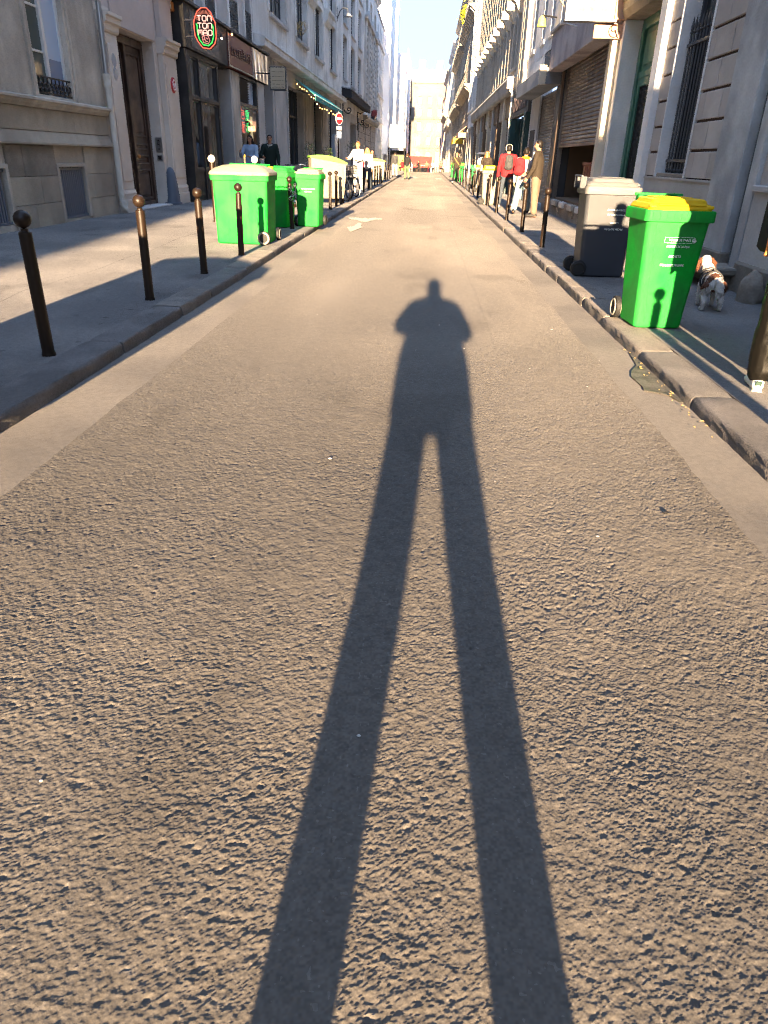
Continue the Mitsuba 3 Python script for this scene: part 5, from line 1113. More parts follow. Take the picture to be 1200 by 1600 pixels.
# ---------------------------------------------------------------- right 5-8: the farther houses
def far_house(nm, lab, u0, u1, top, wallm, cols_n, floors, w=0.0, balc=(), roofm='zinc', frame='frame_white', roof_h=3.0, shop=None, seed=0):
    t = thing(nm, lab, 'building'); z0 = float(gz((u0+u1)/2))-.4
    step = (u1-u0)/cols_n; cols = [(u0+step*(i+.5)-.55, u0+step*(i+.5)+.55) for i in range(cols_n)]
    m = MB(); R8.panel(m, u0+.01, u1-.01, 3.9+z0+.4, top, openings(cols, floors), .5, w); part(t, 'wall', m, wallm)
    FW = Fac(R8.X-w, -1)
    for a, b in cols:
        for c, d in floors:
            k = window(FW, t, a, b, c, d, .28, frame, 'pane_far', 2, 2, bar=.09, sill=.08)
        for a_, b_ in ((a-.3, a-.08), (b+.08, b+.3)): m = MB(); FW.box(m, a_, b_, 0, .10, floors[0][0]-.2, floors[-1][1]+.2); part(t, 'window_pilaster', m, wallm)
    for z in balc:
        m = MB(); FW.mould(m, u0, u1, [(-.1, z+.05), (.7, z+.03), (.7, z-.12), (.5, z-.2), (.2, z-.5), (-.1, z-.55)]); bk = part(t, 'balcony', m, wallm)
        m = MB(); FW.box(m, u0, u1, .62, .66, z+.95, z+1.0); FW.box(m, u0, u1, .63, .65, z+.1, z+.14)
        n = int((u1-u0)/.28)
        for i in range(n): a = u0+(i+.5)*(u1-u0)/n; FW.box(m, a-.012, a+.012, .63, .65, z+.14, z+.95)
        part(bk, 'railing', m, 'iron_black')
        for i in range(int((u1-u0)/1.6)):
            a = u0+.4+i*1.6; m = MB(); FW.mould(m, a, a+.4, [(-.05, z-.14), (.6, z-.14), (.6, z-.3), (.3, z-.5), (.12, z-.75), (-.05, z-.8)]); part(bk, 'bracket', m, 'cream_paint')
    m = MB(); FW.mould(m, u0, u1, [(-.3, top+.5), (.45, top+.45), (.45, top+.3), (.2, top+.1), (.1, top), (-.3, top)]); part(t, 'cornice', m, wallm)
    m = MB(); FW.mould(m, u0, u1, [(-.0, top+.5), (-1.2, top+.5+roof_h), (-6, top+.8+roof_h), (-6, top+.5)]); rk = part(t, 'roof', m, roofm)
    for i in range(2):
        a = u0+(u1-u0)*(.25+.5*i); m = MB(); FW.box(m, a, a+.7, -4, -2, top+.5, top+2+roof_h); part(rk, 'chimney', m, 'stone_beige')
    r_ = random.Random(seed); n = max(3, int((u1-u0)/3)); s_ = (u1-u0)/n
    for i in range(n):
        a = u0+i*s_; m = MB(); FW.box(m, a, a+.55, -.4, .14, z0, 3.95+z0+.4, .02); part(t, 'shop_pilaster', m, ('stone_grey', 'cream_paint', wallm)[r_.randrange(3)])
        m = MB(); FW.box(m, a+.55, a+s_, -.4, .1, 3.1+z0+.4, 3.95+z0+.4); part(t, 'shop_sign_panel', m, ('wood_tan', 'wood_brown', 'shopfront_black', 'stone_beige')[r_.randrange(4)])
        m = MB(); FW.box(m, a+.55, a+s_, -.4, -.2, z0, 3.1+z0+.4); part(t, 'shop_window', m, ('pane_dark', 'frame_dark', 'wood_brown')[r_.randrange(3)])
    return t, FW
far_house('white_plaster_house', 'narrow white plastered house after the long tan facade', 66.0, 75.0, 19.0, 'plaster_white', 3, ((5.4, 7.2), (8.4, 10.2), (11.4, 13.2), (14.4, 16)), 0.12, seed=1)
t7, FW7 = far_house('balcony_house', 'cream house with two long iron balconies and hanging yellow green plants', 75.0, 97.0, 19.5, 'facade_tan', 7, ((5.2, 7.0), (8.2, 10.0), (11.3, 13.1), (14.2, 15.8)), 0.0, (7.7, 13.7), seed=2)
far_house('mansard_balcony_house', 'tall house with balconies and a dark zinc mansard, farther along on the right', 97.0, 122.0, 17.5, 'stone_beige', 7, ((4.8, 6.6), (7.8, 9.6), (10.8, 12.6), (13.6, 15.2)), 0.05, (7.2, 13.2), roof_h=3.8, seed=3)
far_house('distant_house', 'distant sunlit stone house, last but one on the right', 122.0, 148.0, 16.5, 'stone_white', 7, ((3.8, 5.6), (7, 9), (10, 11.8), (13, 14.6)), 0.25, (6.4,), seed=4)
far_house('distant_house', 'distant pale house, last of the right hand row', 148.0, 176.0, 15.5, 'stone_beige', 7, ((3.2, 5), (6.4, 8.2), (9.4, 11.2), (12.4, 14)), 0.4, (9,), seed=5)
t = thing('balcony_plant', 'bushy yellow green plant on the upper balcony of the cream house', 'plant')
m = MB(); FW7.box(m, 84.4, 86.0, .25, .6, 13.74, 14.1, .02); part(t, 'trough', m, 'iron_black'); m = MB(); rr = np.random.default_rng(4)
for i in range(500):
    p = np.array([FW7.x(.55), 85.2, 14.5])+rr.normal(0, 1, 3)*np.array([.22, .5, .32]); d = rr.normal(0, 1, 3); d /= np.linalg.norm(d); e = np.cross(d, rr.normal(0, 1, 3)); e /= np.linalg.norm(e)
    m.add([p-d*.12, p+e*.06, p+d*.12, p-e*.06], [[0, 1, 2, 3]])
part(t, 'foliage', m, 'leaf_yellow', kind='stuff')
t = thing('yellow_awning', 'yellow shop awning far along the right pavement', 'awning')
m = MB(); m.prism([(3.8, 4.3), (2.7, 3.5), (2.7, 3.0), (2.72, 3.0), (2.72, 3.46), (3.8, 4.26)], 6, o=(0, 84, 0), e1=(1, 0, 0), e2=(0, 0, 1), e3=(0, 1, 0)); part(t, 'canopy', m, 'awning_yellow'); m = MB(); m.box(2.72, 3.8, 84, 84.03, 3.0, 3.5); part(t, 'end_flap', m, 'awning_yellow')
t = thing('tan_awning', 'tan shop awning beside the yellow one', 'awning')
m = MB(); m.prism([(3.8, 4.5), (2.9, 3.8), (2.9, 3.4), (2.92, 3.4), (2.92, 3.76), (3.8, 4.46)], 5, o=(0, 76, 0), e1=(1, 0, 0), e2=(0, 0, 1), e3=(0, 1, 0)); part(t, 'canopy', m, 'salmon'); m = MB(); m.box(2.92, 3.8, 76, 76.03, 3.4, 3.8); part(t, 'end_flap', m, 'salmon')
# ================================================================ PEOPLE
def hull_of(spheres, seg=14):
    """hull of (ellipsoid) balls: [(centre, radius or 3 radii)]"""
    ms = []
    for c, r in spheres:
        r = np.ones(3)*np.asarray(r, float)
        ms.append(m3.Manifold.sphere(1.0, seg).scale(tuple(map(float, r))).translate(tuple(map(float, c))))
    return m3.Manifold.batch_hull(ms) if len(ms) > 1 else ms[0]
def union(parts):
    return m3.Manifold.batch_boolean(list(parts), m3.OpType.Add)
def smooth_mesh(man, length, it=8, disp=None):
    man = man.refine_to_length(float(length))
    q = man.to_mesh(); t = trimesh.Trimesh(q.vert_properties[:, :3], q.tri_verts, process=True)
    if it: t = trimesh.smoothing.filter_taubin(t, lamb=.5, nu=.52, iterations=it)
    v = np.array(t.vertices)
    if disp is not None: v = disp(v, np.array(t.vertex_normals))
    return v, np.array(t.faces)
def chain(pts, rad, seg=12):
    return [hull_of([(pts[i], rad[i]), (pts[i+1], rad[i+1])], seg) for i in range(len(pts)-1)]
def rotx(v, a):
    c, s = math.cos(a), math.sin(a); return np.array([v[0], c*v[1]-s*v[2], s*v[1]+c*v[2]])
def roty(v, a):
    c, s = math.cos(a), math.sin(a); return np.array([c*v[0]+s*v[2], v[1], -s*v[0]+c*v[2]])
def skeleton(H, legs=((0, 0), (0, 0)), arms=((0, 8, 15), (0, 8, 15)), lean=0, spread=0.0, sit=False, head_yaw=0.0):
    """local axes: x right, y the way the person faces, z up. legs: (swing forward, knee bend); arms: (swing forward, out, elbow bend), degrees; right then left"""
    J = {}
    d2r = math.radians
    hipz = .52*H
    J['pelvis'] = np.array([0, 0, hipz+.03*H])
    up = rotx(np.array([0, 0, 1.0]), -d2r(lean))
    J['chest'] = J['pelvis']+up*.21*H; J['neck'] = J['pelvis']+up*.295*H; J['head'] = J['pelvis']+up*.385*H+np.array([0, .012*H, 0])
    low = 1e9
    for s, nm, (sw, kn), (asw, ab, el) in ((1, 'r', legs[0], arms[0]), (-1, 'l', legs[1], arms[1])):
        hip = np.array([s*.052*H, 0, hipz]); J['hip'+nm] = hip
        sp = s*math.atan2(spread*.5, .5*H)
        d = roty(rotx(np.array([0, 0, -1.0]), d2r(sw)), -sp); J['knee'+nm] = hip+d*.245*H
        d = roty(rotx(np.array([0, 0, -1.0]), d2r(sw-kn)), -sp); J['ank'+nm] = J['knee'+nm]+d*.235*H
        foot = rotx(np.array([0, 1.0, 0]), d2r(min(20, max(-25, (sw-kn)*.5)) if not sit else 0)); J['toe'+nm] = J['ank'+nm]+foot*.105*H+np.array([s*.012*H, 0, -.022*H])
        J['heel'+nm] = J['ank'+nm]-foot*.03*H+np.array([0, 0, -.022*H])
        low = min(low, J['toe'+nm][2]-.017*H, J['heel'+nm][2]-.017*H)
        sh = J['neck']+np.array([s*.108*H, 0, -.025*H]); J['sh'+nm] = sh
        d = roty(rotx(np.array([0, 0, -1.0]), d2r(asw)), -s*d2r(ab)); J['elb'+nm] = sh+d*.172*H
        f = rotx(np.array([0, 0, -1.0]), d2r(asw+el)); f = roty(f, -s*d2r(ab*.35)) if el < 60 else f+np.array([-s*.35*math.sin(d2r(el)), 0, 0]); f /= np.linalg.norm(f)
        J['wr'+nm] = J['elb'+nm]+f*.148*H; J['hand'+nm] = J['wr'+nm]+f*.052*H; J['fd'+nm] = f
    for k in J: J[k] = J[k]-np.array([0, 0, low])
    return J
def hand_parts(J, nm, H, curl=.5):
    w, f = J['wr'+nm], J['fd'+nm]/np.linalg.norm(J['fd'+nm]); s = 1 if nm == 'r' else -1
    side = np.array([0, 1.0, 0]); side = side-f*np.dot(side, f)
    if np.linalg.norm(side) < .2: side = np.array([s*1.0, 0, 0])-f*f[0]*s
    side /= np.linalg.norm(side); nrm = np.cross(f, side)
    if nrm[0]*s > 0: nrm = -nrm
    k = H/1.75
    out = [hull_of([(w, .021*k), (w+f*.075*k+side*.026*k, .014*k), (w+f*.075*k-side*.026*k, .014*k)], 8)]
    for i, (o, L) in enumerate(((-.030, .055), (-.010, .066), (.011, .072), (.031, .064))):
        b = w+f*.078*k+side*o*k; m_ = b+(f*math.cos(curl*.6)+nrm*math.sin(curl*.6))*L*.5*k; e = m_+(f*math.cos(curl*1.5)+nrm*math.sin(curl*1.5))*L*.5*k
        out += chain([b, m_, e], [.0095*k, .0088*k, .0075*k], 7)
    b = w+f*.025*k+side*.026*k; e = b+(f*.7+side*.6+nrm*.3)*.05*k; out += chain([b, e], [.012*k, .0095*k], 7)
    return out
def head_parts(J, H):
    k = H/1.75; h = J['head']
    o = [hull_of([(h+np.array([0, .0, .03])*k, np.array([.074, .090, .082])*k), (h+np.array([0, .028, -.05])*k, np.array([.052, .052, .045])*k), (h+np.array([0, .042, -.085])*k, np.array([.026, .024, .018])*k)], 14)]
    o += [hull_of([(h+np.array([0, .088, -.002])*k, .010*k), (h+np.array([0, .108, -.030])*k, .013*k), (h+np.array([0, .086, -.036])*k, .014*k)], 7)]
    for s in (1, -1): o += [hull_of([(h+np.array([s*.075, -.008, .012])*k, np.array([.009, .016, .024])*k), (h+np.array([s*.072, .0, -.022])*k, np.array([.008, .010, .014])*k)], 7)]
    o += chain([J['neck']-np.array([0, 0, .02])*k, h+np.array([0, -.008, -.05])*k], [.058*k, .052*k], 10)
    return o
def person(label, loc, rz, H, top, legs_m, shoes='shoe_dark', hair='hair_brown', skin='skin', legs=((0, 0), (0, 0)), arms=((4, 7, 12), (4, 7, 12)), lean=1, spread=.16, longhair=0, flare=0.0, bulk=1.0, fine=.030, sit=False, coat=0.0, bottom_hem=.47, extra=None, group=None, sleeves=True, bald=False, tz=None, rough=.005):
    """returns (key, joints in local axes, placing function)"""
    J = skeleton(H, legs, arms, lean, spread, sit); k = H/1.75
    P = lambda mesh: xf(mesh, rz, loc)
    t = thing('person', label, 'person', group)
    body = head_parts(J, H)
    for nm in 'rl':
        body += chain([J['sh'+nm], J['elb'+nm], J['wr'+nm]], [.048*k, .037*k, .024*k], 10)+hand_parts(J, nm, H)
        body += chain([J['hip'+nm], J['knee'+nm], J['ank'+nm]], [.075*k, .050*k, .036*k], 10)
        body += chain([J['heel'+nm], J['toe'+nm]], [.030*k, .026*k], 8)
    pel, ch, ne = J['pelvis'], J['chest'], J['neck']
    body += [hull_of([(pel-np.array([0, 0, .04])*k, np.array([.135, .09, .08])*k), (pel+(ch-pel)*.5, np.array([.125, .088, .08])*k), (ch, np.array([.15, .10, .09])*k)], 12),
             hull_of([(ch, np.array([.15, .10, .09])*k), (J['shr']-np.array([.02, 0, .01])*k, .05*k), (J['shl']-np.array([-.02, 0, .01])*k, .05*k), (ne, .055*k)], 12)]
    part(t, 'body', P(smooth_mesh(union(body), fine*.8, 5)), skin, True)
    wr = lambda amp, sc, seed: (lambda v, n: v+n*(amp*(meshkit.fbm(v*np.array([1, 1, .75])*sc, 3, seed)-.5)*2)[:, None])
    # trousers
    tr = [hull_of([(pel-np.array([0, 0, .02])*k, np.array([.150, .108, .08])*k), (J['hipr']-np.array([0, 0, .02])*k, .096*k), (J['hipl']-np.array([0, 0, .02])*k, .096*k)], 12)]
    for nm in 'rl':
        cuff = J['ank'+nm]+(J['knee'+nm]-J['ank'+nm])*.15
        tr += chain([J['hip'+nm], J['knee'+nm], cuff], [(.098+flare*.3)*k, (.070+flare)*k, (.058+flare*1.1)*k], 12)
    part(t, 'trousers', P(smooth_mesh(union(tr), fine, 6, wr(rough*k, 9/k, 3))), legs_m, True)
    # top
    hem = pel-np.array([0, 0, .06+coat])*k
    tp = [hull_of([(hem, np.array([.162*bulk, .118*bulk, .05])*k), (pel+(ch-pel)*.5, np.array([.150*bulk, .112*bulk, .09])*k), (ch, np.array([.168*bulk, .122*bulk, .09])*k)], 14),
          hull_of([(ch, np.array([.168*bulk, .122*bulk, .09])*k), (J['shr']-np.array([.01, 0, .005])*k, .066*k), (J['shl']-np.array([-.01, 0, .005])*k, .066*k), (ne-np.array([0, 0, .012])*k, .064*k)], 14)]
    if sleeves:
        for nm in 'rl': tp += chain([J['sh'+nm], J['elb'+nm], J['wr'+nm]-(J['wr'+nm]-J['elb'+nm])*.04], [.068*k*bulk**.5, .056*k*bulk, .044*k], 12)
    part(t, 'top', P(smooth_mesh(union(tp), fine, 6, wr(rough*1.2*k, 8/k, 5))), top, True)
    for nm in 'rl':
        sh = hull_of([(J['heel'+nm]+np.array([0, 0, .012])*k, np.array([.038, .040, .036])*k), (J['toe'+nm]+np.array([0, -.012, .004])*k, np.array([.043, .05, .028])*k), (J['ank'+nm]-np.array([0, 0, .004])*k, .042*k)], 10)
        part(t, 'shoe', P(smooth_mesh(sh, fine, 3)), shoes, True)
    h = J['head']
    hr = [hull_of([(h+np.array([0, -.012, .048])*k, np.array([.082, .092, .082])*k), (h+np.array([0, -.040, -.015])*k, np.array([.074, .060, .06])*k)], 12)]
    face = hull_of([(h+np.array([0, .10, -.03])*k, np.array([.062, .05, .085])*k), (h+np.array([0, .13, -.06])*k, np.array([.06, .05, .085])*k)], 10)
    if longhair:
        for s in (-1, 0, 1): hr += chain([h+np.array([s*.055, -.035, .0])*k, h+np.array([s*.085, -.05, -.14*longhair])*k, h+np.array([s*.092, -.045, -.27*longhair])*k], [.052*k, .056*k, .032*k], 10)
    hm = union(hr)-face
    if not bald: part(t, 'hair', P(smooth_mesh(hm, fine*.6, 3, wr(.006*k, 30, 7))), hair, True)
    for s in (1, -1):
        m = MB(); m.sphere(h+np.array([s*.031, .083, .006])*k, np.array([.012, .006, .007])*k, 5); m.box(h[0]+(s*.031-.018)*k, h[0]+(s*.031+.018)*k, h[1]+.078*k, h[1]+.088*k, h[2]+.026*k, h[2]+.033*k); part(t, 'eye', P(m.mesh()), 'eye_dark')
    m = MB(); m.sphere(h+np.array([0, .082, -.062])*k, np.array([.022, .008, .006])*k, 5); part(t, 'mouth', P(m.mesh()), 'lip')
    return t, J, P
R = math.radians
# ---- the photographer, standing just behind the camera: his shadow falls up the road
PH = thing('person', 'photographer standing astride with elbows out, holding up a phone', 'person')
def photographer():
    H = 1.80; k = 1.0; z0 = ROADZ+.006; y = -.30; cx = .045
    v = lambda a, b, c: np.array([cx+a, y+b, z0+c])
    hipz = .86
    J = dict(hr=v(.125, 0, hipz), hl=v(-.125, 0, hipz), kr=v(.165, .02, .47), kl=v(-.165, .02, .47), ar=v(.225, 0, .09), al=v(-.245, 0, .09),
             pel=v(0, 0, .92), ch=v(0, .0, 1.28), ne=v(0, .0, 1.47), hd=v(0, .05, 1.66),
             sr=v(.185, 0, 1.43), sl=v(-.185, 0, 1.43), er=v(.28, .08, 1.19), el=v(-.295, .08, 1.235), wr=v(.125, .235, 1.32), wl=v(-.205, .235, 1.32))
    body = [hull_of([(J['hd']+[0, 0, .03], (.076, .092, .09)), (J['hd']+[0, .03, -.06], (.05, .05, .045))], 14)]+chain([J['ne'], J['hd']-[0, 0, .03]], [.092, .082])
    body += [hull_of([(J['hd']+[0, .09, -.0], .01), (J['hd']+[0, .108, -.03], .014)], 7)]+[hull_of([(J['hd']+[s*.077, 0, .0], (.009, .016, .028))], 8) for s in (1, -1)]
    for a, b, c in (('sr', 'er', 'wr'), ('sl', 'el', 'wl')): body += chain([J[a], J[b], J[c]], [.05, .042, .03])
    for a, b, c in (('hr', 'kr', 'ar'), ('hl', 'kl', 'al')): body += chain([J[a], J[b], J[c]], [.09, .06, .045])+[hull_of([(J[c]+[0, -.03, -.05], .038), (J[c]+[0, .15, -.055], .034)], 8)]
    body += [hull_of([(J['pel'], (.15, .11, .1)), (J['ch'], (.17, .12, .1)), (J['sr'], .06), (J['sl'], .06)], 12)]
    # hands gripping the phone's two short sides
    for s, w in ((1, J['wr']), (-1, J['wl'])):
        px = .092*s; b = np.array([px, -.040, CAM_H-.005])
        body += [hull_of([(w, .028), (b+[s*.022, -.02, -.03], .018), (b+[s*.022, -.012, .035], .016)], 8)]
        for i in range(4):
            q = b+np.array([s*.020, .004, .036-.022*i]); body += chain([q, q+[-s*.002, .026, 0], q+[-s*.03, .032, -.002]], [.0095, .0088, .008], 7)
        q = b+np.array([s*.012, -.018, .03]); body += chain([q, q+[-s*.035, .0, .012]], [.012, .0095], 7)
    part(PH, 'body', smooth_mesh(union(body), .025, 4), 'skin', True)
    tr = [hull_of([(J['pel']+[0, 0, .03], (.168, .13, .1)), (J['hr']+[0, 0, .05], .115), (J['hl']+[0, 0, .05], .115)], 12)]
    for a, b, c in (('hr', 'kr', 'ar'), ('hl', 'kl', 'al')): tr += chain([J[a], J[b], J[c]+[0, 0, .01]], [.122, .093, .070])
    part(PH, 'trousers', smooth_mesh(union(tr), .03, 5), 'denim', True)
    tp = [hull_of([(J['pel']-[0, 0, .12], (.262, .15, .07)), (J['pel']+[0, 0, .10], (.275, .145, .1)), (J['ch']-[0, 0, .03], (.245, .135, .1))], 14), hull_of([(J['ch'], (.20, .135, .1)), (J['sr'], .09), (J['sl'], .09), (J['ne']+[0, 0, .02], .085)], 14)]
    for a, b, c in (('sr', 'er', 'wr'), ('sl', 'el', 'wl')): tp += chain([J[a]-[0, 0, .02], J[b]+(J[a]-J[b])*.15, J[c]+(J[b]-J[c])*.2], [.112, .094, .06])
    part(PH, 'shirt', smooth_mesh(union(tp), .03, 5), 'cloth_grey', True)
    part(PH, 'hair', smooth_mesh(hull_of([(J['hd']+[0, -.015, .05], (.086, .098, .086)), (J['hd']+[0, -.045, -.06], (.084, .06, .07))], 12), .03, 2), 'hair_brown', True)
    for c in ('ar', 'al'): part(PH, 'shoe', smooth_mesh(hull_of([(J[c]+[0, -.04, -.045], (.045, .045, .045)), (J[c]+[0, .17, -.055], (.05, .05, .035)), (J[c], .052)], 10), .03, 2), 'shoe_dark', True)
    t = thing('phone', 'black phone held level in the photographer’s hands'.replace('’', "'"), 'phone'); m = MB(); m.box(-.080, .080, -.060, -.052, CAM_H-.038, CAM_H+.038, .003); part(t, 'case', m, 'iron_black'); m = MB(); m.box(-.075, .075, -.0625, -.0602, CAM_H-.034, CAM_H+.034); part(t, 'screen', m, 'pane_dark')
photographer()

# ---- the dog walker at the right edge
t, J, P = person('person in loose dark trousers and white trainers at the right edge', (2.385, 4.72, PAVZ-.02), R(-18), 1.80, 'cloth_black', 'trouser_dark', 'shoe_white', 'hair_brown', legs=((3, 4), (1, 4)), arms=((12, 14, 40), (40, -4, 70)), spread=.02, flare=.022, fine=.014, bulk=1.08, rough=.015)
for nm in 'rl':
    m = MB(); a, h_, to = J['ank'+nm], J['heel'+nm], J['toe'+nm]
    m.box(h_[0]-.036, h_[0]+.036, h_[1]-.040, to[1]+.0, .001, .022, .008); part(t, 'sole', P(m.mesh()), 'cloth_offwhite')
    m = MB(); m.box(h_[0]-.02, h_[0]+.02, h_[1]-.036, h_[1]-.024, .05, .085, .005); part(t, 'heel_tab', P(m.mesh()), 'shoe_green')
B = thing('shoulder_bag', 'tan leather bag with black edging hanging at the dog walker’s side'.replace('’', "'"), 'bag')
m = MB(); m.box(2.15, 2.30, 4.62, 4.98, .98, 1.32, .03); part(B, 'body', m, 'cloth_black')
for y in (4.60, 4.80):
    m = MB(); m.tube([(2.215, y+.0, 1.36), (2.170, y-.01, 1.26), (2.160, y-.012, 1.12), (2.165, y-.01, 1.0), (2.145, y-.02, .97)], [.018, .022, .024, .022, .012], 7); part(B, 'strap', m, 'leather_tan', True)
m = MB(); m.sphere((2.15, 4.59, 1.16), (.012, .03, .04), 6); m.sphere((2.15, 4.79, 1.16), (.012, .03, .04), 6); part(B, 'buckle', m, 'steel', kind='stuff')
m = MB(); m.tube([(2.25, 4.7, 1.30), (2.28, 4.72, 1.48), (2.36, 4.74, 1.62), (2.44, 4.76, 1.58)], .016, 6); part(B, 'shoulder_strap', m, 'leather_tan', True)

# ---- left pavement
person('woman with long dark wavy hair in a blue denim jacket by the restaurant window', (-5.87, 26.2, PAVZ), R(165), 1.86, 'denim', 'cloth_black', 'shoe_dark', 'hair_black', arms=((25, 16, 95), (20, 12, 70)), longhair=1.0, bulk=1.12, fine=.032)
t, J, P = person('bearded man in a black zip jacket with a pale hood beside the woman in denim', (-5.42, 27.2, PAVZ), R(188), 1.92, 'cloth_green', 'cloth_black', 'shoe_dark', 'hair_black', arms=((12, 18, 70), (5, 12, 25)), bulk=1.18, fine=.032)
m = MB(); n_ = J['neck']; m.torus(n_+np.array([0, .03, .0]), .078, .026, (0, .4, 1), 16, 7); m.tube([n_+np.array([.03, .09, -.02]), n_+np.array([.02, .135, -.18])], .012, 5); part(t, 'hood', P(m.mesh()), 'cloth_offwhite')
person('person in white shirt and cap standing by the parked bicycles', (-2.70, 31.2, PAVZ), R(150), 1.86, 'cloth_white', 'cloth_white', 'shoe_white', 'hair_ginger', 'skin_tan', arms=((10, 34, 80), (30, 10, 50)), bulk=1.2, fine=.035)
t, J, P = person('fair haired woman with a red shoulder bag behind the one in white', (-2.62, 35.0, PAVZ), R(175), 1.70, 'cloth_offwhite', 'denim_mid', 'shoe_dark', 'hair_blond', arms=((6, 10, 20), (6, 10, 20)), longhair=.7, fine=.04)
m = MB(); m.box(.14, .30, -.14, .14, .78, 1.16, .04); part(t, 'red_bag', P(m.mesh()), 'cloth_red'); m = MB(); m.tube([(.2, 0, 1.15), (.14, 0, 1.40), (.12, 0, 1.45)], .02, 5); part(t, 'bag_strap', P(m.mesh()), 'cloth_red')
person('seated person with dark curly hair at the cafe behind the bicycles', (-4.30, 30.0, PAVZ), R(80), 1.7, 'cloth_black', 'denim_mid', 'shoe_dark', 'hair_black', 'skin_tan', legs=((85, 85), (85, 85)), arms=((25, 10, 60), (25, 10, 60)), lean=12, sit=True, fine=.035, longhair=.3)
person('seated woman in a coral pink top at the cafe terrace', (-4.62, 36.0, PAVZ), R(-70), 1.72, 'cloth_pink', 'denim', 'shoe_white', 'hair_brown', legs=((85, 85), (85, 85)), arms=((35, 10, 60), (35, 10, 60)), lean=4, sit=True, fine=.035)
person('dark haired person in black with a lime vest behind the far pale container', (-3.30, 48.2, PAVZ), R(170), 1.74, 'cloth_black', 'cloth_yellow', 'shoe_dark', 'hair_black', fine=.045)
person('man walking away in a grey jacket and pale trousers at the far left kerb', (-2.42, 61.2, PAVZ), R(5), 1.78, 'cloth_grey', 'cloth_offwhite', 'shoe_dark', 'hair_black', legs=((16, 6), (-16, 12)), fine=.045)
person('man walking in a black top and green trousers on the far road', (-1.40, 58.2, ROADZ), R(-4), 1.78, 'cloth_black', 'cloth_greentrouser', 'shoe_dark', 'hair_brown', legs=((-12, 10), (14, 5)), fine=.045)
# ---- right pavement
def backpack(t, P, J, mat, sc=1.0, side=0.0):
    c = J['chest']; m = smooth_mesh(hull_of([(c+np.array([side, -.19, .10]), np.array([.11, .065, .06])*sc), (c+np.array([side, -.20, -.20]), np.array([.135, .085, .07])*sc)], 12), .03, 4); part(t, 'backpack', P(m), mat, True)
    m = smooth_mesh(hull_of([(c+np.array([side, -.275, -.04]), np.array([.085, .03, .03])*sc), (c+np.array([side, -.285, -.20]), np.array([.09, .03, .03])*sc)], 10), .03, 3); part(t, 'backpack_pocket', P(m), mat, True)
t, J, P = person('man from behind in a red jacket with a dark grey backpack and headphones', (2.52, 24.4, PAVZ), R(2), 1.79, 'cloth_red', 'denim_mid', 'shoe_white', 'hair_black', legs=((-14, 14), (10, 3)), arms=((8, 12, 12), (-6, 12, 12)), bulk=1.15, fine=.03)
backpack(t, P, J, 'cloth_grey', 1.0)
m = MB(); h = J['head']
for s in (1, -1): m.sphere(h+np.array([s*.088, -.005, .0]), (.022, .036, .042), 7)
m.torus(h+np.array([0, -.005, .03]), .10, .010, (0, 1, 0), 14, 5, math.pi, 2*math.pi); part(t, 'headphones', P(m.mesh()), 'cloth_offwhite')
m = MB(); n_ = J['neck']; m.torus(n_+np.array([0, 0, .01]), .072, .028, (0, 0, 1), 16, 7); part(t, 'collar', P(m.mesh()), 'cloth_red')
t, J, P = person('striding woman in a white jumper with yellow scarf and red bag', (2.72, 21.8, PAVZ), R(-12), 1.72, 'cloth_white', 'denim_light', 'shoe_dark', 'hair_black', legs=((24, 4), (-20, 14)), arms=((12, 12, 20), (-4, 10, 15)), flare=.022, bulk=1.12, fine=.028)
backpack(t, P, J, 'cloth_red', 1.15, -.12)
m = MB(); n_ = J['neck']; m.torus(n_+np.array([0, .0, .0]), .085, .042, (0, .15, 1), 16, 8); m.tube([n_+np.array([-.05, -.06, .0]), n_+np.array([-.13, -.10, -.05]), n_+np.array([-.20, -.11, -.12])], [.045, .05, .04], 8); part(t, 'scarf', P(m.mesh()), 'cloth_yellow', True)
t, J, P = person('man in brown jacket, white shirt and beige trousers by the shutters', (2.92, 20.7, PAVZ), R(70), 1.83, 'cloth_brown', 'cloth_beige', 'shoe_dark', 'hair_black', legs=((2, 2), (-3, 2)), arms=((14, 8, 45), (6, 8, 25)), flare=.020, bulk=1.16, spread=.14, fine=.028)
m = MB(); c = J['chest']; m.prism([(-.05, .17), (.05, .17), (.04, -.28), (-.04, -.28)], .02, o=c+np.array([0, .115, 0]), e1=(1, 0, 0), e2=(0, 0, 1), e3=(0, 1, 0)); part(t, 'shirt_front', P(m.mesh()), 'cloth_white')
person('woman with long ginger hair in a dark top behind the grey and yellow bin', (2.60, 34.0, PAVZ), R(160), 1.70, 'cloth_brown', 'cloth_black', 'shoe_dark', 'hair_ginger', longhair=1.1, fine=.04)
t, J, P = person('person walking in a brown jacket with a tan strap along the far right kerb', (1.95, 50.5, PAVZ), R(172), 1.74, 'cloth_brown', 'cloth_black', 'shoe_white', 'hair_blond', legs=((10, 6), (-10, 8)), fine=.045)
m = MB(); c = J['chest']; m.tube([c+np.array([.16, .05, .14]), c+np.array([.0, .15, -.05]), c+np.array([-.17, .08, -.26])], .028, 6); part(t, 'strap', P(m.mesh()), 'cloth_orange')
person('dark clothed person far away by the green bins on the right', (2.75, 72, PAVZ), R(10), 1.74, 'cloth_black', 'cloth_black', 'shoe_dark', 'hair_black', fine=.06)
far = [(-2.9, 96, 'cloth_red'), (-1.9, 99, 'cloth_white'), (-.9, 97, 'cloth_black'), (.1, 100, 'cloth_beige'), (.9, 98, 'cloth_offwhite'), (1.8, 96, 'cloth_pink')]
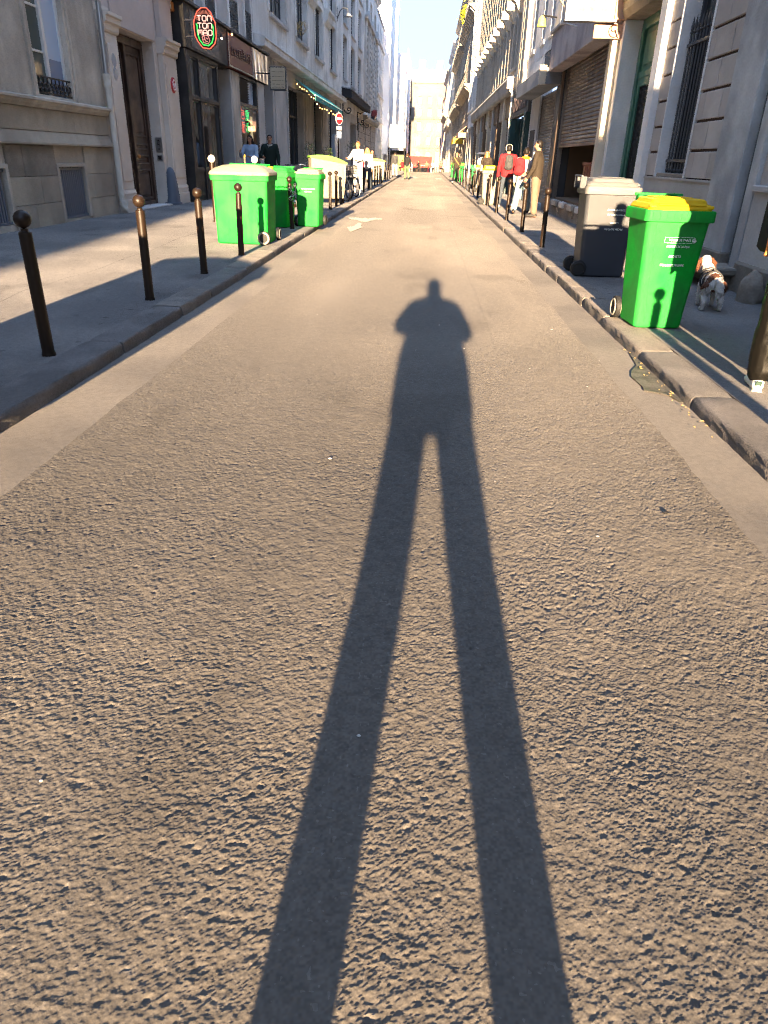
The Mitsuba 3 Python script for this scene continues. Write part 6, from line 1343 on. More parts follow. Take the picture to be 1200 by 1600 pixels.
nm_ = ['leftmost of the far terrace guests, in red, seated', 'far terrace guest in white, seated beside the one in red', 'far terrace guest in black, seated near the middle of the street', 'far terrace guest in beige, right of the one in black', 'far terrace guest in cream, seated right of the street middle', 'rightmost of the far terrace guests, in pink, seated']
for (x, y, c), lab in zip(far, nm_):
    person(lab, (x, y, float(gz(y))+ROADZ-.02), R(150+37*x), 1.72, c, 'cloth_black', 'shoe_dark', 'hair_brown', legs=((85, 85), (85, 85)), arms=((30, 8, 60), (30, 8, 60)), sit=True, fine=.07, group='guests on the far terrace')

# ---- the dog
def dog():
    t = thing('dog', 'small white and brown spaniel in a pale harness, seen from behind beside the green bin', 'dog')
    rz, loc, k = R(-8), (3.01, 7.74, PAVZ), .86
    A = lambda *p: np.array(p, float)
    bl = [hull_of([(A(0, -.16, .30), (.088, .09, .10)), (A(0, .02, .30), (.085, .10, .105)), (A(0, .17, .31), (.092, .09, .12))], 14)]
    bl += [hull_of([(A(0, .20, .36), (.07, .07, .08)), (A(-.03, .29, .46), (.055, .055, .06))], 12)]
    hd = A(-.05, .33, .50)
    bl += [hull_of([(hd, (.068, .07, .066)), (hd+A(0, .03, .02), (.06, .06, .05))], 12), hull_of([(hd+A(-.01, .07, -.015), (.036, .04, .032)), (hd+A(-.02, .11, -.022), (.03, .024, .026))], 10)]
    for s in (1, -1):
        bl += chain([hd+A(s*.058, -.005, .035), hd+A(s*.095, -.01, -.02), hd+A(s*.088, .0, -.085)], [.020, .030, .024], 8)
        # hind leg: thigh, knee forward, hock back, shank, paw
        x = s*.075
        bl += chain([A(x, -.15, .27), A(x*1.2, -.10, .17), A(x*1.25, -.20, .095), A(x*1.3, -.185, .025), A(x*1.3, -.14, .020)], [.068, .048, .026, .023, .026], 10)
        x = s*.07
        bl += chain([A(x, .17, .25), A(x*1.1, .16, .14), A(x*1.15, .165, .03), A(x*1.15, .20, .020)], [.05, .032, .024, .026], 10)
    bl += chain([A(0, -.24, .35), A(.01, -.31, .33), A(.02, -.34, .24), A(.015, -.33, .17)], [.026, .04, .045, .018], 8)
    def fur(v, n):
        a = meshkit.fbm(v*np.array([55, 55, 16]), 3, 3)-.5; b = meshkit.fbm(v*np.array([22, 22, 9]), 2, 5)-.5
        return v+n*(a*.020+b*.022)[:, None]-np.array([0, 0, 1.0])*(np.abs(a)*.010)[:, None]
    v, f = smooth_mesh(union(bl), .011, 4, fur)
    brown = (meshkit.fbm(v*6.5+3.1, 2, 9) > .56) & (v[:, 2] > .21) & (v[:, 1] < .12) & (np.abs(v[:, 1]+.02) > .035)
    brown |= (np.abs(v[:, 0]-hd[0]) > .052) & (v[:, 1] > .26) & (v[:, 2] > .38)
    w = np.clip(.85+.3*(meshkit.fbm(v*60, 2, 1)-.5), .6, 1)[:, None]
    col = np.where(brown[:, None], np.array([[.115, .045, .022]]), np.array([[.66, .60, .54]]))*w
    scene['dog_fur'] = {'type': 'twosided', 'bsdf': {'type': 'principled', 'base_color': {'type': 'mesh_attribute', 'name': 'vertex_color'}, 'roughness': .8, 'sheen': .4, 'specular': .2}}
    put(uniq(t+'__body'), xf((v, f), rz, loc, k), 'dog_fur', True, color=col)
    # loose fur locks
    for nm, mat_, seed, pick in (('white_locks', 'dog_white', 2, ~brown), ('brown_locks', 'dog_brown', 3, brown)):
        flat(mat_, (.66, .60, .54) if 'white' in mat_ else (.115, .045, .022), .8)
        r = np.random.default_rng(seed); idx = np.nonzero(pick & (v[:, 2] > .06))[0]; idx = r.choice(idx, min(700, len(idx)), replace=False); tm_ = trimesh.Trimesh(v, f, process=False); n = np.array(tm_.vertex_normals); m = MB()
        for i in idx:
            p = v[i]; d = n[i]*.55+np.array([0, -.25, -.9]); d = d/np.linalg.norm(d)+r.normal(0, .2, 3); L = r.uniform(.018, .040); s = np.cross(d, n[i]); s = s/max(np.linalg.norm(s), 1e-6)*.0045
            m.add([p-s, p+s, p+d*L], [[0, 1, 2]])
        part(t, nm, xf(m.mesh(), rz, loc, k), mat_, kind='stuff')
    m = MB()
    for y0, a in ((.10, .118), (-.01, .112)): m.torus(A(0, y0, .305), a*1.03, .011, (0, 1, 0), 26, 6)
    m.tube([A(0, -.01, .425), A(0, .05, .43), A(0, .10, .43)], .014, 6); m.torus(A(-.01, .23, .38), .082, .010, (-.1, .7, .6), 22, 6); part(t, 'harness', xf(m.mesh(), rz, loc, k), 'cloth_grey', True)
    m = MB()
    for s in (1, -1): m.sphere(hd+A(s*.03, .068, .012), .009, 5)
    m.sphere(hd+A(-.02, .135, -.012), .012, 5); part(t, 'eyes_and_nose', xf(m.mesh(), rz, loc, k), 'eye_dark', kind='stuff')
dog()
# ================================================================ STREET FURNITURE, BINS, BICYCLES
def bollard_mesh(h=.89, r=.042, ball=.056):
    m = MB(); m.lathe([(r*1.12, -.02), (r*1.12, .012), (r, .02), (r, h-.088), (r*.96, h-.080), (r*.62, h-.074), (r*.55, h-.066), (r*.62, h-.058)], (0, 0, 0), 20); return m.mesh()
def ball_mesh(h=.89, ball=.056):
    m = MB(); m.sphere((0, 0, h), ball, 12); return m.mesh()
rs = random.Random(21)
ORD = ['first', 'second', 'third', 'fourth', 'fifth', 'sixth', 'seventh', 'eighth', 'ninth', 'tenth']
GL_ = 'bollards along the left kerb'; GR_ = 'bollards along the right kerb'
def bollard(x, y, label, group, tilt=(0, 0), ball='bollard_paint', h=.89, r=.042, bl=.056):
    t = thing('bollard', label, 'bollard', group)
    T = T4().translate([x, y, PAVZ+float(gz(y))]).rotate([0, 1, 0], tilt[0]).rotate([1, 0, 0], tilt[1])
    for nm, me, mt in (('post', bollard_mesh(h, r), 'bollard_paint'), ('ball', ball_mesh(h, bl), ball)):
        k = part(t, nm, me, mt, 40 if nm == 'post' else True); scene[k]['to_world'] = T
labs = {0: 'nearest bollard on the left, fully in shade', 1: 'second bollard from the left foreground, copper lit upper half', 2: 'third bollard on the left, before the big green bin', 3: 'fourth bollard on the left, directly in front of the big green bin'}
Ls = [4.84, 7.03, 8.85, 10.7, 15.05, 21.14, 22.6, 24.39, 32.8, 35.62, 37.67, 39.97, 42.01, 44.31, 46.82, 50.35, 53.0, 56.0]
lx = [-2.605, -2.655, -2.63, -2.612, -2.61]+[-2.59]*13
extra = {4: 'leaning bollard with a chain on top between the green bins', 5: 'first bollard in front of the pale container', 6: 'second bollard in front of the pale container', 7: 'bollard beside the first parked bicycle'}
for i, y in enumerate(Ls):
    lab = labs.get(i) or extra.get(i) or 'dark left bollard past the bicycles, %s from the nearer end' % ORD[i-8]
    bollard(lx[i], y, lab, GL_ if i >= 8 else None, (-2.2 if i == 4 else rs.uniform(-.8, .8), rs.uniform(-.5, .5)))
Rs = [1.3, 3.30, 10.2, 13.19, 16.11, 19.28, 22.14, 25.3, 30.5, 33.6, 36.8, 40, 43.2, 46.4, 50, 54, 58]
rl = {1: 'bollard just outside the right edge whose shadow falls on the green bin', 2: 'bollard half hidden behind the grey bin', 3: 'nearest standing bollard past the grey bin on the right', 4: 'second bollard past the grey bin, by the striding woman', 5: 'third bollard past the grey bin on the right', 6: 'fourth bollard past the grey bin, beside the yellow lidded grey bin'}
for i, y in enumerate(Rs):
    lab = rl.get(i) or ('bollard on the right pavement beside the viewer' if i == 0 else 'dark right bollard past the yellow lidded bin, %s from nearer end' % ORD[i-7])
    if i == 2: continue
    bollard(2.085, y, lab, GR_ if i >= 7 else None, (rs.uniform(-.8, .8), rs.uniform(-.5, .5)))
for x, y, lab in ((-4.42, 16.04, 'taller white topped post left of the big green bin'), (-3.78, 17.2, 'white topped post rising behind the big green bin')):
    bollard(x, y, lab, None, (0, 0), 'ball_white', 1.20, .05, .075)
t = thing('chain', 'loose chain and padlock wound round the leaning bollard top', 'chain'); m = MB(); cx, cy = -2.575, 15.0
for i in range(16): m.torus((cx+.055*math.cos(i*.9), cy-.05+.055*math.sin(i*.9), PAVZ+.80-i*.022), .022, .006, (math.sin(i), math.cos(i*1.7), .6), 10, 5)
part(t, 'links', m, 'steel', kind='stuff'); m = MB(); m.box(cx+.03, cx+.08, cy-.1, cy-.07, PAVZ+.40, PAVZ+.46, .006); part(t, 'padlock', m, 'leather_tan')

# ---------------------------------------------------------------- wheelie bins
def text_on(par, s, h, o, e1, e2, e3, mat_='print_white', bold=True, name='print', wide=1.0):
    tm_ = meshkit.text_mesh(s, h, .0012, bold); v = np.array(tm_.vertices); v[:, 0] = (v[:, 0]-(v[:, 0].min()+v[:, 0].max())/2)*wide
    e1, e2, e3 = (np.array(e, float) for e in (e1, e2, e3)); V = np.asarray(o, float)+v[:, :1]*e1+v[:, 1:2]*e2+v[:, 2:]*e3
    part(par, name, (V, np.array(tm_.faces)), mat_, kind='stuff')
def bin2w(label, loc, rz, w=.52, d=.60, h=.96, col='plastic_green', lid='plastic_yellow', taper=.80, prints=True, lidh=.12, group=None, rim=None, ribs=True, fine=True, wheel_face='wheel_grey', domed=False):
    """two wheeled bin: front towards -y (local), handle and wheels at +y; w,d at the rim"""
    t = thing('wheelie_bin', label, 'bin', group)
    X = lambda mb: xf(mb.mesh(), rz, loc)
    rim = rim or col
    wb, db = w*taper*.94, d*taper
    # tapered rounded body
    def ring(w_, d_, z, yo, r):
        pts = []
        for (cx, cy, a0) in ((w_/2-r, d_/2-r, 0), (-w_/2+r, d_/2-r, 90), (-w_/2+r, -d_/2+r, 180), (w_/2-r, -d_/2+r, 270)):
            for q in range(5): a = math.radians(a0+q*22.5); pts.append((cx+r*math.cos(a), cy+r*math.sin(a)+yo, z))
        return pts
    lev = [(wb-.06, db-.06, .0, .03), (wb-.01, db-.01, .012, .04), (wb, db, .035, .045)]
    for q in np.linspace(.12, 1, 8): lev.append((wb+(w-.06-wb)*q, db+(d-.06-db)*q, .035+(h-.11)*q, .05))
    lev += [(w-.058, d-.058, h-.075, .05)]
    yo = lambda z: (d/2-db/2)*.10*(z/h)
    rings = [ring(a, b, z, yo(z), r) for a, b, z, r in lev]; n = len(rings[0]); V = np.array(sum(rings, [])); F = [[i*n+j, i*n+(j+1) % n, (i+1)*n+(j+1) % n, (i+1)*n+j] for i in range(len(rings)-1) for j in range(n)]
    m = MB(); m.add(V, F); m.add(np.vstack([rings[0], [[0, 0, 0]]]), [[(j+1) % n, j, n] for j in range(n)])
    part(t, 'body', X(m), col, 35)
    fy = lambda z: -(db+(d-.06-db)*min(1, max(0, (z-.035)/(h-.11))))/2+yo(z)
    sl = (fy(h-.1)-fy(.1))/(h-.2)
    if ribs:
        for s in (-1, 1):
            m = MB(); m.add([[s*wb*.30-.006, fy(.06)-.003, .06], [s*wb*.30+.006, fy(.06)-.003, .06], [s*w*.30+.006, fy(h-.1)-.003, h-.1], [s*w*.30-.006, fy(h-.1)-.003, h-.1], [s*wb*.30-.006, fy(.06)+.01, .06], [s*wb*.30+.006, fy(.06)+.01, .06], [s*w*.30+.006, fy(h-.1)+.01, h-.1], [s*w*.30-.006, fy(h-.1)+.01, h-.1]], [[0, 1, 2, 3], [0, 3, 7, 4], [1, 5, 6, 2]]); part(t, 'rib', X(m), col)
    # rim collar
    m = MB(); rr = [ring(w-.055, d-.055, h-.095, yo(h), .05), ring(w-.004, d-.004, h-.088, yo(h), .05), ring(w, d, h-.08, yo(h), .05), ring(w, d, h-.012, yo(h), .05), ring(w-.012, d-.012, h, yo(h), .05), ring(w-.06, d-.06, h, yo(h), .04), ring(w-.07, d-.07, h-.06, yo(h), .04)]
    V = np.array(sum(rr, [])); F = [[i*n+j, i*n+(j+1) % n, (i+1)*n+(j+1) % n, (i+1)*n+j] for i in range(len(rr)-1) for j in range(n)]; m.add(V, F)
    for s in np.linspace(-.40, .40, 9): m.box(s*w-.004, s*w+.004, -d/2+yo(h)-.004, -d/2+yo(h)+.01, h-.075, h-.015)
    k = part(t, 'rim', X(m), rim, 35)
    # lid
    if lid:
        m = MB()
        if domed: L_ = [(w+.02, d+.02, h-.01, .06), (w+.03, d+.03, h+.005, .07), (w+.01, d+.01, h+.035, .08), (w*.86, d*.86, h+lidh*.62, .09), (w*.62, d*.62, h+lidh*.9, .09), (w*.3, d*.3, h+lidh, .06)]
        else: L_ = [(w*.90, d*.92, h-.002, .05), (w*.91, d*.93, h+.012, .05), (w*.885, d*.90, h+.030, .05), (w*.86, d*.86, h+.045, .05), (w*.80, d*.78, h+.050, .05), (w*.76, d*.72, h+lidh*.78, .05), (w*.72, d*.66, h+lidh*.86, .05), (w*.4, d*.35, h+lidh*.9, .04)]
        rr = [ring(a, b, z, yo(h)-(.0 if domed else -.01), r) for a, b, z, r in L_]; V = np.array(sum(rr, [])); F = [[i*n+j, i*n+(j+1) % n, (i+1)*n+(j+1) % n, (i+1)*n+j] for i in range(len(rr)-1) for j in range(n)]; m.add(V, F); m.add(np.vstack([rr[-1], [[0, yo(h), L_[-1][2]+.002]]]), [[j, (j+1) % n, n] for j in range(n)])
        lk = part(t, 'lid', X(m), lid, 30)
        if not domed:
            m = MB(); m.box(-w*.34, w*.34, -d*.43, -d*.36, h+.03, h+.052, .01); part(lk, 'lid_grip', X(m), lid)
            for s in (-1, 1): m = MB(); m.box(s*w*.40-.03, s*w*.40+.03, -d*.44, -d*.37, h+.012, h+.04, .008); part(lk, 'lid_corner', X(m), lid)
            m = MB(); m.box(-w*.30, w*.22, -d*.18, d*.22, h+lidh*.88, h+lidh*.96, .008); part(lk, 'lid_boss', X(m), lid)
    # handle bar and hinge at the back
    m = MB(); m.cyl((-w*.36, d/2+yo(h)+.045, h+lidh*.98), (w*.36, d/2+yo(h)+.045, h+lidh*.98), .013, n=10); hk = part(t, 'handle', X(m), col, 40)
    for s in (-.3, .3): m = MB(); m.box(s*w-.02, s*w+.02, d/2+yo(h)-.02, d/2+yo(h)+.06, h-.03, h+lidh*.98, .006); part(hk, 'lug', X(m), col)
    # wheels
    for s in (-1, 1):
        R_ = .10; c = np.array([s*(wb/2+.035), db/2+.02, R_]); m = MB(); m.lathe([(.0, -.028), (R_*.78, -.028), (R_*.8, -.025), (R_, -.02), (R_, .02), (R_*.8, .025), (R_*.78, .028), (0, .028)], c, 24, 0); wk = part(t, 'wheel', X(m), 'rubber', 40)
        for q in (-1, 1):
            m = MB(); m.torus(c+np.array([q*.027, 0, 0]), R_*.70, .010, (1, 0, 0), 24, 6); part(wk, 'hub_ring', X(m), wheel_face)
    m = MB(); m.cyl((-wb/2-.03, db/2+.02, .10), (wb/2+.03, db/2+.02, .10), .014, n=8); part(t, 'axle', X(m), 'iron_black')
    if prints:
        c, s_ = math.cos(rz), math.sin(rz); Rm = np.array([[c, -s_, 0], [s_, c, 0], [0, 0, 1]])
        e1 = Rm@np.array([1, 0, 0.0]); e2 = Rm@np.array([0, sl, 1.0])/math.hypot(1, sl); e3 = Rm@np.array([0, -1.0, sl])
        for (s, hh, z, px, wd) in prints:
            if z is None: continue
            text_on(t, s, hh, Rm@np.array([px, fy(z)-.004, z])+np.array(loc), e1, e2, e3, wide=wd)
        return t, Rm, e1, e2, e3, fy
    return t
PR = [('MAIRIE DE PARIS', .017, .745, .035, .95), ('PROPRIETE DE LA VILLE', .017, .692, .03, .72), ('DECHETS', .019, .612, .02, .85), ('COLLECTE PROPRE', .017, .540, .01, .95)]
r_ = bin2w('green wheelie bin with yellow lid and white print, on the right kerb', (2.145, 6.80, PAVZ), R(3), .60, .60, .985, 'plastic_green', 'plastic_yellow', .76, PR, .10, rim='plastic_green')
tb, Rm, e1, e2, e3, fy = r_
o = Rm@np.array([.035, fy(.752)-.004, .752])+np.array((2.145, 6.80, PAVZ)); m = MB()
fr_ = sbox(-.125, -.018, .125, .018).buffer(.006).difference(sbox(-.125, -.018, .125, .018).buffer(.003)); m.prism(fr_, .0012, o=o, e1=e1, e2=e2, e3=e3)
m.prism(Polygon([(.100, .002), (.145, .002), (.136, -.012), (.109, -.012)]), .0012, o=o, e1=e1, e2=e2, e3=e3); m.prism(Polygon([(.121, .004), (.124, .004), (.124, .018), (.121, .018)]), .0012, o=o, e1=e1, e2=e2, e3=e3); m.prism(Polygon([(.104, .005), (.119, .005), (.119, .016)]), .0012, o=o, e1=e1, e2=e2, e3=e3)
part(tb, 'print_frame_and_ship', m, 'print_white', kind='stuff')
GP = [('MAIRIE DE PARIS', .020, .80, .06, .95), ('PROPRIETE DE LA VILLE', .019, .745, .06, .72), ('DECHETS', .019, .65, .06, .85), ('COLLECTE PROPRE', .019, .575, .06, .95)]
# grey bin turned with its wheels to the road: handle at the left
def turned(label, loc, w, d, h, col, lid, group=None, prints=False, rz=R(90), **kw): return bin2w(label, loc, rz, w, d, h, col, lid, prints=prints, group=group, wheel_face='rubber', **kw)
r2 = turned('dark grey wheelie bin with a pale grey lid, turned wheels to the kerb', (2.34, 9.98, PAVZ), .60, .70, 1.07, 'plastic_grey', 'lid_grey', taper=.82, lidh=.11, rim='lid_grey')
e1 = np.array([1, 0, 0.0]); 
for s, hh, z, px, wd in GP: text_on(r2, s, hh, (2.40, 9.98-.30*(.82*.94+(1-.82*.94)*z)-.008, PAVZ+z), (1, 0, 0), (0, -.06, 1), (0, -1, 0), wide=wd)
# left: the big green bin seen from behind, wheel at its right
bin2w('biggest green bin with a domed cream lid on the left pavement', (-2.91, 12.42, PAVZ), R(0), .93, .80, 1.02, 'plastic_green', 'plastic_cream', .94, False, .14, domed=True, wheel_face='wheel_grey')
m = MB(); 
for q in (.014,): m.lathe([(.0, -.03), (.085, -.03), (.105, -.02), (.105, .02), (.085, .03), (0, .03)], (-2.545, 11.985, PAVZ+.105), 24, 1)
kbig = [k for k in labels if k.startswith('wheelie_bin')][-1]; wk = part(kbig, 'front_wheel', m, 'rubber', 40); m = MB(); m.torus((-2.545, 11.952, PAVZ+.105), .082, .016, (0, 1, 0), 26, 6); part(wk, 'hub_ring', m, 'wheel_grey')
bin2w('mostly shaded green wheelie bin with a scrap of yellow, behind the biggest one', (-2.93, 15.45, PAVZ), R(-8), .60, .66, 1.00, 'plastic_green', 'plastic_green', .82, False, .10)
t = thing('yellow_carton', 'crumpled yellow carton on the lid of the shaded green bin', 'carton'); m = MB(); m.box(-3.16, -2.98, 15.1, 15.24, PAVZ+1.02, PAVZ+1.11, .02); put(t, m, 'plastic_yellow')
turned('third green bin on the left, white topped lid, shadow across its front', (-2.36, 15.85, PAVZ), .56, .60, .98, 'plastic_green', 'plastic_cream', rz=R(-4), taper=.84, lidh=.10)
kb = [k for k in labels if k.startswith('wheelie_bin')][-1]
for s, hh, z, wd in (('MAIRIE DE PARIS', .024, .70, .95), ('DECHETS', .022, .65, 1.0)): text_on(kb, s, hh, (-2.36, 15.85-.285, PAVZ+z), (1, 0, 0), (0, -.05, 1), (0, -1, 0), 'print_white', wide=wd)
# four wheeled containers
def container(label, loc, rz, w, d, h, lid='plastic_lime', slope=.12):
    t = thing('waste_container', label, 'container'); X = lambda mb: xf(mb.mesh(), rz, loc)
    m = MB(); v = []
    for z, q in ((.16, .84), (.2, .88), (h*.6, .97), (h, 1.0)):
        for sx, sy_ in ((-1, -1), (1, -1), (1, 1), (-1, 1)): v.append([sx*w/2*q, sy_*d/2*q, z+(slope*(-sx) if z > h*.9 else 0)])
    F = [[i*4+j, i*4+(j+1) % 4, (i+1)*4+(j+1) % 4, (i+1)*4+j] for i in range(3) for j in range(4)]+[[3, 2, 1, 0]]; m.add(v, F); part(t, 'body', X(m), 'plastic_pale')
    m = MB(); pts = []
    a = np.linspace(-1, 1, 13)
    m.prism([(x*w*.53, h+.0+slope*(-x)+.10*(1-x*x)+.03) for x in a]+[(x*w*.53, h+slope*(-x)-.01) for x in a[::-1]], d*1.06, o=(0, d*.53, 0), e1=(1, 0, 0), e2=(0, 0, 1), e3=(0, -1, 0)); part(t, 'lid', X(m), lid, 30)
    for s in (-1, 1):
        m = MB(); m.box(s*w*.40-.02, s*w*.40+.02, -d/2-.012, -d/2*.9, .25, h-.1, .006); part(t, 'rib', X(m), 'plastic_pale')
        for q in (-1, 1): m = MB(); m.lathe([(0, -.025), (.085, -.025), (.09, -.02), (.09, .02), (.085, .025), (0, .025)], (s*w*.36, q*d*.38, .09), 18, 0); m.box(s*w*.36-.03, s*w*.36+.03, q*d*.38-.03, q*d*.38+.03, .15, .2); part(t, 'caster', X(m), 'rubber', 40)
    return t
container('large pale container with a lime green lid on the left pavement before the bicycles', (-3.02, 23.9, PAVZ), R(14), 1.05, .9, 1.20, 'plastic_lime', .08)
container('large pale container just outside the left edge, its shadow lies along the kerb', (-2.86, 2.75, PAVZ), R(3), 1.36, .78, 1.17, 'plastic_lime', .04)
container('second pale container with a yellow edge far down the left pavement', (-2.98, 45.8, PAVZ), R(0), 1.2, 1.0, 1.15, 'plastic_yellow', .03)
bin2w('added grey wheelie bin just outside the right edge, shading the pavement', (2.68, 3.1, PAVZ), R(0), .62, .66, 1.0, 'plastic_grey', 'lid_grey', .84, False)  # added out of view to block sun from the right pavement
bin2w('second added grey wheelie bin outside the right edge, shading the pavement by the wall', (3.18, 2.5, PAVZ), R(6), .58, .66, 1.05, 'plastic_grey', 'plastic_yellow', .84, False)  # also an added sun blocker out of view
turned('grey wheelie bin with a yellow lid beyond the walkers on the right', (2.18, 26.3, PAVZ), .52, .62, 1.04, 'plastic_pale', 'plastic_yellow', rz=R(90), taper=.78, lidh=.16, rim='lid_grey')
turned('dark green wheelie bin behind the yellow lidded grey one', (2.72, 41.5, PAVZ), .55, .62, 1.0, 'plastic_green_dark', 'plastic_green_dark', rz=R(80))
turned('pale wheelie bin with a yellow lid beside the dark green one', (2.62, 37.0, PAVZ), .55, .62, 1.04, 'plastic_pale', 'plastic_yellow', rz=R(90))
turned('lime green bin far along the right pavement, by the walking person', (2.30, 53.5, PAVZ), .55, .62, 1.0, 'plastic_green', 'plastic_lime', rz=R(0))
turned('pair of far green bins, the first one by the right kerb', (2.35, 66.0, PAVZ), .6, .62, 1.0, 'plastic_green', 'plastic_lime', rz=R(0))
turned('second far green bin, nearer the wall on the right', (3.05, 68.0, PAVZ), .6, .62, 1.0, 'plastic_green', 'plastic_lime', rz=R(0))
t = thing('white_bag', 'round white rubbish bag lying on the pale bin on the right', 'bag'); m = MB(); s_ = trimesh.creation.icosphere(3); v = s_.vertices*np.array([.24, .22, .19]); v *= (1+.35*(meshkit.fbm(s_.vertices*3, 3, 8)-.5))[:, None]; m.add(v+np.array([2.62, 37.0, PAVZ+1.28]), s_.faces); put(t, m, 'cloth_white', True)
t = thing('parasol_hat_stand', 'small dark round stand top above the white rubbish bag', 'stand'); m = MB(); m.cyl((2.75, 39, PAVZ), (2.75, 39, 1.75), .03, n=8); part(t, 'pole', m, 'iron_black'); m = MB(); m.lathe([(0, .1), (.2, .08), (.34, 0), (.3, -.02), (0, -.02)], (2.75, 39, 1.75), 16); part(t, 'top', m, 'iron_grey', 40)

# ---------------------------------------------------------------- bicycles
def bicycle(label, loc, rz, frame='iron_black', tyre='rubber', basket=False, guard='iron_black', group=None, lean=3.0):
    t = thing('bicycle', label, 'bicycle', group); q = math.tan(R(lean))
    def X(mb):
        v, f = mb.mesh(); v = v.copy(); v[:, 0] += v[:, 2]*q; return xf((v, f), rz, loc)
    A = lambda y, z, x=0: (x, y, z)
    W = .34; rear, front = A(-.52, W), A(.52, W)
    for c, nm in ((rear, 'rear_wheel'), (front, 'front_wheel')):
        m = MB(); m.torus(c, W-.022, .020, (1, 0, 0), 36, 7); k = part(t, nm, X(m), tyre, True)
        m = MB(); m.torus(c, W-.05, .011, (1, 0, 0), 32, 6); part(k, 'rim', X(m), 'steel', True)
        m = MB()
        for i in range(14): a = i*2*math.pi/14; m.cyl((.018*(-1)**i, c[1], c[2]), (0, c[1]+(W-.055)*math.cos(a), c[2]+(W-.055)*math.sin(a)), .0022, n=4, caps=False)
        m.cyl((-.04, c[1], c[2]), (.04, c[1], c[2]), .022, n=8); part(k, 'spokes', X(m), 'steel', kind='stuff')
        m = MB(); m.torus(c, W+.022, .016, (1, 0, 0), 20, 5, .15*math.pi, .95*math.pi); part(t, 'mudguard', X(m), guard, True)
    bb, seat, head_t, head_b = A(-.08, .30), A(-.26, .82), A(.33, .86), A(.37, .70)
    m = MB()
    for a, b, r in ((bb, seat, .017), (bb, head_b, .019), (A(-.20, .66), head_t, .017), (rear, bb, .011), (rear, A(-.23, .74), .010), (head_b, head_t, .022)): m.cyl(a, b, r, n=8)
    part(t, 'frame', X(m), frame, 40)
    m = MB(); m.cyl(A(.37, .70, .03), A(.52, W, .05), .012, n=7); m.cyl(A(.37, .70, -.03), A(.52, W, -.05), .012, n=7); part(t, 'fork', X(m), frame, 40)
    m = MB(); m.cyl(seat, A(-.28, .93), .013, n=8); m.sphere(A(-.31, .955), (.075, .13, .035), 7); part(t, 'saddle', X(m), 'cloth_black', 40)
    m = MB(); m.cyl(head_t, A(.31, 1.0), .013, n=8); m.tube([(-.30, .18, 1.02), (-.2, .30, 1.06), (0, .32, 1.01), (.2, .30, 1.06), (.30, .18, 1.02)], .012, 7); part(t, 'handlebar', X(m), 'steel', True)
    m = MB(); m.cyl((-.03, bb[1], bb[2]), (.03, bb[1], bb[2]), .09, n=18); m.cyl((.07, bb[1], bb[2]), (.07, bb[1]+.1, bb[2]-.14), .010, n=6); m.cyl((-.07, bb[1], bb[2]), (-.07, bb[1]-.1, bb[2]+.14), .010, n=6); part(t, 'crank', X(m), 'steel', kind='stuff')
    if basket:
        m = MB()
        for z in (.80, .88, .96, 1.04):
            e = .02*(z-.8)/.24; P_ = [(-.16-e, .40), (.16+e, .40), (.16+e, .66+e), (-.16-e, .66+e), (-.16-e, .40)]
            m.tube([(p[0], p[1], z) for p in P_], .007, 5)
        for i in range(9): m.cyl((-.16+i*.04, .66, .80), (-.165+i*.0415, .68, 1.04), .004, n=4); m.cyl((-.16, .40+i*.032, .80), (-.178, .40+i*.034, 1.04), .004, n=4); m.cyl((.16, .40+i*.032, .80), (.178, .40+i*.034, 1.04), .004, n=4)
        m.box(-.16, .16, .40, .66, .795, .803); part(t, 'basket', X(m), 'iron_black', kind='stuff')
flat('frame_blue', (.10, .28, .45), .4); flat('tyre_cream', (.55, .47, .34), .7)
bicycle('blue framed bicycle with pale tyres beside the first kerb post, nearest of the parked row', (-2.86, 25.9, PAVZ), R(212), 'frame_blue', 'tyre_cream', True)
bicycle('black bicycle with a front basket, second of the parked row', (-2.86, 27.2, PAVZ), R(208), 'iron_black', 'rubber', True, lean=-4)
bicycle('bicycle with a white mudguard, third of the parked row', (-2.80, 28.6, PAVZ), R(214), 'iron_black', 'rubber', False, 'sign_white', lean=5)
bicycle('dark bicycle leaning by the seated person with curly hair', (-4.05, 25.8, PAVZ), R(160), 'iron_grey', 'rubber', True, 'sign_white', lean=6)
bicycle('distant bicycle past the second pale container', (-2.9, 54.0, PAVZ), R(178), 'iron_black', 'rubber', False)
# ---------------------------------------------------------------- cafe terrace
def chair(label, x, y, rz, mat_='wood_dark', zb=PAVZ, group=None):
    t = thing('cafe_chair', label, 'chair', group); X = lambda mb: xf(mb.mesh(), rz, (x, y, zb))
    m = MB(); m.cyl((0, 0, .44), (0, 0, .47), .20, n=18); part(t, 'seat', X(m), mat_)
    for sx in (-1, 1):
        for sy_ in (-1, 1): m = MB(); m.cyl((sx*.15, sy_*.15, .44), (sx*.19, sy_*.19, 0), .014, n=6); part(t, 'leg', X(m), mat_)
    m = MB(); a = np.linspace(0, math.pi, 13); m.tube([(.19*math.cos(q), -.18-.03*math.sin(q), .46+.42*math.sin(q)) for q in a], .014, 6); m.prism(Polygon([(.17*math.cos(q), .40*math.sin(q)) for q in a]), .012, o=(0, -.19, .46), e1=(1, 0, 0), e2=(0, -.06, 1), e3=(0, 1, 0)); part(t, 'backrest', X(m), mat_)
    return t
def table(label, x, y, zb=PAVZ, mat_='wood_dark', group=None):
    t = thing('cafe_table', label, 'table', group); m = MB(); m.cyl((x, y, zb+.72), (x, y, zb+.75), .32, n=20); part(t, 'top', m, mat_); m = MB(); m.cyl((x, y, zb), (x, y, zb+.72), .025, n=8); part(t, 'leg', m, 'iron_black'); m = MB(); m.cyl((x, y, zb), (x, y, zb+.03), .22, n=16); part(t, 'base', m, 'iron_black')
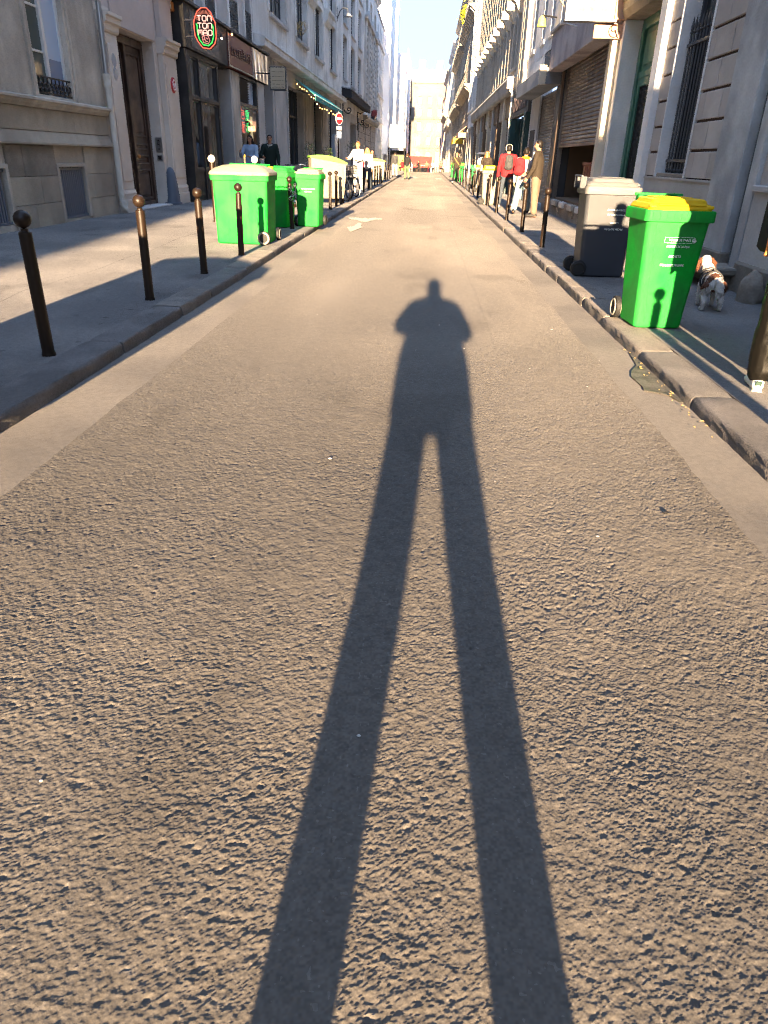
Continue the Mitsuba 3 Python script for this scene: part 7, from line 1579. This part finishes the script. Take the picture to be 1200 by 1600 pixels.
chair('round backed cafe chair of pale wood facing the pink dressed guest', -4.42, 38.6, R(-170), 'orange_wood'); chair('dark cafe chair under the curly haired guest', -4.32, 30.0, R(80), 'wood_dark'); chair('dark cafe chair under the guest in coral pink', -4.64, 36.0, R(-70), 'wood_dark')
table('small round cafe table by the coral pink guest', -4.0, 37.2); table('small round cafe table by the curly haired guest', -4.8, 30.6)
def shrub(label, x, y, h, n, seed, mat_='leaf_green', pot=True, spread=.4):
    t = thing('potted_shrub', label, 'plant'); r = np.random.default_rng(seed); m = MB()
    if pot: m.lathe([(0, 0), (.22, 0), (.28, .5), (.25, .5), (0, .46)], (x, y, PAVZ), 16); part(t, 'pot', m, 'iron_grey', 40)
    zb = PAVZ+(.48 if pot else 0); m = MB(); m.tube([(x, y, zb), (x+.03, y, zb+h*.3), (x-.02, y+.02, zb+h*.75)], [.03, .022, .008], 6)
    for i in range(7): a = r.uniform(0, 6.3); m.tube([(x, y, zb+h*(.25+.07*i)), (x+math.cos(a)*spread*.7, y+math.sin(a)*spread*.7, zb+h*(.42+.08*i))], [.012, .004], 5)
    part(t, 'trunk', m, 'trunk', kind='stuff'); m = MB()
    for i in range(n):
        u = r.normal(0, 1, 3); u /= np.linalg.norm(u); p = np.array([x, y, zb+h*.62])+u*np.array([spread, spread, h*.42])*r.uniform(.3, 1)**.5; d = r.normal(0, 1, 3)+np.array([0, 0, .5]); d /= np.linalg.norm(d); e = np.cross(d, r.normal(0, 1, 3)); e /= np.linalg.norm(e); L = r.uniform(.05, .10)
        m.add([p, p+d*L*.5+e*L*.22, p+d*L, p+d*L*.5-e*L*.22], [[0, 1, 2, 3]])
    part(t, 'leaves', m, mat_, kind='stuff')
shrub('leafy dark potted shrub at the first cafe pier under the teal awning', -6.3, 42.6, 1.5, 420, 1); shrub('second potted shrub between the cafe piers', -6.35, 50.4, 1.4, 380, 2); shrub('tall spiky potted plant near the no entry sign', -6.0, 62.8, 2.0, 420, 3, spread=.55)
shrub('dry brown plant on the second tall window sill', -6.92, 44.4, .9, 260, 4, 'leaf_dry', False, .35)
for k_ in ('potted_shrub_003__trunk', 'potted_shrub_003__leaves'):
    scene[k_]['to_world'] = T4().translate([0, 0, 6.75])
t = thing('cafe_cabinet', 'pale blue panel leaning at the cafe wall under the awning', 'panel'); m = MB(); m.box(-6.95, -6.7, 57.6, 60.6, PAVZ, 2.9, .02); put(t, m, 'pane_pale_blue')
# far terrace
for i, (x, y) in enumerate(((-2.4, 97), (-.4, 98.5), (1.3, 97))):
    table(('leftmost', 'middle', 'rightmost')[i]+' of the small tables on the far terrace', x, y, float(gz(y))+ROADZ, 'sign_white')
for i, (x, y) in enumerate(((-2.9, 96), (-1.9, 99), (-.9, 97), (.1, 100), (.9, 98), (1.8, 96))):
    chair('small chair under the far terrace guest in '+('red', 'white', 'black', 'beige', 'cream', 'pink')[i], x, y, R(150+37*x), ('cloth_red', 'sign_white', 'wood_brown')[i % 3], float(gz(y))+ROADZ, 'chairs on the far terrace')
# small dropped things
for x, y, lab, mt, s in ((-.42, 3.35, 'small white scrap of paper on the road left of the legs of the shadow', 'litter_white', .011), (1.15, 2.9, 'dark dropped pellet on the asphalt near the right gutter', 'iron_black', .015), (-3.05, 4.75, 'tiny white scrap on the left pavement beside the nearest bollard', 'litter_white', .022)):
    m = MB(); m.sphere((x, y, (PAVZ if x < -2.5 else ROADZ+.008)+s*.3), (s, s*.7, s*.35), 5); tag(put(uniq('litter'), m, mt), lab, 'litter')
